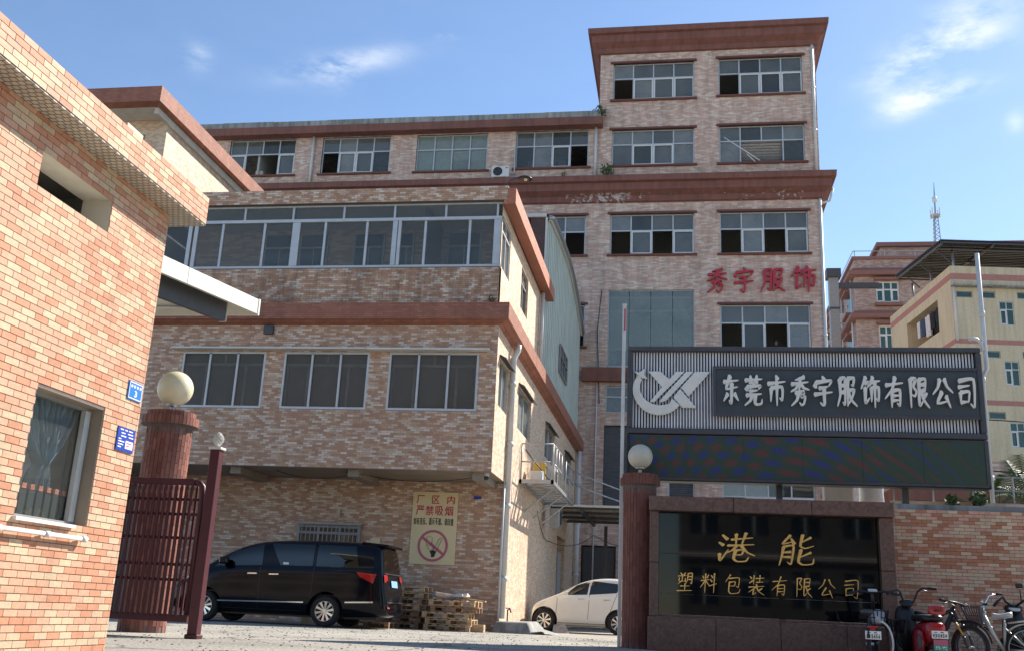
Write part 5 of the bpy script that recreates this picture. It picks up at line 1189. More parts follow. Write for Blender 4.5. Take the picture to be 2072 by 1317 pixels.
for k in range(21):
    a = radians(206 - (206 - 62) * k / 20); cr.append((cxp + 20 + 300 * cos(a), cyp - 20 + 262 * sin(a)))
cr += [(720, 830)]
emb(cr)
emb([(160, 435), (240, 458), (330, 390), (310, 480), (365, 548), (285, 540), (232, 515)], -.045)
# LED
m = MB(); m.box(-.88, 4.90, YB - .04, YB + .24, 2.68, 3.455); build(m, 'led_housing', 'black', bb, bevel=.01)
for i in range(6):
    m = MB(); x = -.82 + i * .942; m.box(x, x + .938, YB - .052, YB - .041, 2.74, 3.43); build(m, 'led_module', 'led', bb)
m = MB(); m.box(-.84, 4.86, YB - .058, YB - .041, 3.432, 3.45); m.box(-.84, 4.86, YB - .058, YB - .041, 2.70, 2.735); m.box(4.835, 4.88, YB - .058, YB - .041, 2.735, 3.43); build(m, 'led_rim', 'dark_metal', bb)
for x in (-.5, 1.6, 3.6): m = MB(); m.box(x, x + .1, YB + .27, YB + .37, 0, 4.9); build(m, 'support_column', 'dark_metal', bb)
# upright poles
t = thing('barrier_pole', 'upright white pole with a red stripe beside the left end of the billboard', 'pole', (-.94, 16.86, 0))
m = MB(); m.box(-.975, -.915, 16.84, 16.87, 0, 5.70); build(m, 'pole', 'pipe', t, bevel=.006); m = MB(); m.box(-.948, -.918, 16.832, 16.839, 5.25, 5.64); build(m, 'red_stripe', 'red_light', t); m = MB(); m.box(-.98, -.91, 16.83, 16.88, 5.70, 5.73); build(m, 'cap', 'metal_white', t)
t = thing('white_standpipe', 'tall white plastic standpipe with a bent elbow at the right end of the billboard', 'pipe', (5.06, 17.4, 0))
pipe(t, 'pipe', [(5.02, 17.4, 0), (5.02, 17.4, 4.6), (5.10, 17.4, 4.75), (5.10, 17.4, 6.8)], .036, joints=[(5.02, 17.4, 2.9), (5.02, 17.4, 4.55), (5.1, 17.4, 5.7)])
pipe(t, 'elbow', [(5.06, 17.38, 5.05), (5.02, 17.36, 5.2), (4.97, 17.35, 5.25), (4.87, 17.35, 5.26), (4.85, 17.35, 5.22)], .03)

# ------------------------------------------------------------------ black granite company sign
gs = thing('granite_sign', 'red brown granite sign wall framing a black panel with gilded Chinese characters', 'sign', (1.3, 16.1, 0)); YG = 16.2; fg = FY(YG)
def gb(nm, a, mt='granite', bv=.008): m = MB(); m.box(*a); return build(m, nm, mt, gs, bevel=bv)
for a, b in ((-.46, .83), (.834, 2.0), (2.004, 3.2)): gb('lintel_slab', (a, b, 15.98, 16.6, 2.09, 2.315))
for z0, z1 in ((.50, 1.3), (1.303, 2.088)): gb('jamb_slab', (-.45, -.31, 16.04, 16.58, z0, z1)); gb('jamb_slab', (2.985, 3.19, 16.04, 16.58, z0, z1))
for a, b in ((-.47, .55), (.553, 1.5), (1.503, 2.45), (2.453, 3.02)): gb('plinth_slab', (a, b, 16.02, 16.6, 0, .497))
gb('side_plinth_slab', (3.02, 3.50, 15.9, 16.58, 0, .46))
for i, (z0, z1) in enumerate(((.54, .84), (.843, 1.45), (1.453, 2.085))): gb('panel_slab', (-.309, 2.984, YG, 16.5, z0, z1), 'granite_black', .001)
gb('panel_ledge', (-.309, 2.984, 16.10, 16.199, .50, .536))
brush_glyph('港', 'gilded_character', fg, .58, 1.17, 1.33, 1.81, gs, 'gold', 4.4, .03, -.034, .12)
brush_glyph('能', 'gilded_character', fg, 1.50, 2.05, 1.33, 1.80, gs, 'gold', 4.4, .03, -.034, .12)
for ch, x in zip('塑料包装有限公司', (-.03, .325, .69, 1.045, 1.39, 1.74, 2.08, 2.44)):
    brush_glyph(ch, 'gilded_character', fg, x, x + .245, .885, 1.165, gs, 'gold', 4.0, .02, -.026, .08)

# ------------------------------------------------------------------ low tiled street wall on the right
lw = thing('street_wall', 'low tiled wall in orange and cream behind the parked bikes', 'wall', (3.2, 16.6, 0))
m = MB(); m.box(3.19, 9.5, 16.6, 16.85, -.05, 2.27); build(m, 'wall_core', 'grout', lw)
tiles(lw, 'y', 16.6, 3.2, 9.4, 0.0, 2.27, [], [((.72, .53, .36), 4), ((.70, .41, .29), 5), ((.56, .245, .14), 4)], 31, n_single=300, near=lambda u, z: abs(u - 4.2) * (1 if u < 5.4 else 6) + (3 if z < .3 else 0) + .02 * z)
m = MB(); m.box(3.42, 9.5, 17.3, 17.34, 2.0, 2.50, 0); m.box(3.42, 9.5, 16.86, 17.3, 2.0, 2.40, 1); build(m, 'planter', ['side', 'concrete'], lw)
rl = thing('wall_railing', 'thin grey metal railing along the top of the tiled street wall', 'railing', (3.5, 17.4, 2.5))
for z in (2.72, 2.94): m = MB(); m.tube([(3.45, 17.45, z), (9, 17.45, z)], .012, 6); build(m, 'rail', 'steel', rl)
for i in range(9): m = MB(); x = 3.5 + i * .62; m.tube([(x, 17.45, 2.4), (x, 17.45, 2.95)], .016, 6); build(m, 'post', 'steel', rl)

# clutter seen in the gap under the screen
def simple(nm, lab, cat, fnc, mt, org, smooth=False, group=None, bevel=0): m = MB(); fnc(m); o = build(m, nm, mt, None, smooth, bevel, origin=org); return tag(o, lab, cat, group)
simple('water_drum', 'white plastic drum with blue print standing behind the street wall', 'drum', lambda m: m.lathe([(0, 2.1), (.20, 2.1), (.21, 2.3), (.19, 2.36), (.21, 2.42), (.19, 2.5), (.21, 2.56), (.2, 2.72), (.21, 2.9), (.2, 3.1), (0, 3.12)], 3.30, 18.3, 0, 24), 'cloth_white', (3.3, 18.3, 2.1), True)
simple('white_cabinet', 'pale switch cabinet behind the end of the granite lintel', 'cabinet', lambda m: m.box(2.5, 2.98, 18.2, 18.5, 2.0, 2.95), 'metal_white', (2.7, 18.2, 2), bevel=.01)
simple('warning_light', 'small red warning light on the factory wall above the granite sign', 'light', lambda m: m.lathe([(0, 5.35), (.10, 5.35), (.10, 5.42), (.07, 5.42), (.07, 5.56), (0, 5.62)], 5.62, 41.1, 0, 12), 'red_light', (5.62, 41.1, 5.35), True)
sa = thing('storage_annex', 'low shaded annex with a brown roof band seen under the screen', 'building', (7.2, 26, 0))
m = MB(); m.box(5.4, 12.5, 26, 30, 0, 4.55); build(m, 'wall', 'facade', sa); m = MB(); m.box(5.35, 12.6, 25.9, 30.1, 3.55, 3.95); build(m, 'roof_band', 'red_paint', sa); m = MB(); m.box(5.5, 8.8, 25.8, 25.98, 3.0, 3.4); build(m, 'shelf_pipe', 'dark_metal', sa)
window(sa, FY(25.95), 9.3, 10.8, 3.0, 4.4, 'gg', .7, d=.0, fm='frame_dark')

# ------------------------------------------------------------------ plants
def leafball(m, c, n, R, size, rnd, fl=1.0, mi=0, up_=.3):
    for _ in range(n):
        d = Vector((rnd.gauss(0, 1), rnd.gauss(0, 1), rnd.gauss(0, 1) * fl)); d = d.normalized() * R * rnd.random() ** .4
        p = Vector(c) + d; ax = Vector((rnd.gauss(0, 1), rnd.gauss(0, 1), rnd.gauss(0, 1) + up_)).normalized(); s = ax.orthogonal().normalized(); s.rotate(Matrix.Rotation(rnd.random() * 6.28, 3, ax)); w = size * rnd.uniform(.6, 1.2)
        m.add([p, p + ax * w * .5 + s * w * .22, p + ax * w, p + ax * w * .5 - s * w * .22], ((0, 1, 2, 3),), rnd.choice((0, 0, 1)))
def shrub(lab, c, R, n, size, stem=True, group=None):
    rnd = random.Random(hash(lab) % 1000 if False else int(c[0] * 31 + c[1] * 7) % 997); t = thing('shrub', lab, 'plant', c, group)
    m = MB()
    for k in range(6): a = rnd.random() * 6.28; m.tube([c, (c[0] + R * .5 * cos(a), c[1] + R * .5 * sin(a), c[2] + R * .7), (c[0] + R * .8 * cos(a), c[1] + R * .8 * sin(a), c[2] + R * 1.3)], [.02, .012, .005], 5)
    build(m, 'stem', 'stem', t); m = MB(); leafball(m, (c[0], c[1], c[2] + R * .9), n, R, size, rnd); build(m, 'foliage', ['leaf', 'leaf2'], t, kind='stuff')
shrub('wild shrub rooted at the tower corner on the lower wing roof edge', (-3.55, FYM - .3, 22.15), .30, 170, .15)
shrub('wild shrub growing on the middle cornice beside the white downpipe', (-3.15, FYM - .45, 19.15), .30, 200, .15)
shrub('tiny weed on the middle cornice under the window with cartons', (-5.1, FYM - .45, 19.2), .12, 50, .10)
shrub('small weed on the terracotta band at the office block corner', (-4.35, 22.1, 7.39), .10, 50, .07)
shrub('small bush on the planter wall below the screen', (4.32, 17.1, 2.40), .10, 70, .10, group='bushes along the planter on the street wall')
shrub('low bush in the planter nearer the right edge', (4.72, 17.1, 2.40), .12, 110, .10, group='bushes along the planter on the street wall')
def palm(lab, c, H, n, L, seed):
    """many-stemmed palm with drooping pinnate fronds"""
    rnd = random.Random(seed); t = thing('palm_plant', lab, 'plant', c, 'feathery palms behind the street wall'); m = MB(); fr_ = []
    for k in range(n):
        a = rnd.random() * 6.28; b = rnd.uniform(.15, 1.0); top = Vector((c[0] + .12 * cos(a), c[1] + .12 * sin(a), c[2] + H * rnd.uniform(.55, 1.0)))
        m.tube([(c[0] + .03 * cos(a), c[1] + .03 * sin(a), c[2]), top], [.014, .008], 5); fr_.append((top, a, b, L * rnd.uniform(.7, 1.1)))
    build(m, 'stem', 'stem', t)
    for top, a, b, l in fr_:
        f = MB(); d = Vector((cos(a), sin(a), 0)); pts = [top + d * (l * s * (.45 + .55 * b)) + Vector((0, 0, l * (s * (1 - .55 * b) - .95 * s * s * b))) for s in [i / 9 for i in range(10)]]
        f.tube(pts, [.006 * (1 - i / 12) for i in range(10)], 4)
        for i in range(1, 10):
            for sd in (-1, 1):
                for q in (0, .5):
                    p = pts[i - 1].lerp(pts[i], q + .2); tan = (pts[i] - pts[i - 1]).normalized(); sid = tan.cross(Vector((0, 0, 1))).normalized() * sd; w = l * .42 * sin(pi * (i + .5) / 11) + .03
                    e = p + (sid * .72 + tan * .62).normalized() * w + Vector((0, 0, -.35 * w)); u = tan * .013
                    f.add([p - u, p + u, e], ((0, 1, 2),), rnd.choice((0, 1)))
        build(f, 'frond', ['leaf', 'leaf2'], t)
palm('tall feathery palm rising over the planter at the right edge of the picture', (5.75, 18.0, 2.0), .95, 13, .75, 3)
palm('feathery palm beside the white standpipe, left of the taller palm', (5.25, 18.2, 2.0), .85, 9, .62, 5)
palm('small palm at the foot of the yellow building, lowest on the planter', (5.35, 17.6, 2.1), .35, 8, .42, 8)

# ------------------------------------------------------------------ pink tiled block of flats in the distance
pb = thing('pink_apartment_block', 'distant pink brown apartment block with banded cornices beyond the factory', 'building', (11.9, 68, 0)); YP = 68
WP = [(13.25, 14.75, 21.83, 23.3), (13.3, 14.75, 18.55, 20.2), (13.3, 14.75, 15.4, 16.9), (13.3, 14.75, 12.2, 13.7)]
m = MB(); wall(m, FY(YP), 11.9, 24, 0, 25.05, WP, .2, 0)
m.quad((11.9, YP, 0), (11.9, 88, 0), (11.9, 88, 25.05), (11.9, YP, 25.05)); m.quad((11.9, YP, 25.05), (24, YP, 25.05), (24, 88, 25.05), (11.9, 88, 25.05)); m.box(14.3, 24, YP + 3, 80, 25.06, 26.9); build(m, 'wall', 'pink_tile', pb)
for z in (24.9,): m = MB(); cornice(m, 11.9, 24, YP, 88, [(0, z), (.15, z), (.15, z + .2), (0, z + .2)], right=False); build(m, 'parapet_cap', 'pink_trim', pb)
for z in (23.7, 20.65, 17.5): m = MB(); cornice(m, 11.9, 24, YP, 88, [(0, z - .05), (.45, z), (.45, z + .30), (.15, z + .42), (.15, z + .55), (0, z + .6)], right=False); build(m, 'cornice', 'pink_trim', pb)
m = MB(); cornice(m, 14.3, 24, YP + 3, 80, [(0, 26.9), (.3, 26.9), (.3, 27.2), (0, 27.25)], right=False); build(m, 'penthouse_cornice', 'pink_trim', pb)
for (a, b, c, d) in WP:
    f = window(pb, FY(YP), a, b, c, d, 'sgs', .0 if False else .62, d=.05, gm='glass_green', fm='frame_white', fw_=.09)
    m = MB(); m.box(a - .1, b + .15, YP - .35, YP, d + .05, d + .22); build(m, 'window_hood', 'pink_trim', f); m = MB(); m.box(a - .1, b + .15, YP - .35, YP, c - .3, c - .08); build(m, 'sill', 'pink_trim', f)
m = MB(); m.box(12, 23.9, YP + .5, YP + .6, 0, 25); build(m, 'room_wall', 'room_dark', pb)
for fl in range(4):
    for k in range(5):
        y = YP + 1.6 + k * 3.6; z = 21.7 - fl * 3.1
        m = MB(); m.box(11.84, 11.93, y, y + 1.5, z, z + 1.3); f = build(m, 'side_window', 'glass_green', pb); m = MB(); m.box(11.45, 11.9, y - .15, y + 1.65, z + 1.35, z + 1.5); build(m, 'window_hood', 'pink_trim', f); m = MB(); m.box(11.45, 11.9, y - .15, y + 1.65, z - .35, z - .15); build(m, 'sill', 'pink_trim', f)
        m = MB(); m.box(11.35, 11.8, y + 1.75, y + 2.4, z - .3, z + .35); build(m, 'wall_air_conditioner', 'ac', pb)
for y, x in ((YP + .8, 11.75), (YP + 5, 11.75)): m = MB(); m.tube([(x, y, 2), (x, y, 24)], .08, 8); build(m, 'downpipe', 'pipe', pb, True)
m = MB()
for (p, q) in (((11.9, YP + .2), (17, YP + .2)), ((11.9, YP + .2), (11.9, 80))):
    m.tube([(p[0], p[1], 25.6), (q[0], q[1], 25.6)], .03, 5)
for x in (12, 14, 16): m.tube([(x, YP + .2, 25.1), (x, YP + .2, 25.65)], .03, 5)
build(m, 'roof_railing', 'steel', pb)
t = thing('exhaust_flue', 'dark grey square exhaust flue standing between factory tower and pink flats', 'flue', (9.3, 60, 0))
m = MB(); m.box(9.0, 9.55, 60, 60.55, 0, 20.9); build(m, 'duct', 'frame_dark', t); m = MB(); m.box(8.85, 9.7, 59.85, 60.7, 20.91, 21.45); build(m, 'cowl', 'dark_metal', t)
m = MB(); m.box(9.56, 11.9, 60.1, 60.4, 20.3, 20.6); build(m, 'duct_arm', 'dark_metal', t)
for z in (18.9, 16.4, 14.0): m = MB(); m.box(8.96, 9.59, 59.96, 60.59, z, z + .12); build(m, 'band', 'dark_metal', t)

# ------------------------------------------------------------------ yellow building with a roof shed, turned a little
A = radians(7.3); yb_ = bpy.data.objects.new('yellow_building', None); COL.objects.link(yb_); yb_.location = (13.34, 50, 0); yb_.rotation_euler = (0, 0, A); ORG[yb_.name] = (0, 0, 0)
yb_['label'] = 'pale yellow block with pink bands, a roof shed and a corner balcony of laundry'; yb_['category'] = 'building'
YW = []
for k in range(5):
    dz = -3.02 * k
    YW += [(.2, .99, 16.43 + dz, 16.76 + dz), (1.3, 2.1, 16.43 + dz, 16.78 + dz), (3.16, 3.95, 16.45 + dz, 16.8 + dz), (2.24, 2.95, 15.08 + dz, 16.30 + dz), (5.0, 6.2, 15.08 + dz, 16.5 + dz)]
m = MB(); wall(m, FY(0), 0, 14, 0, 18.07, YW, .12, 0)
def FNX(x): return lambda u, z, d=0.0: (x + d, u, z)
BAL = [(1.88, 6.4, 15.2, 16.88), (1.88, 6.4, 12.1, 13.8)]
wall(m, FNX(0), 0, 9, 0, 18.07, BAL, 1.4, 0); m.quad((0, 0, 17.2), (14, 0, 17.2), (14, 9, 17.2), (0, 9, 17.2)); m.quad((0, 9, 0), (14, 9, 0), (14, 9, 18), (0, 9, 18)); build(m, 'wall', 'yellow_wall', yb_)
m = MB()
for k in range(6):
    z = 17.37 - 3.02 * k if k else 17.37
    z0, z1 = (17.37, 17.68) if k == 0 else (17.10 - 3.02 * k, 17.34 - 3.02 * k)
    m.box(-.012, 14, -.012, 0.2, z0, z1); m.box(-.0125, .2, 0.2, 9, z0, z1)
build(m, 'band', 'pink_band', yb_)
for w in YW:
    big = w[3] - w[2] > .6
    f = window(yb_, FY(0), *w, 'sg' if big else 'g', .66 if big else 1, d=.04, fw_=.05, fm='frame' if big else 'frame_dark', gm='glass_green')
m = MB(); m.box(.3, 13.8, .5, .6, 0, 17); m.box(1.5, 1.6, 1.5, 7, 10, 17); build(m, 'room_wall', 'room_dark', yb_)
m = MB(); m.box(-.05, 14, -.35, -.01, 16.95, 17.02); build(m, 'ledge', 'concrete', yb_)
m = MB(); m.tube([(.06, -.08, 14.2), (.06, -.08, 17.3)], .07, 8); build(m, 'downpipe', 'pipe', yb_, True)
for i in range(12):
    m = MB(); x0 = -3.8 + i * 1.6; m.add([(x0, -.6, 19.17), (x0 + 1.57, -.6, 19.17), (x0 + 1.57, 6.1, 19.55), (x0, 6.1, 19.55), (x0, -.6, 19.23), (x0 + 1.57, -.6, 19.23), (x0 + 1.57, 6.1, 19.62), (x0, 6.1, 19.62)], ((0, 1, 2, 3), (4, 5, 6, 7), (0, 1, 5, 4), (0, 3, 7, 4))) if i * 1.6 - 4 > -1.7 else None
    if m.V: build(m, 'roof_sheet', 'roof_charcoal', yb_)
m = MB()
for i in range(23): m.box(-.58, 13.6, -.55 + i * .29, -.55 + i * .29 + .09, 19.09 + i * .0165, 19.15 + i * .0165)
build(m, 'sheet_ribs', 'dark_metal', yb_, kind='stuff')
for x in (-.5, 2.0, 5.2, 8.4): m = MB(); m.tube([(x, -.5, 19.05), (x, 6, 19.42)], .07, 6); build(m, 'rafter', 'dark_metal', yb_)
for y in (.1, 2.2, 4.2, 5.8): m = MB(); m.tube([(-.5, y, 19.0 + y * .055), (13, y, 19.0 + y * .055)], .05, 6); build(m, 'purlin', 'dark_metal', yb_)
for (x, y) in ((.3, .3), (6.2, .3), (11, .3), (.2, 3), (.2, 5.7)): m = MB(); m.tube([(x, y, 17.2), (x, y, 19.05)], .07, 8); build(m, 'roof_post', 'steel', yb_, True)
for y in (.3, 2.5, 4.5): m = MB(); m.tube([(.15, y, 18.4), (-.5, y, 19.0)], .035, 6); build(m, 'brace', 'dark_metal', yb_)
def yworld(x, y, z): return (13.34 + x * cos(A) - y * sin(A), 50 + x * sin(A) + y * cos(A), z)
for i, (y, l, mt, lab) in enumerate(((2.2, 1.05, 'cloth_dark', 'black shirt hanging in the corner balcony of the yellow building'), (2.9, .9, 'cloth_dark', 'dark jacket hanging beside the black shirt on the yellow balcony'), (3.5, 1.15, 'cloth_white', 'white shirt hanging on the yellow balcony'), (4.2, .95, 'cloth_blue', 'blue trousers hanging on the yellow balcony'), (4.8, .9, 'cloth_white', 'pale towel hanging deepest in the yellow balcony'))):
    m = MB(); z1 = 16.55; n = 6; V = []
    for j in range(7):
        for k in range(7):
            u, v = k / 6, j / 6; V.append((.06 + .04 * sin(u * 9 + i), y + (u - .5) * (.55 - .12 * v), z1 - l * v - (.12 * abs(u - .5) if j == 0 else 0)))
    m.add(V, [(j * 7 + k, j * 7 + k + 1, (j + 1) * 7 + k + 1, (j + 1) * 7 + k) for j in range(6) for k in range(6)]); m.add([(v[0] + .05, v[1], v[2]) for v in V], [(j * 7 + k, (j + 1) * 7 + k, (j + 1) * 7 + k + 1, j * 7 + k + 1) for j in range(6) for k in range(6)])
    m.V = [tuple(Vector(yworld(*v))) for v in m.V]; o = build(m, 'hanging_garment', mt, None, True, origin=yworld(.08, y, z1)); tag(o, lab, 'garment', 'laundry on the yellow balcony')
# communication mast
t = thing('communication_mast', 'slender lattice communication mast rising behind the yellow roof shed', 'mast', (30.6, 120, 40))
m = MB()
for k in range(3):
    a = 2 * pi * k / 3; m.tube([(30.7 + .75 * cos(a), 120 + .75 * sin(a), 40), (30.8 + .28 * cos(a), 120 + .28 * sin(a), 49)], .06, 5)
for j in range(18):
    z = 40 + j * .5; r0 = .75 - .47 * j / 18; r1 = .75 - .47 * (j + 1) / 18
    for k in range(3):
        a, b = 2 * pi * k / 3, 2 * pi * (k + 1) / 3; m.tube([(30.7 + r0 * cos(a), 120 + r0 * sin(a), z), (30.72 + r1 * cos(b), 120 + r1 * sin(b), z + .5)], .035, 4)
build(m, 'lattice', 'steel', t)
m = MB(); m.lathe([(.2, 0), (.55, .1), (.62, .35), (.60, .36), (.5, .15), (.2, .1)], 30.8, 120, 48.9, 16); build(m, 'platform', 'steel', t)
for k in range(4): a = pi / 4 + pi * k / 2; m = MB(); m.tube([(30.8 + .6 * cos(a), 120 + .6 * sin(a), 48.9), (30.8 + .6 * cos(a), 120 + .6 * sin(a), 50.1)], .07, 5); build(m, 'antenna', 'frame_white', t)
m = MB(); m.tube([(30.8, 120, 49), (30.85, 120, 52.0), (30.9, 120, 53.6)], [.12, .08, .03], 6); build(m, 'spire', 'steel', t); m = MB(); m.lathe([(0, 0), (.28, .1), (.28, .7), (0, .8)], 30.83, 120, 50.9, 12); build(m, 'drum', 'frame_white', t, True)

# ------------------------------------------------------------------ houses across the street, mirrored in the polished granite
def opp(lab, x0, x1, y0, H, mt, rows, cols, seed):
    t = thing('street_house', lab, 'building', ((x0 + x1) / 2, y0, 0)); rnd = random.Random(seed); hs = []
    W = (x1 - x0) / cols
    for r in range(rows):
        for c in range(cols):
            a = x0 + c * W + W * .22; hs.append((a, a + W * .56, 1.2 + r * 3.1, 2.8 + r * 3.1))
    fn2 = lambda u, z, d=0.0: (u, y0 - d, z)
    m = MB(); wall(m, fn2, x0, x1, 0, H, hs, .2); m.quad((x0, y0, 0), (x0, y0 - 9, 0), (x0, y0 - 9, H), (x0, y0, H)); m.quad((x1, y0, 0), (x1, y0 - 9, 0), (x1, y0 - 9, H), (x1, y0, H)); m.quad((x0, y0, H), (x1, y0, H), (x1, y0 - 9, H), (x0, y0 - 9, H)); build(m, 'wall', mt, t)
    for h in hs:
        m = MB(); m.box(h[0], h[1], y0 - .14, y0 - .10, h[2], h[3]); f = build(m, 'window', 'dbg', t); m = MB(); m.box(h[0], h[1], y0 - .09, y0 - .06, (h[2] + h[3]) / 2 + .3, (h[2] + h[3]) / 2 + .36); m.box((h[0] + h[1]) / 2 - .03, (h[0] + h[1]) / 2 + .03, y0 - .089, y0 - .06, h[2], h[3]); build(m, 'frame', 'frame_white', f)
    for r in range(rows): m = MB(); m.box(x0 - .1, x1 + .1, y0 + .002, y0 + .35, 3.3 + r * 3.1, 3.45 + r * 3.1); build(m, 'ledge', 'white_plaster', t)
opp('grey beige house across the street with four rows of windows', -13, -1.5, -13, 13.2, 'opp_dark', 4, 5, 1)
opp('brown house across the street with three rows of windows', 0, 9, -15, 10.2, 'opp_dark', 3, 4, 2)
opp('tall pale house across the street at the right', 10.5, 24, -14, 16, 'opp_dark', 5, 5, 3)
opp('pale house across the street at the far left', -28, -14.5, -14, 12, 'pink_tile', 3, 5, 4)

# ------------------------------------------------------------------ pallets
PW, PD, PH = 1.02, .92, .125
def make_pallet(mt):
    t = bpy.data.objects.new('pallet', None); COL.objects.link(t); ORG[t.name] = (0, 0, 0); t['category'] = 'pallet'; t['group'] = 'wooden pallets stacked against the tiled wall'
    for i in range(6): m = MB(); x = -PW / 2 + i * (PW - .11) / 5; m.box(x, x + .11, -PD / 2, PD / 2, PH - .018, PH); build(m, 'top_board', mt, t)
    for j in range(3): m = MB(); y = -PD / 2 + j * (PD - .08) / 2; m.box(-PW / 2, PW / 2, y, y + .08, PH - .037, PH - .019); build(m, 'cross_board', mt, t)
    for i in range(3):
        for j in range(3): m = MB(); x = -PW / 2 + i * (PW - .1) / 2; y = -PD / 2 + j * (PD - .08) / 2; m.box(x, x + .1, y + .002, y + .078, .019, PH - .038); build(m, 'block', mt, t)
    for j in range(3): m = MB(); y = -PD / 2 + j * (PD - .08) / 2; m.box(-PW / 2, PW / 2, y, y + .08, 0, .018); build(m, 'bottom_board', mt, t)
    return t
pA = make_pallet('wood'); pB = make_pallet('wood_dark'); rnd = random.Random(5)
ordn = ['lowest', 'second', 'third', 'fourth', 'fifth', 'sixth', 'topmost']
used = set()
def pal(proto, loc, rz, lab):
    if proto.name not in used: used.add(proto.name); o = proto; o.location = loc; o['label'] = lab; o.rotation_euler = (0, 0, rz)
    else: o = dup(proto, loc, lab, rz)
    return o
for k in range(5):
    o = pal(pA if k in (0, 1, 2, 4) else pB, (-4.98 + rnd.uniform(-.03, .05) + (.12 if k > 2 else 0), 22.45 + rnd.uniform(-.05, .05), .0 + k * .131), rnd.uniform(-.06, .06) + (.10 if k == 3 else 0), f'{ordn[k] if k < 4 else "topmost"} wooden pallet of the right hand stack, nearest the building corner')
for k in range(7):
    o = pal(pB if k in (0, 1, 2, 4) else pA, (-6.12 + rnd.uniform(-.04, .04), 22.75 + rnd.uniform(-.05, .05), .0 + k * .131), rnd.uniform(-.07, .07), f'{ordn[k]} wooden pallet of the taller stack behind the tail of the van')
o = pal(pB, (-6.55, 21.75, 0), .03, 'single low pallet lying on the ground under the tail of the van')
for i, (x, y, z, rz, w, d, h, mt, lab) in enumerate(((-4.95, 22.25, .66, .25, .62, .42, .035, 'wood_dark', 'brown board lying flat on the right pallet stack'), (-4.85, 22.3, .70, -.3, .55, .36, .05, 'cloth_white', 'white crumpled cardboard sheet on top of the right pallet stack'), (-5.15, 22.35, .70, .5, .42, .36, .09, 'cardboard', 'folded carton on top of the right pallet stack, left of the white sheet'), (-4.75, 22.25, .755, .1, .38, .30, .03, 'cloth_white', 'small white sheet at the very top of the right pallet stack'), (-4.45, 22.3, .66, -.1, .60, .10, .03, 'wood', 'loose light plank sticking out of the right pallet stack'))):
    m = MB(); R = Matrix.Rotation(rz, 3, 'Z') @ Matrix.Rotation(.10 * (-1) ** i, 3, 'Y'); m.obox(x, y, z + h / 2, w, d, h, R); o = build(m, 'loose_sheet', mt, None, bevel=.006, origin=(x, y, z)); tag(o, lab, 'sheet')
simple('timber_offcut', 'pale timber offcut on the ground between pallets and concrete plinth', 'timber', lambda m: m.box(-4.52, -4.18, 22.3, 22.5, 0, .16), 'wood', (-4.35, 22.4, 0), bevel=.005)
simple('timber_offcut', 'small offcut lying on the ground beyond the van between its wheels', 'timber', lambda m: m.box(-8.3, -8.1, 22.2, 22.35, 0, .16), 'wood', (-8.2, 22.3, 0), bevel=.005)

# ------------------------------------------------------------------ vehicles
def loft(stations, n_end=1):
    """stations: (x, lean, zbot, zbelt, zroof, w, wr) -> closed shell symmetric about y = 0"""
    V = []; K = None
    for (x, lean, zb, zt, zr, w, wr) in stations:
        H = zr - zb
        half = [(0, zb), (w * .86, zb), (w * .985, zb + .07), (w, zb + (zt - zb) * .45), (w * .985, zt - .03), (w * .94, zt + .02), ((w * .94 + wr) / 2 * 1.02, (zt + zr) / 2), (wr, zr - .07 * min(1, (zr - zt) / .2)), (wr * .80, zr - .012), (0, zr)]
        ring = half + [(-a, b) for a, b in half[-2:0:-1]]
        K = len(ring); V += [(x - lean * (b - zb) / max(H, .01), a, b) for a, b in ring]
    F = []
    S = len(stations)
    for i in range(S - 1):
        for k in range(K): F.append((i * K + k, i * K + (k + 1) % K, (i + 1) * K + (k + 1) % K, (i + 1) * K + k))
    def cap(i, rev):
        h = K // 2
        for k in range(h): 
            a, b, c, d = k, k + 1, K - k - 1 if k + 1 <= h else 0, (K - k) % K
            q = [i * K + a, i * K + b, i * K + (K - b) % K, i * K + d]
            q = list(dict.fromkeys(q))
            if len(q) > 2: F.append(tuple(q[::-1] if rev else q))
    cap(0, False); cap(S - 1, True)
    return V, F
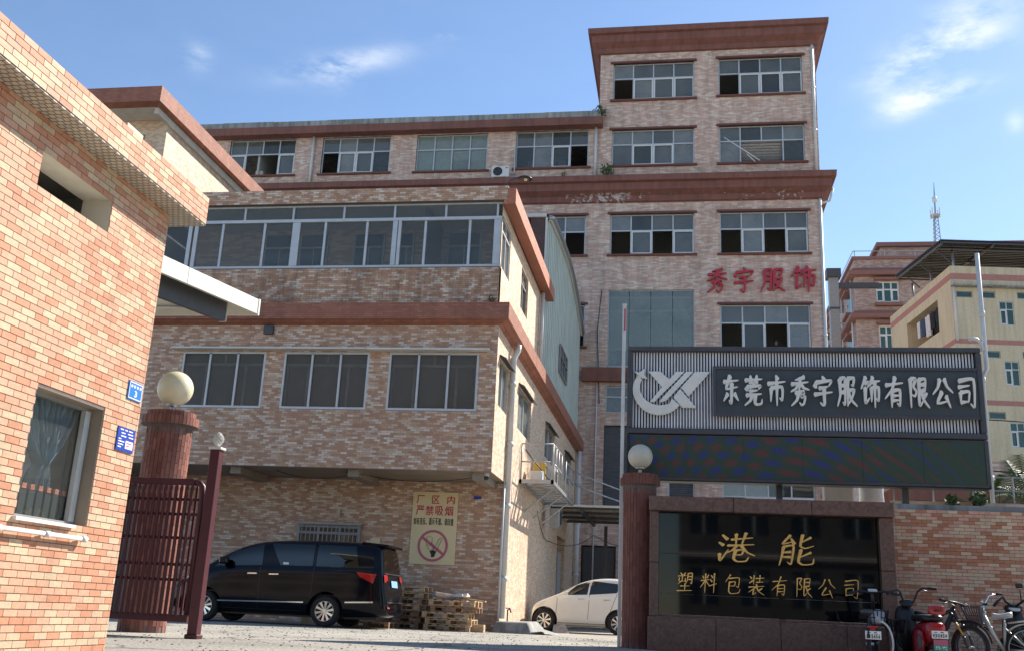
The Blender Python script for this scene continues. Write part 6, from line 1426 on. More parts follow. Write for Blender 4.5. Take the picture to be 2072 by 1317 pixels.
def car_body(root, stations, wheels, rad, mt, yc, ww=.26, creases=None):
    V, F = loft(stations); me = bpy.data.meshes.new('body'); og = Vector(ORG[root.name]); me.from_pydata(V, [], F)
    bm = bmesh.new(); bm.from_mesh(me); bmesh.ops.recalc_face_normals(bm, faces=bm.faces); bm.to_mesh(me); bm.free()
    o = bpy.data.objects.new('body', me); COL.objects.link(o); o.modifiers.new('s', 'SUBSURF').levels = 2
    cutters = []
    for x in wheels:
        mb = MB(); mb.lathe([(0, -2), (rad, -2), (rad, 2), (0, 2)], x, 0, .30, 40, axis='y'); cm = bpy.data.meshes.new('c'); cm.from_pydata(mb.V, [], mb.F)
        b2 = bmesh.new(); b2.from_mesh(cm); bmesh.ops.remove_doubles(b2, verts=b2.verts, dist=1e-5); bmesh.ops.recalc_face_normals(b2, faces=b2.faces); b2.to_mesh(cm); b2.free()
        c = bpy.data.objects.new('c', cm); COL.objects.link(c); cutters.append(c); md = o.modifiers.new('b', 'BOOLEAN'); md.operation = 'DIFFERENCE'; md.object = c; md.solver = 'EXACT'
    dg = bpy.context.evaluated_depsgraph_get(); dg.update(); me2 = bpy.data.meshes.new_from_object(o.evaluated_get(dg))
    o.modifiers.clear(); o.modifiers.new('s', 'SUBSURF').levels = 2; dg.update(); full = bpy.data.meshes.new_from_object(o.evaluated_get(dg))
    bvh = BVHTree.FromPolygons([tuple(v.co) for v in full.vertices], [tuple(p.vertices) for p in full.polygons])
    bpy.data.objects.remove(o)
    for c in cutters: bpy.data.objects.remove(c)
    for v in me2.vertices: v.co.y += yc; v.co -= og
    me2.materials.clear(); me2.materials.append(M[mt]); o = bpy.data.objects.new('body', me2); COL.objects.link(o); o.parent = root
    for p in me2.polygons: p.material_index = 0
    autosmooth(o, 32)
    m = MB()                                          # dark underside and wheel wells
    xs_ = [s[0] for s in stations]; m.box(min(xs_) + .25, max(xs_) - .25, yc - stations[3][5] * .72, yc + stations[3][5] * .72, .17, .62); build(m, 'underbody', 'black', root)
    return bvh
def decal(bvh, quad, root, nm, mt, yc, off=.006, side=-1, nu=10, nv=6, th=.006, axis='y', par=None):
    """a panel laid on the curved body: corners given in x,z (side) or y,z (rear), bilinear grid pressed on the shell"""
    P = [Vector(q) for q in quad]; V = []; ok = True
    for j in range(nv + 1):
        for i in range(nu + 1):
            u, v = i / nu, j / nv; p = P[0] * (1 - u) * (1 - v) + P[1] * u * (1 - v) + P[2] * u * v + P[3] * (1 - u) * v
            if axis == 'y': org, d = Vector((p[0], side * 5, p[1])), Vector((0, -side, 0))
            else: org, d = Vector((side * 50, p[0], p[1])), Vector((-side, 0, 0))
            h = bvh.ray_cast(org, d)
            if h[0] is None: V.append(None); continue
            V.append(h[0] - d * off)
    good = [v for v in V if v is not None]
    if not good: return None
    for k, v in enumerate(V):
        if v is None: V[k] = good[0].copy() if axis == 'y' else good[0].copy()
    N = len(V); d = Vector((0, -side, 0)) if axis == 'y' else Vector((-side, 0, 0))
    full = [v + Vector((0, yc, 0)) for v in V] + [v + d * th + Vector((0, yc, 0)) for v in V]; F = []
    for j in range(nv):
        for i in range(nu):
            a = j * (nu + 1) + i; F.append((a, a + 1, a + nu + 2, a + nu + 1))
    m = MB(); m.add(full[:N], F); o = build(m, nm, mt, par or root, True); return o
def wheel(root, x, y, r, w, spokes, side=-1, rimr=.66, mt='champagne_edge'):
    m = MB(); m.lathe([(r * .64, -w / 2), (r * .90, -w / 2), (r * .985, -w * .34), (r, -w * .15), (r, w * .15), (r * .985, w * .34), (r * .9, w / 2), (r * .64, w / 2), (r * .64, -w / 2)], x, y, r, 40, axis='y'); t = autosmooth(build(m, 'tyre', 'rubber', root))
    e = side * w / 2
    m = MB(); m.lathe([(r * .66, e * .98), (r * .62, e * .98), (r * .58, e * .6), (r * .58, -e * .9)], x, y, r, 40, axis='y'); autosmooth(build(m, 'rim', mt, t))
    m = MB(); m.lathe([(r * .58, e * .15), (0, e * .15)], x, y, r, 30, axis='y'); build(m, 'brake_disc', 'black', t)
    for k in range(spokes):
        m = MB(); a = 2 * pi * k / spokes + .2; R = Matrix.Rotation(-a, 3, 'Y')
        m.add([Vector((x, y, r)) + R @ Vector(p) for p in ((r * .10, e * .80, -r * .045), (r * .10, e * .80, r * .045), (r * .61, e * .96, r * .085), (r * .61, e * .96, -r * .085), (r * .10, e * .5, -r * .045), (r * .10, e * .5, r * .045), (r * .61, e * .6, r * .085), (r * .61, e * .6, -r * .085))], ((0, 1, 2, 3), (4, 7, 6, 5), (0, 4, 5, 1), (2, 6, 7, 3), (1, 5, 6, 2), (0, 3, 7, 4))); build(m, 'spoke', mt, t)
    m = MB(); m.lathe([(0, e * .9), (r * .14, e * .88), (r * .15, e * .7), (r * .15, e * .2)], x, y, r, 16, axis='y'); build(m, 'hub_cap', mt, t)
# black people carrier, nose to the left
YV = 20.56
van = thing('van', 'black people carrier parked side on under the overhang, chrome strip along its doors', 'van', (-8, YV, 0))
ST = [(-10.32, -.04, .26, .52, .66, .56, .44), (-10.28, -.04, .22, .60, .76, .66, .54), (-10.05, 0, .20, .76, .88, .77, .64), (-9.72, 0, .19, .90, 1.02, .80, .70), (-9.50, 0, .19, .98, 1.19, .805, .70), (-9.12, 0, .19, 1.05, 1.42, .81, .69), (-8.74, 0, .19, 1.08, 1.58, .81, .68), (-8.30, 0, .19, 1.09, 1.665, .81, .68), (-7.6, 0, .19, 1.10, 1.70, .81, .68), (-6.8, 0, .19, 1.11, 1.705, .81, .68), (-6.35, 0, .20, 1.12, 1.69, .81, .67), (-6.02, .05, .21, 1.12, 1.67, .80, .66), (-5.80, .13, .22, 1.12, 1.64, .77, .63), (-5.70, .20, .24, 1.10, 1.60, .70, .56), (-5.66, .24, .28, 1.06, 1.54, .60, .46)]
bv = car_body(van, ST, (-9.50, -6.93), .375, 'carblack', YV)
for x in (-9.50, -6.93):
    for sd in (-1, 1): wheel(van, x, YV + sd * .70, .30, .20, 10, sd)
dk = lambda q, nm, mt, **k: decal(bv, q, van, nm, mt, YV, **k)
dk([(-8.30, 1.15), (-9.42, 1.10), (-9.10, 1.30), (-8.36, 1.56)][::-1] if False else [(-9.36, 1.09), (-8.34, 1.14), (-8.36, 1.57), (-8.98, 1.38)], 'front_side_window', 'glass_car')
dk([(-7.95, 1.15), (-7.27, 1.16), (-7.27, 1.585), (-8.20, 1.575)], 'sliding_door_window', 'glass_car')
dk([(-7.20, 1.16), (-6.30, 1.16), (-6.42, 1.585), (-7.20, 1.59)], 'rear_side_window', 'glass_car')
dk([(-9.20, .40), (-7.38, .44), (-7.38, .465), (-9.20, .425)], 'chrome_strip', 'chrome', off=.012, nu=16, nv=1); dk([(-6.52, .475), (-5.95, .50), (-5.95, .528), (-6.52, .50)], 'chrome_strip', 'chrome', off=.012, nu=8, nv=1)
for q in ((-8.335, .30, -8.38, 1.60), (-7.235, .62, -7.235, 1.62)):
    dk([(q[0] - .006, q[1]), (q[0] + .006, q[1]), (q[2] + .006, q[3]), (q[2] - .006, q[3])], 'door_gap', 'black', off=.003, nu=1, nv=10)
dk([(-9.30, .28), (-7.40, .28), (-7.40, .292), (-9.30, .292)], 'door_gap', 'black', off=.003, nu=12, nv=1)
for x in (-8.62, -8.16): dk([(x, .955), (x + .20, .96), (x + .20, .985), (x, .98)], 'door_handle', 'chrome', off=.02, nu=4, nv=1)
dk([(-7.90, 1.17), (-7.78, 1.17), (-7.78, 1.215), (-7.90, 1.215)], 'window_sticker', 'frame_white', off=.009, nu=2, nv=1)
dk([(-6.26, .99), (-5.98, .87), (-5.93, 1.05), (-6.34, 1.085)], 'tail_light', 'red_light', off=.012)
m = MB(); m.add([(-6.32, YV - .62, 1.685), (-5.78, YV - .56, 1.645), (-5.78, YV + .56, 1.645), (-6.32, YV + .62, 1.685), (-6.32, YV - .62, 1.60), (-5.80, YV - .56, 1.60), (-5.80, YV + .56, 1.60), (-6.32, YV + .62, 1.60)], ((0, 1, 2, 3), (4, 7, 6, 5), (0, 4, 5, 1), (1, 5, 6, 2), (2, 6, 7, 3))); build(m, 'roof_spoiler', 'carblack', van, bevel=.015)
dr = lambda q, nm, mt, **k: decal(bv, q, van, nm, mt, YV, axis='x', side=1, **k)
dr([(-.58, 1.16), (.58, 1.16), (.52, 1.52), (-.52, 1.52)], 'rear_window', 'glass_car'); dr([(-.60, 1.065), (.60, 1.065), (.60, 1.09), (-.60, 1.09)], 'garnish', 'chrome', off=.014)
dr([(-.66, .90), (-.46, .95), (-.44, 1.05), (-.66, 1.05)], 'tail_light', 'red_light', off=.018); dr([(.46, .95), (.66, .90), (.66, 1.05), (.44, 1.05)], 'tail_light', 'red_light', off=.018)
dr([(-.22, .82), (.22, .82), (.22, .95), (-.22, .95)], 'number_plate', mat('pale_blue_plate', (.28, .48, .85), .4, var=.03), off=.02); dr([(-.6, .51), (.6, .51), (.6, .535), (-.6, .535)], 'chrome_strip', 'chrome', off=.016)
dr([(-.62, .40), (-.50, .40), (-.50, .44), (-.62, .44)], 'reflector', 'red_light', off=.016)
for sd in (-1, 1): m = MB(); m.box(-9.20, -9.02, YV + sd * .80, YV + sd * .97, 1.13, 1.26); build(m, 'wing_mirror', 'carblack', van, bevel=.03)
m = MB(); m.box(-9.205, -9.19, YV - .96, YV - .82, 1.15, 1.24)
decal(bv, [(-10.22, .70), (-9.95, .78), (-9.86, .90), (-10.15, .80)], van, 'headlight', 'frame_white', YV, off=.01)
# cream hatchback
YC = 28.45; ch = thing('hatchback', 'cream white hatchback parked by the side wall, its tail hidden by the pillar', 'car', (-2.5, YC, 0))
ST = [(-3.96, -.03, .20, .50, .60, .52, .42), (-3.93, -.03, .18, .58, .68, .64, .52), (-3.78, 0, .17, .70, .80, .75, .62), (-3.45, 0, .16, .82, .92, .79, .68), (-3.12, 0, .16, .89, 1.06, .80, .66), (-2.80, 0, .16, .93, 1.26, .80, .62), (-2.45, 0, .16, .96, 1.40, .80, .60), (-2.05, 0, .16, .98, 1.47, .80, .60), (-1.6, 0, .16, 1.02, 1.475, .80, .60), (-1.25, .02, .17, 1.06, 1.42, .78, .60), (-1.0, .10, .18, 1.02, 1.34, .72, .54), (-.88, .2, .22, .92, 1.22, .62, .42)]
bc_ = car_body(ch, ST, (-3.56, -1.58), .355, 'carwhite', YC)
for x in (-3.56, -1.58):
    for sd in (-1, 1): wheel(ch, x, YC + sd * .69, .295, .18, 8, sd)
dc = lambda q, nm, mt, **k: decal(bc_, q, ch, nm, mt, YC, **k)
dc([(-3.02, .965), (-2.42, 1.00), (-2.36, 1.36), (-2.72, 1.24)], 'front_side_window', 'glass_car'); dc([(-2.37, 1.00), (-1.64, 1.07), (-1.50, 1.30), (-2.30, 1.37)], 'rear_side_window', 'glass_car')
for q in ((-2.40, .26, -2.33, 1.38), (-3.25, .40, -3.22, .88), (-1.86, .42, -1.62, 1.05)): dc([(q[0] - .005, q[1]), (q[0] + .005, q[1]), (q[2] + .005, q[3]), (q[2] - .005, q[3])], 'door_gap', 'black', off=.003, nu=1, nv=8)
dc([(-3.2, .245), (-1.9, .245), (-1.9, .257), (-3.2, .257)], 'door_gap', 'black', off=.003, nu=10, nv=1)
for x in (-2.66, -1.98): dc([(x, .865), (x + .17, .875), (x + .17, .90), (x, .89)], 'door_handle', 'champagne_edge', off=.02, nu=4, nv=1)
dc([(-3.92, .62), (-3.70, .66), (-3.52, .80), (-3.80, .74)], 'headlight', 'frame_white', off=.008)
dc([(-1.18, 1.02), (-1.0, 1.0), (-1.02, 1.30), (-1.16, 1.36)], 'tail_light', 'red_light', off=.01)
decal(bc_, [(-.55, .99), (.55, .99), (.44, 1.34), (-.44, 1.34)], ch, 'windscreen', 'glass_car', YC, axis='x', side=-1)
for sd in (-1, 1): m = MB(); m.box(-3.06, -2.93, YC + sd * .79, YC + sd * .95, .96, 1.07); build(m, 'wing_mirror', 'carwhite', ch, bevel=.025)
simple('broken_slab', 'broken concrete slab leaning by the front wheel of the cream hatchback', 'slab', lambda m: m.add([(-3.2, 26.6, 0), (-2.75, 26.5, .0), (-2.9, 26.9, .22), (-3.2, 26.9, .2), (-3.2, 26.66, 0), (-2.75, 26.56, .0), (-2.9, 26.96, .22), (-3.2, 26.96, .2)], ((0, 1, 2, 3), (7, 6, 5, 4), (0, 4, 5, 1), (1, 5, 6, 2))), 'concrete', (-3.1, 26.7, 0))

# ------------------------------------------------------------------ two-wheelers in front of the street wall
def cyc_wheel(root, x, y, r, heading, tr=.018, rimm='steel', spokes=18, tyre='rubber', tilt=0):
    u = Vector((sin(heading), cos(heading), 0)); w = Vector((0, 0, 1)); c = Vector((x, y, r)); N = 36
    pts = [c + (r - tr) * (cos(2 * pi * k / N) * u + sin(2 * pi * k / N) * w) for k in range(N)]
    m = MB(); m.tube(pts, tr, 8, closed=True); t = build(m, 'wheel', tyre, root, True)
    m = MB(); m.tube([c + (r - 2.3 * tr) * (cos(2 * pi * k / N) * u + sin(2 * pi * k / N) * w) for k in range(N)], tr * .55, 6, closed=True); build(m, 'rim', rimm, t, True)
    if spokes:
        m = MB()
        for k in range(spokes): a = 2 * pi * k / spokes; m.tube([c, c + (r - 2.3 * tr) * (cos(a) * u + sin(a) * w)], .0025, 3)
        build(m, 'spokes', rimm, t)
    n = u.cross(w); m = MB(); m.tube([c - n * .05, c + n * .05], .022, 8); build(m, 'hub', 'steel', t, True)
def arc(c, r, u, w, a0, a1, n=14): return [Vector(c) + r * (cos(a0 + (a1 - a0) * k / n) * Vector(u) + sin(a0 + (a1 - a0) * k / n) * Vector(w)) for k in range(n + 1)]
def tb(root, nm, pts, r, mt, n=8): m = MB(); m.tube(pts, r, n); return build(m, nm, mt, root, True)
def plate(root, cx, cz, y, w, h, s, tilt=.0):
    m = MB(); m.box(cx - w / 2, cx + w / 2, y, y + .006, cz - h / 2, cz + h / 2); p = build(m, 'number_plate', 'sign_white', root, bevel=.002)
    f_ = FY(y); text_line(s, 'plate_character', f_, cx - w * .44, cx + w * .44, cz - h * .38, cz + h * .12, p, 'black', .003, .02, d=-.004)
    m = MB(); m.box(cx - w * .36, cx - w * .16, y - .002, y - .0005, cz + h * .26, cz + h * .34); m.box(cx + w * .05, cx + w * .22, y - .002, y - .0005, cz + h * .24, cz + h * .36); build(m, 'plate_caption', 'black', p)
def saddle(root, c, L, W, heading, mt, par=None):
    u = Vector((sin(heading), cos(heading), 0)); n = Vector((cos(heading), -sin(heading), 0)); V = []; F = []; K = 12; S = 9
    for i in range(S + 1):
        t = i / S; wd = W / 2 * (1 - .78 * t ** .8) * (.55 + .45 * min(1, t * 5 + .2)); z = .012 * cos(t * 5); 
        for k in range(K): a = 2 * pi * k / K; V.append(Vector(c) + u * L * (t - .4) + n * wd * cos(a) + Vector((0, 0, z + (.035 if sin(a) > 0 else .045) * sin(a) * (1 - .3 * t))))
    for i in range(S):
        for k in range(K): F.append((i * K + k, i * K + (k + 1) % K, (i + 1) * K + (k + 1) % K, (i + 1) * K + k))
    F += [tuple(range(K)), tuple(S * K + k for k in range(K - 1, -1, -1))]
    m = MB(); m.add(V, F); return build(m, 'saddle', mt, root, True)
def basket(root, c, w0, w1, d0, d1, h, heading, mt, lean=0.0, bars=7):
    u = Vector((sin(heading), cos(heading), 0)); n = Vector((cos(heading), -sin(heading), 0)); k = Vector((0, 0, 1)); b = bpy.data.objects.new('basket', None)
    def rect(w, d, z): c0 = Vector(c) + k * z + u * lean * z; return [c0 - n * w / 2 - u * d / 2, c0 + n * w / 2 - u * d / 2, c0 + n * w / 2 + u * d / 2, c0 - n * w / 2 + u * d / 2]
    m = MB(); lo, hi = rect(w0, d0, 0), rect(w1, d1, h); m.tube(hi, .011, 6, closed=True); B = build(m, 'basket', mt, root, True); m = MB(); m.tube(lo, .008, 6, closed=True); build(m, 'lower_rim', mt, B, True)
    for q in range(4):
        for i in range(bars):
            t = (i + .5) / bars; m = MB(); m.tube([lo[q].lerp(lo[(q + 1) % 4], t), hi[q].lerp(hi[(q + 1) % 4], t)], .0075, 4); build(m, 'basket_bar', mt, B)
    m = MB(); m.tube([lo[i].lerp(hi[i], .5) for i in range(4)], .005, 4, closed=True); m.add(lo, ((0, 1, 2, 3),)); build(m, 'basket_floor', mt, B)
    return B
# 1 black electric bicycle seen from behind
e = thing('electric_bicycle', 'black electric bicycle with number plate A11656, seen from behind before the granite sign', 'bicycle', (2.5, 14.6, 0), 'two-wheelers parked at the street wall'); hd = .22
cyc_wheel(e, 2.49, 14.45, .27, hd, .028, 'dark_metal', 10); cyc_wheel(e, 2.72, 15.35, .27, hd, .028, 'dark_metal', 10)
u = Vector((sin(hd), cos(hd), 0)); nrm_ = Vector((cos(hd), -sin(hd), 0)); r0 = Vector((2.49, 14.45, .27)); fr0 = Vector((2.72, 15.35, .27))
m = MB(); m.tube(arc(r0, .325, u, (0, 0, 1), 2.9, .7), .045, 8, flat=.3); build(m, 'mudguard', 'black', e, True)
tb(e, 'frame', [r0 + u * .42 + Vector((0, 0, -.02)), r0 + u * .28 + Vector((0, 0, .3))], .03, 'black'); tb(e, 'seat_post', [r0 + u * .42 + Vector((0, 0, 0)), r0 + u * .16 + Vector((0, 0, .44))], .022, 'black'); tb(e, 'frame', [r0 + u * .42, fr0 - u * .18 + Vector((0, 0, .42))], .035, 'black'); tb(e, 'steering_tube', [fr0 + Vector((0, 0, .02)), fr0 - u * .2 + Vector((0, 0, .55)), fr0 - u * .26 + Vector((0, 0, .68))], .024, 'black')
tb(e, 'chain_stay', [r0 + nrm_ * .06, r0 + u * .42 + nrm_ * .03], .014, 'black'); tb(e, 'side_hoop', arc(r0 + nrm_ * .14 + Vector((0, 0, .02)), .27, nrm_ * .55, (0, 0, 1), 1.7, -.6, 10), .014, 'frame_white')
saddle(e, (2.49, 14.56, .67), .28, .22, hd, 'dark_metal'); hb = fr0 - u * .26 + Vector((0, 0, .68))
tb(e, 'handlebar', [hb - nrm_ * .34 + Vector((0, -.10, -.02)), hb - nrm_ * .16 + Vector((0, -.02, .02)), hb, hb + nrm_ * .16 + Vector((0, -.02, .02)), hb + nrm_ * .34 + Vector((0, -.10, -.02))], .016, 'black')
m = MB(); m.obox(hb.x, hb.y - .05, hb.z + .03, .12, .06, .02, Matrix.Rotation(.5, 3, 'X')); build(m, 'display', 'metal_white', e, bevel=.006)
for s_ in (-1, 1): tb(e, 'brake_lever', [hb + nrm_ * .2 * s_ + Vector((0, .03, -.01)), hb + nrm_ * .33 * s_ + Vector((0, .02, -.04))], .007, 'dark_metal', 5)
m = MB(); m.box(2.42, 2.55, 14.16, 14.20, .475, .50); build(m, 'tail_light', 'red_light', e, bevel=.004); m = MB(); m.box(2.45, 2.52, 14.155, 14.19, .45, .47); build(m, 'reflector', 'red_light', e)
plate(e, 2.485, .385, 14.145, .20, .105, 'A11656')
basket(e, (2.70, 14.95, .52), .20, .27, .18, .24, .19, hd, 'black', 0, 5)
m = MB(); m.lathe([(0, 0), (.08, .0), (.10, .06), (.085, .15), (.03, .19), (0, .19)], 2.70, 14.93, .535, 10); tag(build(m, 'shopping_bag', 'cloth_white', None, True, origin=(2.70, 14.93, .535)), 'white plastic bag in the basket of the black electric bicycle', 'bag')
# 2 red scooter seen from behind
s = thing('electric_scooter', 'red electric scooter with black seat, red backrest and number plate H31850', 'scooter', (3.3, 14.6, 0), 'two-wheelers parked at the street wall')
cyc_wheel(s, 3.27, 14.45, .22, -.18, .05, 'dark_metal', 0); cyc_wheel(s, 3.08, 15.45, .22, -.18, .05, 'dark_metal', 0)
def hull(root, nm, mt, rings, K=16):
    V = []; F = []
    for (x, y, z, rx, ry, rz_, q) in rings:
        for k in range(K):
            a = 2 * pi * k / K; cx, cz = cos(a), sin(a); V.append((x + rx * (abs(cx) ** q) * (1 if cx > 0 else -1), y + ry * 0, z + rz_ * (abs(cz) ** q) * (1 if cz > 0 else -1)))
    for i in range(len(rings) - 1):
        for k in range(K): F.append((i * K + k, i * K + (k + 1) % K, (i + 1) * K + (k + 1) % K, (i + 1) * K + k))
    F += [tuple(range(K)), tuple((len(rings) - 1) * K + k for k in range(K - 1, -1, -1))]
    m = MB(); m.add(V, F); return build(m, nm, mt, root, True)
hull(s, 'rear_fairing', 'bike_red', [(3.29, 14.22, .50, .07, 0, .06, .6), (3.29, 14.24, .47, .115, 0, .11, .6), (3.28, 14.45, .44, .14, 0, .16, .6), (3.24, 14.7, .40, .13, 0, .18, .6), (3.2, 14.95, .34, .08, 0, .16, .7)])
hull(s, 'side_panel', 'bike_red', [(3.12, 14.30, .34, .03, 0, .12, .7), (3.10, 14.42, .32, .05, 0, .17, .7), (3.10, 14.62, .30, .04, 0, .15, .7)]); hull(s, 'side_inset', 'dark_metal', [(3.09, 14.285, .33, .022, 0, .09, .7), (3.085, 14.30, .33, .03, 0, .10, .7)])
hull(s, 'seat', 'black', [(3.27, 14.30, .63, .10, 0, .03, .7), (3.27, 14.34, .635, .135, 0, .045, .7), (3.24, 14.6, .635, .13, 0, .05, .7), (3.2, 14.85, .63, .09, 0, .045, .7), (3.19, 14.92, .62, .04, 0, .03, .7)])
hull(s, 'backrest', 'bike_red', [(3.305, 14.20, .735, .075, 0, .035, .5), (3.305, 14.205, .735, .105, 0, .055, .5), (3.305, 14.235, .735, .108, 0, .058, .5), (3.305, 14.25, .735, .10, 0, .05, .5)])
text_line('MEITE', 'backrest_letter', FY(14.197), 3.265, 3.36, .715, .74, s, 'black', .003, .02, d=-.004)
tb(s, 'backrest_bracket', [(3.30, 14.26, .70), (3.30, 14.32, .64)], .02, 'dark_metal')
m = MB(); m.box(3.23, 3.37, 14.19, 14.215, .535, .565); build(m, 'tail_light', 'red_light', s, bevel=.006)
plate(s, 3.305, .43, 14.14, .20, .095, 'H31850')
m = MB(); m.box(3.225, 3.40, 14.15, 14.156, .30, .37); build(m, 'pink_sticker', 'sign_pink', s); m = MB(); m.box(3.225, 3.40, 14.15, 14.156, .235, .298); build(m, 'green_sticker', mat('teal_print', (.03, .34, .26), .5, var=.05), s)
text_line('外卖', 'sticker_character', FY(14.149), 3.24, 3.39, .245, .29, s, 'sign_white', .002, .01, d=-.003)
m = MB(); m.box(3.215, 3.41, 14.158, 14.17, .12, .375); build(m, 'mud_flap', 'black', s)
hull(s, 'leg_shield', 'black', [(3.10, 15.02, .45, .12, 0, .28, .7), (3.09, 15.08, .50, .14, 0, .30, .7), (3.08, 15.2, .52, .12, 0, .28, .7), (3.07, 15.28, .52, .06, 0, .2, .7)])
hull(s, 'instrument_pod', 'black', [(3.11, 15.0, .80, .05, 0, .03, .8), (3.11, 15.05, .83, .09, 0, .045, .8), (3.10, 15.15, .84, .07, 0, .035, .8)])
m = MB(); m.box(3.05, 3.16, 14.9, 15.2, .17, .20); m.box(3.06, 3.24, 14.7, 15.1, .16, .2); build(m, 'footboard', 'black', s)
tb(s, 'steering_tube', [(3.09, 15.2, .3), (3.105, 15.06, .80)], .028, 'black')
for pts in ([(3.11, 15.05, .80), (3.06, 15.03, .86), (3.02, 15.0, .97), (2.98, 14.97, 1.0), (2.83, 14.9, .945)], [(3.13, 15.05, .80), (3.20, 15.03, .86), (3.25, 15.0, .99), (3.31, 14.97, 1.035), (3.47, 14.9, 1.03)]): tb(s, 'handlebar', pts, .014, 'black')
tb(s, 'grip', [(2.90, 14.93, .97), (2.82, 14.89, .94)], .02, 'rubber'); tb(s, 'grip', [(3.37, 14.94, 1.035), (3.48, 14.9, 1.03)], .02, 'rubber')
tb(s, 'brake_lever', [(2.97, 15.0, .985), (2.88, 15.02, .93)], .006, 'steel', 5); tb(s, 'brake_lever', [(3.30, 15.0, 1.01), (3.38, 15.02, 1.0)], .006, 'steel', 5)
basket(s, (2.93, 15.05, .44), .18, .24, .16, .2, .16, -.18, 'black', 0, 5)
# 3 black mountain bike with yellow details
b3 = thing('mountain_bike', 'black mountain bike with yellow fork crown leaning between scooter and silver bicycle', 'bicycle', (3.8, 14.9, 0), 'two-wheelers parked at the street wall'); hd = radians(118)
F3 = Vector((3.76, 14.5, .29)); u = Vector((.62, -.78, 0)).normalized(); R3 = F3 - u * .95; k = Vector((0, 0, 1)); nn3 = u.cross(k); h3 = math.atan2(u.x, u.y)
cyc_wheel(b3, F3.x, F3.y, .29, h3, .028, 'dark_metal', 16); cyc_wheel(b3, R3.x, R3.y, .29, h3, .028, 'dark_metal', 16)
crown = F3 - u * .17 + k * .33; head = crown - u * .07 + k * .14
for sd in (-1, 1): tb(b3, 'fork_leg', [F3 + nn3 * .06 * sd, F3 + nn3 * .06 * sd - u * .05 + k * .14], .021, 'dark_metal'); tb(b3, 'fork_stanchion', [F3 + nn3 * .06 * sd - u * .05 + k * .14, crown + nn3 * .06 * sd], .015, 'bike_gold' if sd > 0 else 'steel')
tb(b3, 'fork_crown', [crown - nn3 * .085, crown + nn3 * .085], .026, 'black'); tb(b3, 'head_tube', [crown, head + k * .03], .026, 'black'); bbk = R3 + u * .42 - k * .03; seat = R3 + u * .22 + k * .28
tb(b3, 'down_tube', [head - k * .05, bbk], .036, 'black'); tb(b3, 'top_tube', [head, seat], .025, 'black'); tb(b3, 'seat_tube', [bbk, seat + k * .05 - u * .02], .022, 'black')
for sd in (-1, 1): tb(b3, 'chain_stay', [R3 + nn3 * .06 * sd, bbk], .013, 'black'); tb(b3, 'seat_stay', [R3 + nn3 * .06 * sd, seat], .011, 'bike_gold')
saddle(b3, seat + k * .12, .26, .14, h3, 'black'); tb(b3, 'seat_post', [seat, seat + k * .10], .014, 'steel'); hb = head + k * .09 + u * .02
tb(b3, 'stem', [head, hb + u * .05], .02, 'black'); tb(b3, 'handlebar', [hb - nn3 * .25 - k * .03, hb + u * .05, hb + nn3 * .25 + k * .03], .015, 'black')
for sd in (-1, 1):
    tb(b3, 'grip', [hb + nn3 * .17 * sd + k * .02 * sd, hb + nn3 * .26 * sd + k * .03 * sd], .02, 'rubber'); tb(b3, 'brake_lever', [hb + nn3 * .17 * sd + u * .04, hb + nn3 * .27 * sd + u * .05 - k * .03], .007, 'dark_metal', 5)
    tb(b3, 'brake_cable', [hb + nn3 * .15 * sd + u * .04, hb + nn3 * .10 * sd + u * .12 - k * .05, crown + u * .07 + k * .02, crown + nn3 * .05 * sd - k * .1], .004, 'black', 4)
tb(b3, 'crank', [bbk + nn3 * .08, bbk + nn3 * .1 - k * .15 + u * .05], .012, 'dark_metal'); m = MB(); m.obox(bbk.x + nn3.x * .14, bbk.y + nn3.y * .14, bbk.z - .15, .09, .08, .02, Matrix.Identity(3)); build(m, 'pedal', 'bike_gold', b3)
m = MB(); m.tube(arc(F3, .325, u, k, .2, 1.9), .030, 6, flat=.3); build(m, 'mudguard', 'black', b3, True)
# 4 silver city bicycle
b4 = thing('city_bicycle', 'silver step-through bicycle with a dark front basket and grey saddle', 'bicycle', (4.1, 14.9, 0), 'two-wheelers parked at the street wall'); u = Vector((-.93, .36, 0)).normalized(); h4 = math.atan2(u.x, u.y)
F4 = Vector((3.99, 15.0, .29)); R4 = F4 - u * .60; R4 = Vector((4.55, 14.72, .29)); nn4 = u.cross(k); cyc_wheel(b4, F4.x, F4.y, .29, h4, .017, 'steel', 20); cyc_wheel(b4, R4.x, R4.y, .29, h4, .017, 'steel', 20)
hd4 = Vector((4.07, 14.93, .70)); bb4 = Vector((4.28, 14.86, .25)); st4 = Vector((4.30, 14.84, .60))
for sd in (-1, 1): tb(b4, 'fork', [F4 + nn4 * .05 * sd, F4 + nn4 * .05 * sd + k * .30 - u * .02, hd4 - k * .06], .013, 'bike_silver')
tb(b4, 'head_tube', [hd4 - k * .08 + u * .015, hd4 + k * .07 - u * .01], .024, 'bike_silver'); tb(b4, 'main_tube', [hd4 - k * .0, hd4 - u * .08 - k * .20, bb4], .030, 'bike_silver'); tb(b4, 'lower_tube', [hd4 - k * .06, bb4 + k * .03 + u * .02], .018, 'bike_silver')
tb(b4, 'seat_tube', [bb4, st4 + k * .02], .018, 'bike_silver'); tb(b4, 'seat_post', [st4, st4 + k * .09], .012, 'chrome'); saddle(b4, st4 + k * .12, .25, .19, h4, 'frame')
for sd in (-1, 1): tb(b4, 'chain_stay', [R4 + nn4 * .05 * sd, bb4], .011, 'bike_silver'); tb(b4, 'seat_stay', [R4 + nn4 * .05 * sd, st4 - k * .05], .010, 'bike_silver')
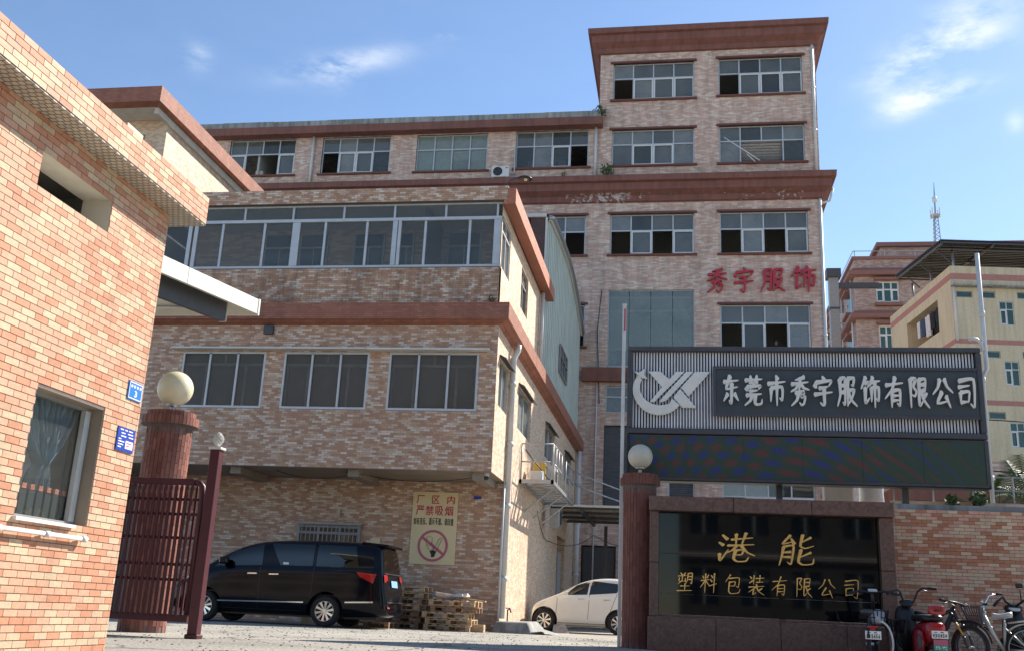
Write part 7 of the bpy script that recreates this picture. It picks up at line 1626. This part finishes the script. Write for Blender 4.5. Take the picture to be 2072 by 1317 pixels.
m = MB(); m.tube(arc(R4, .325, -u, k, -.1, 2.4), .028, 8, flat=.3); build(m, 'rear_mudguard', 'bike_silver', b4, True); m = MB(); m.tube(arc(F4, .325, u, k, .3, 2.3), .026, 8, flat=.3); build(m, 'front_mudguard', 'dark_metal', b4, True)
m = MB(); m.obox(R4.x - u.x * .30, R4.y - u.y * .30 - .03, .47, .03, .02, .05, Matrix.Identity(3)); build(m, 'reflector', 'red_light', b4)
tb(b4, 'carrier', [st4 + k * .02 - u * .04, R4 + k * .37, R4 + k * .36 - u * .22], .010, 'bike_silver'); tb(b4, 'carrier_strut', [R4 + nn4 * .05, R4 + k * .36 - u * .1], .007, 'bike_silver')
tb(b4, 'handlebar_stem', [hd4 + k * .05, hd4 + k * .14 + Vector((0, 0, 0))], .014, 'chrome'); hq = hd4 + k * .15
tb(b4, 'handlebar', [hq + nn4 * .02, hq + nn4 * .08 + k * .03 - u * .02, hq + nn4 * .16 + k * .12 - u * .06, hq + nn4 * .24 + k * .15 - u * .16], .011, 'chrome'); tb(b4, 'handlebar', [hq - nn4 * .02, hq - nn4 * .10 + k * .0, hq - nn4 * .22 - k * .0 - u * .05], .011, 'chrome')
hR = hd4 + Vector((.02, -.04, .30)); tb(b4, 'grip', [hq + nn4 * .23 + k * .15 - u * .15, hq + nn4 * .27 + k * .155 - u * .22], .017, 'rubber'); tb(b4, 'grip', [hq - nn4 * .18 - u * .03, hq - nn4 * .27 - u * .07], .017, 'rubber')
tb(b4, 'bell', [hq - nn4 * .14 + k * .02, hq - nn4 * .14 + k * .05], .02, 'chrome')
basket(b4, (3.97, 14.93, .585), .20, .27, .15, .24, .23, h4, 'dark_metal', -.25 if False else .25, 8)
tb(b4, 'kickstand', [Vector((4.5, 14.7, .26)), Vector((4.43, 14.55, .02))], .009, 'dark_metal')
# 5 black scooter cut by the picture edge
s5 = thing('electric_scooter', 'black scooter with a white top panel cut off by the right edge of the picture', 'scooter', (4.75, 15.5, 0), 'two-wheelers parked at the street wall')
cyc_wheel(s5, 4.62, 16.0, .22, -.1, .05, 'dark_metal', 0); cyc_wheel(s5, 4.80, 14.95, .22, -.1, .05, 'dark_metal', 0)
hull(s5, 'leg_shield', 'black', [(4.66, 15.55, .50, .10, 0, .28, .7), (4.65, 15.62, .52, .15, 0, .32, .7), (4.64, 15.75, .5, .12, 0, .28, .7)]); hull(s5, 'front_pod', 'black', [(4.63, 15.45, .80, .07, 0, .04, .8), (4.63, 15.52, .83, .12, 0, .06, .8), (4.62, 15.62, .83, .09, 0, .05, .8)])
hull(s5, 'white_panel', 'metal_white', [(4.62, 15.38, .80, .05, 0, .012, .8), (4.62, 15.44, .82, .08, 0, .014, .8), (4.62, 15.5, .85, .06, 0, .012, .8)])
hull(s5, 'seat', 'black', [(4.80, 14.9, .62, .10, 0, .04, .7), (4.80, 15.0, .63, .13, 0, .05, .7), (4.74, 15.35, .62, .10, 0, .05, .7)]); hull(s5, 'body_shell', 'dark_metal', [(4.80, 14.8, .44, .06, 0, .08, .6), (4.80, 14.9, .42, .13, 0, .14, .6), (4.74, 15.3, .36, .10, 0, .14, .6)])
tb(s5, 'handlebar', [(4.62, 15.5, .85), (4.50, 15.42, .92), (4.46, 15.38, .98), (4.40, 15.34, .93), (4.32, 15.3, .86)], .015, 'black'); tb(s5, 'handlebar', [(4.64, 15.5, .85), (4.76, 15.42, .95), (4.92, 15.3, .98)], .015, 'black'); tb(s5, 'grip', [(4.38, 15.33, .92), (4.31, 15.29, .85)], .021, 'rubber'); tb(s5, 'mirror_stalk', [(4.72, 15.45, .92), (4.70, 15.4, 1.10)], .008, 'black')
m = MB(); m.obox(4.69, 15.39, 1.14, .10, .02, .07, Matrix.Identity(3)); build(m, 'mirror', 'black', s5, bevel=.01)
"""end"""
for o in list(bpy.data.objects):
    if o.type == 'MESH' and o.users == 0: bpy.data.objects.remove(o)
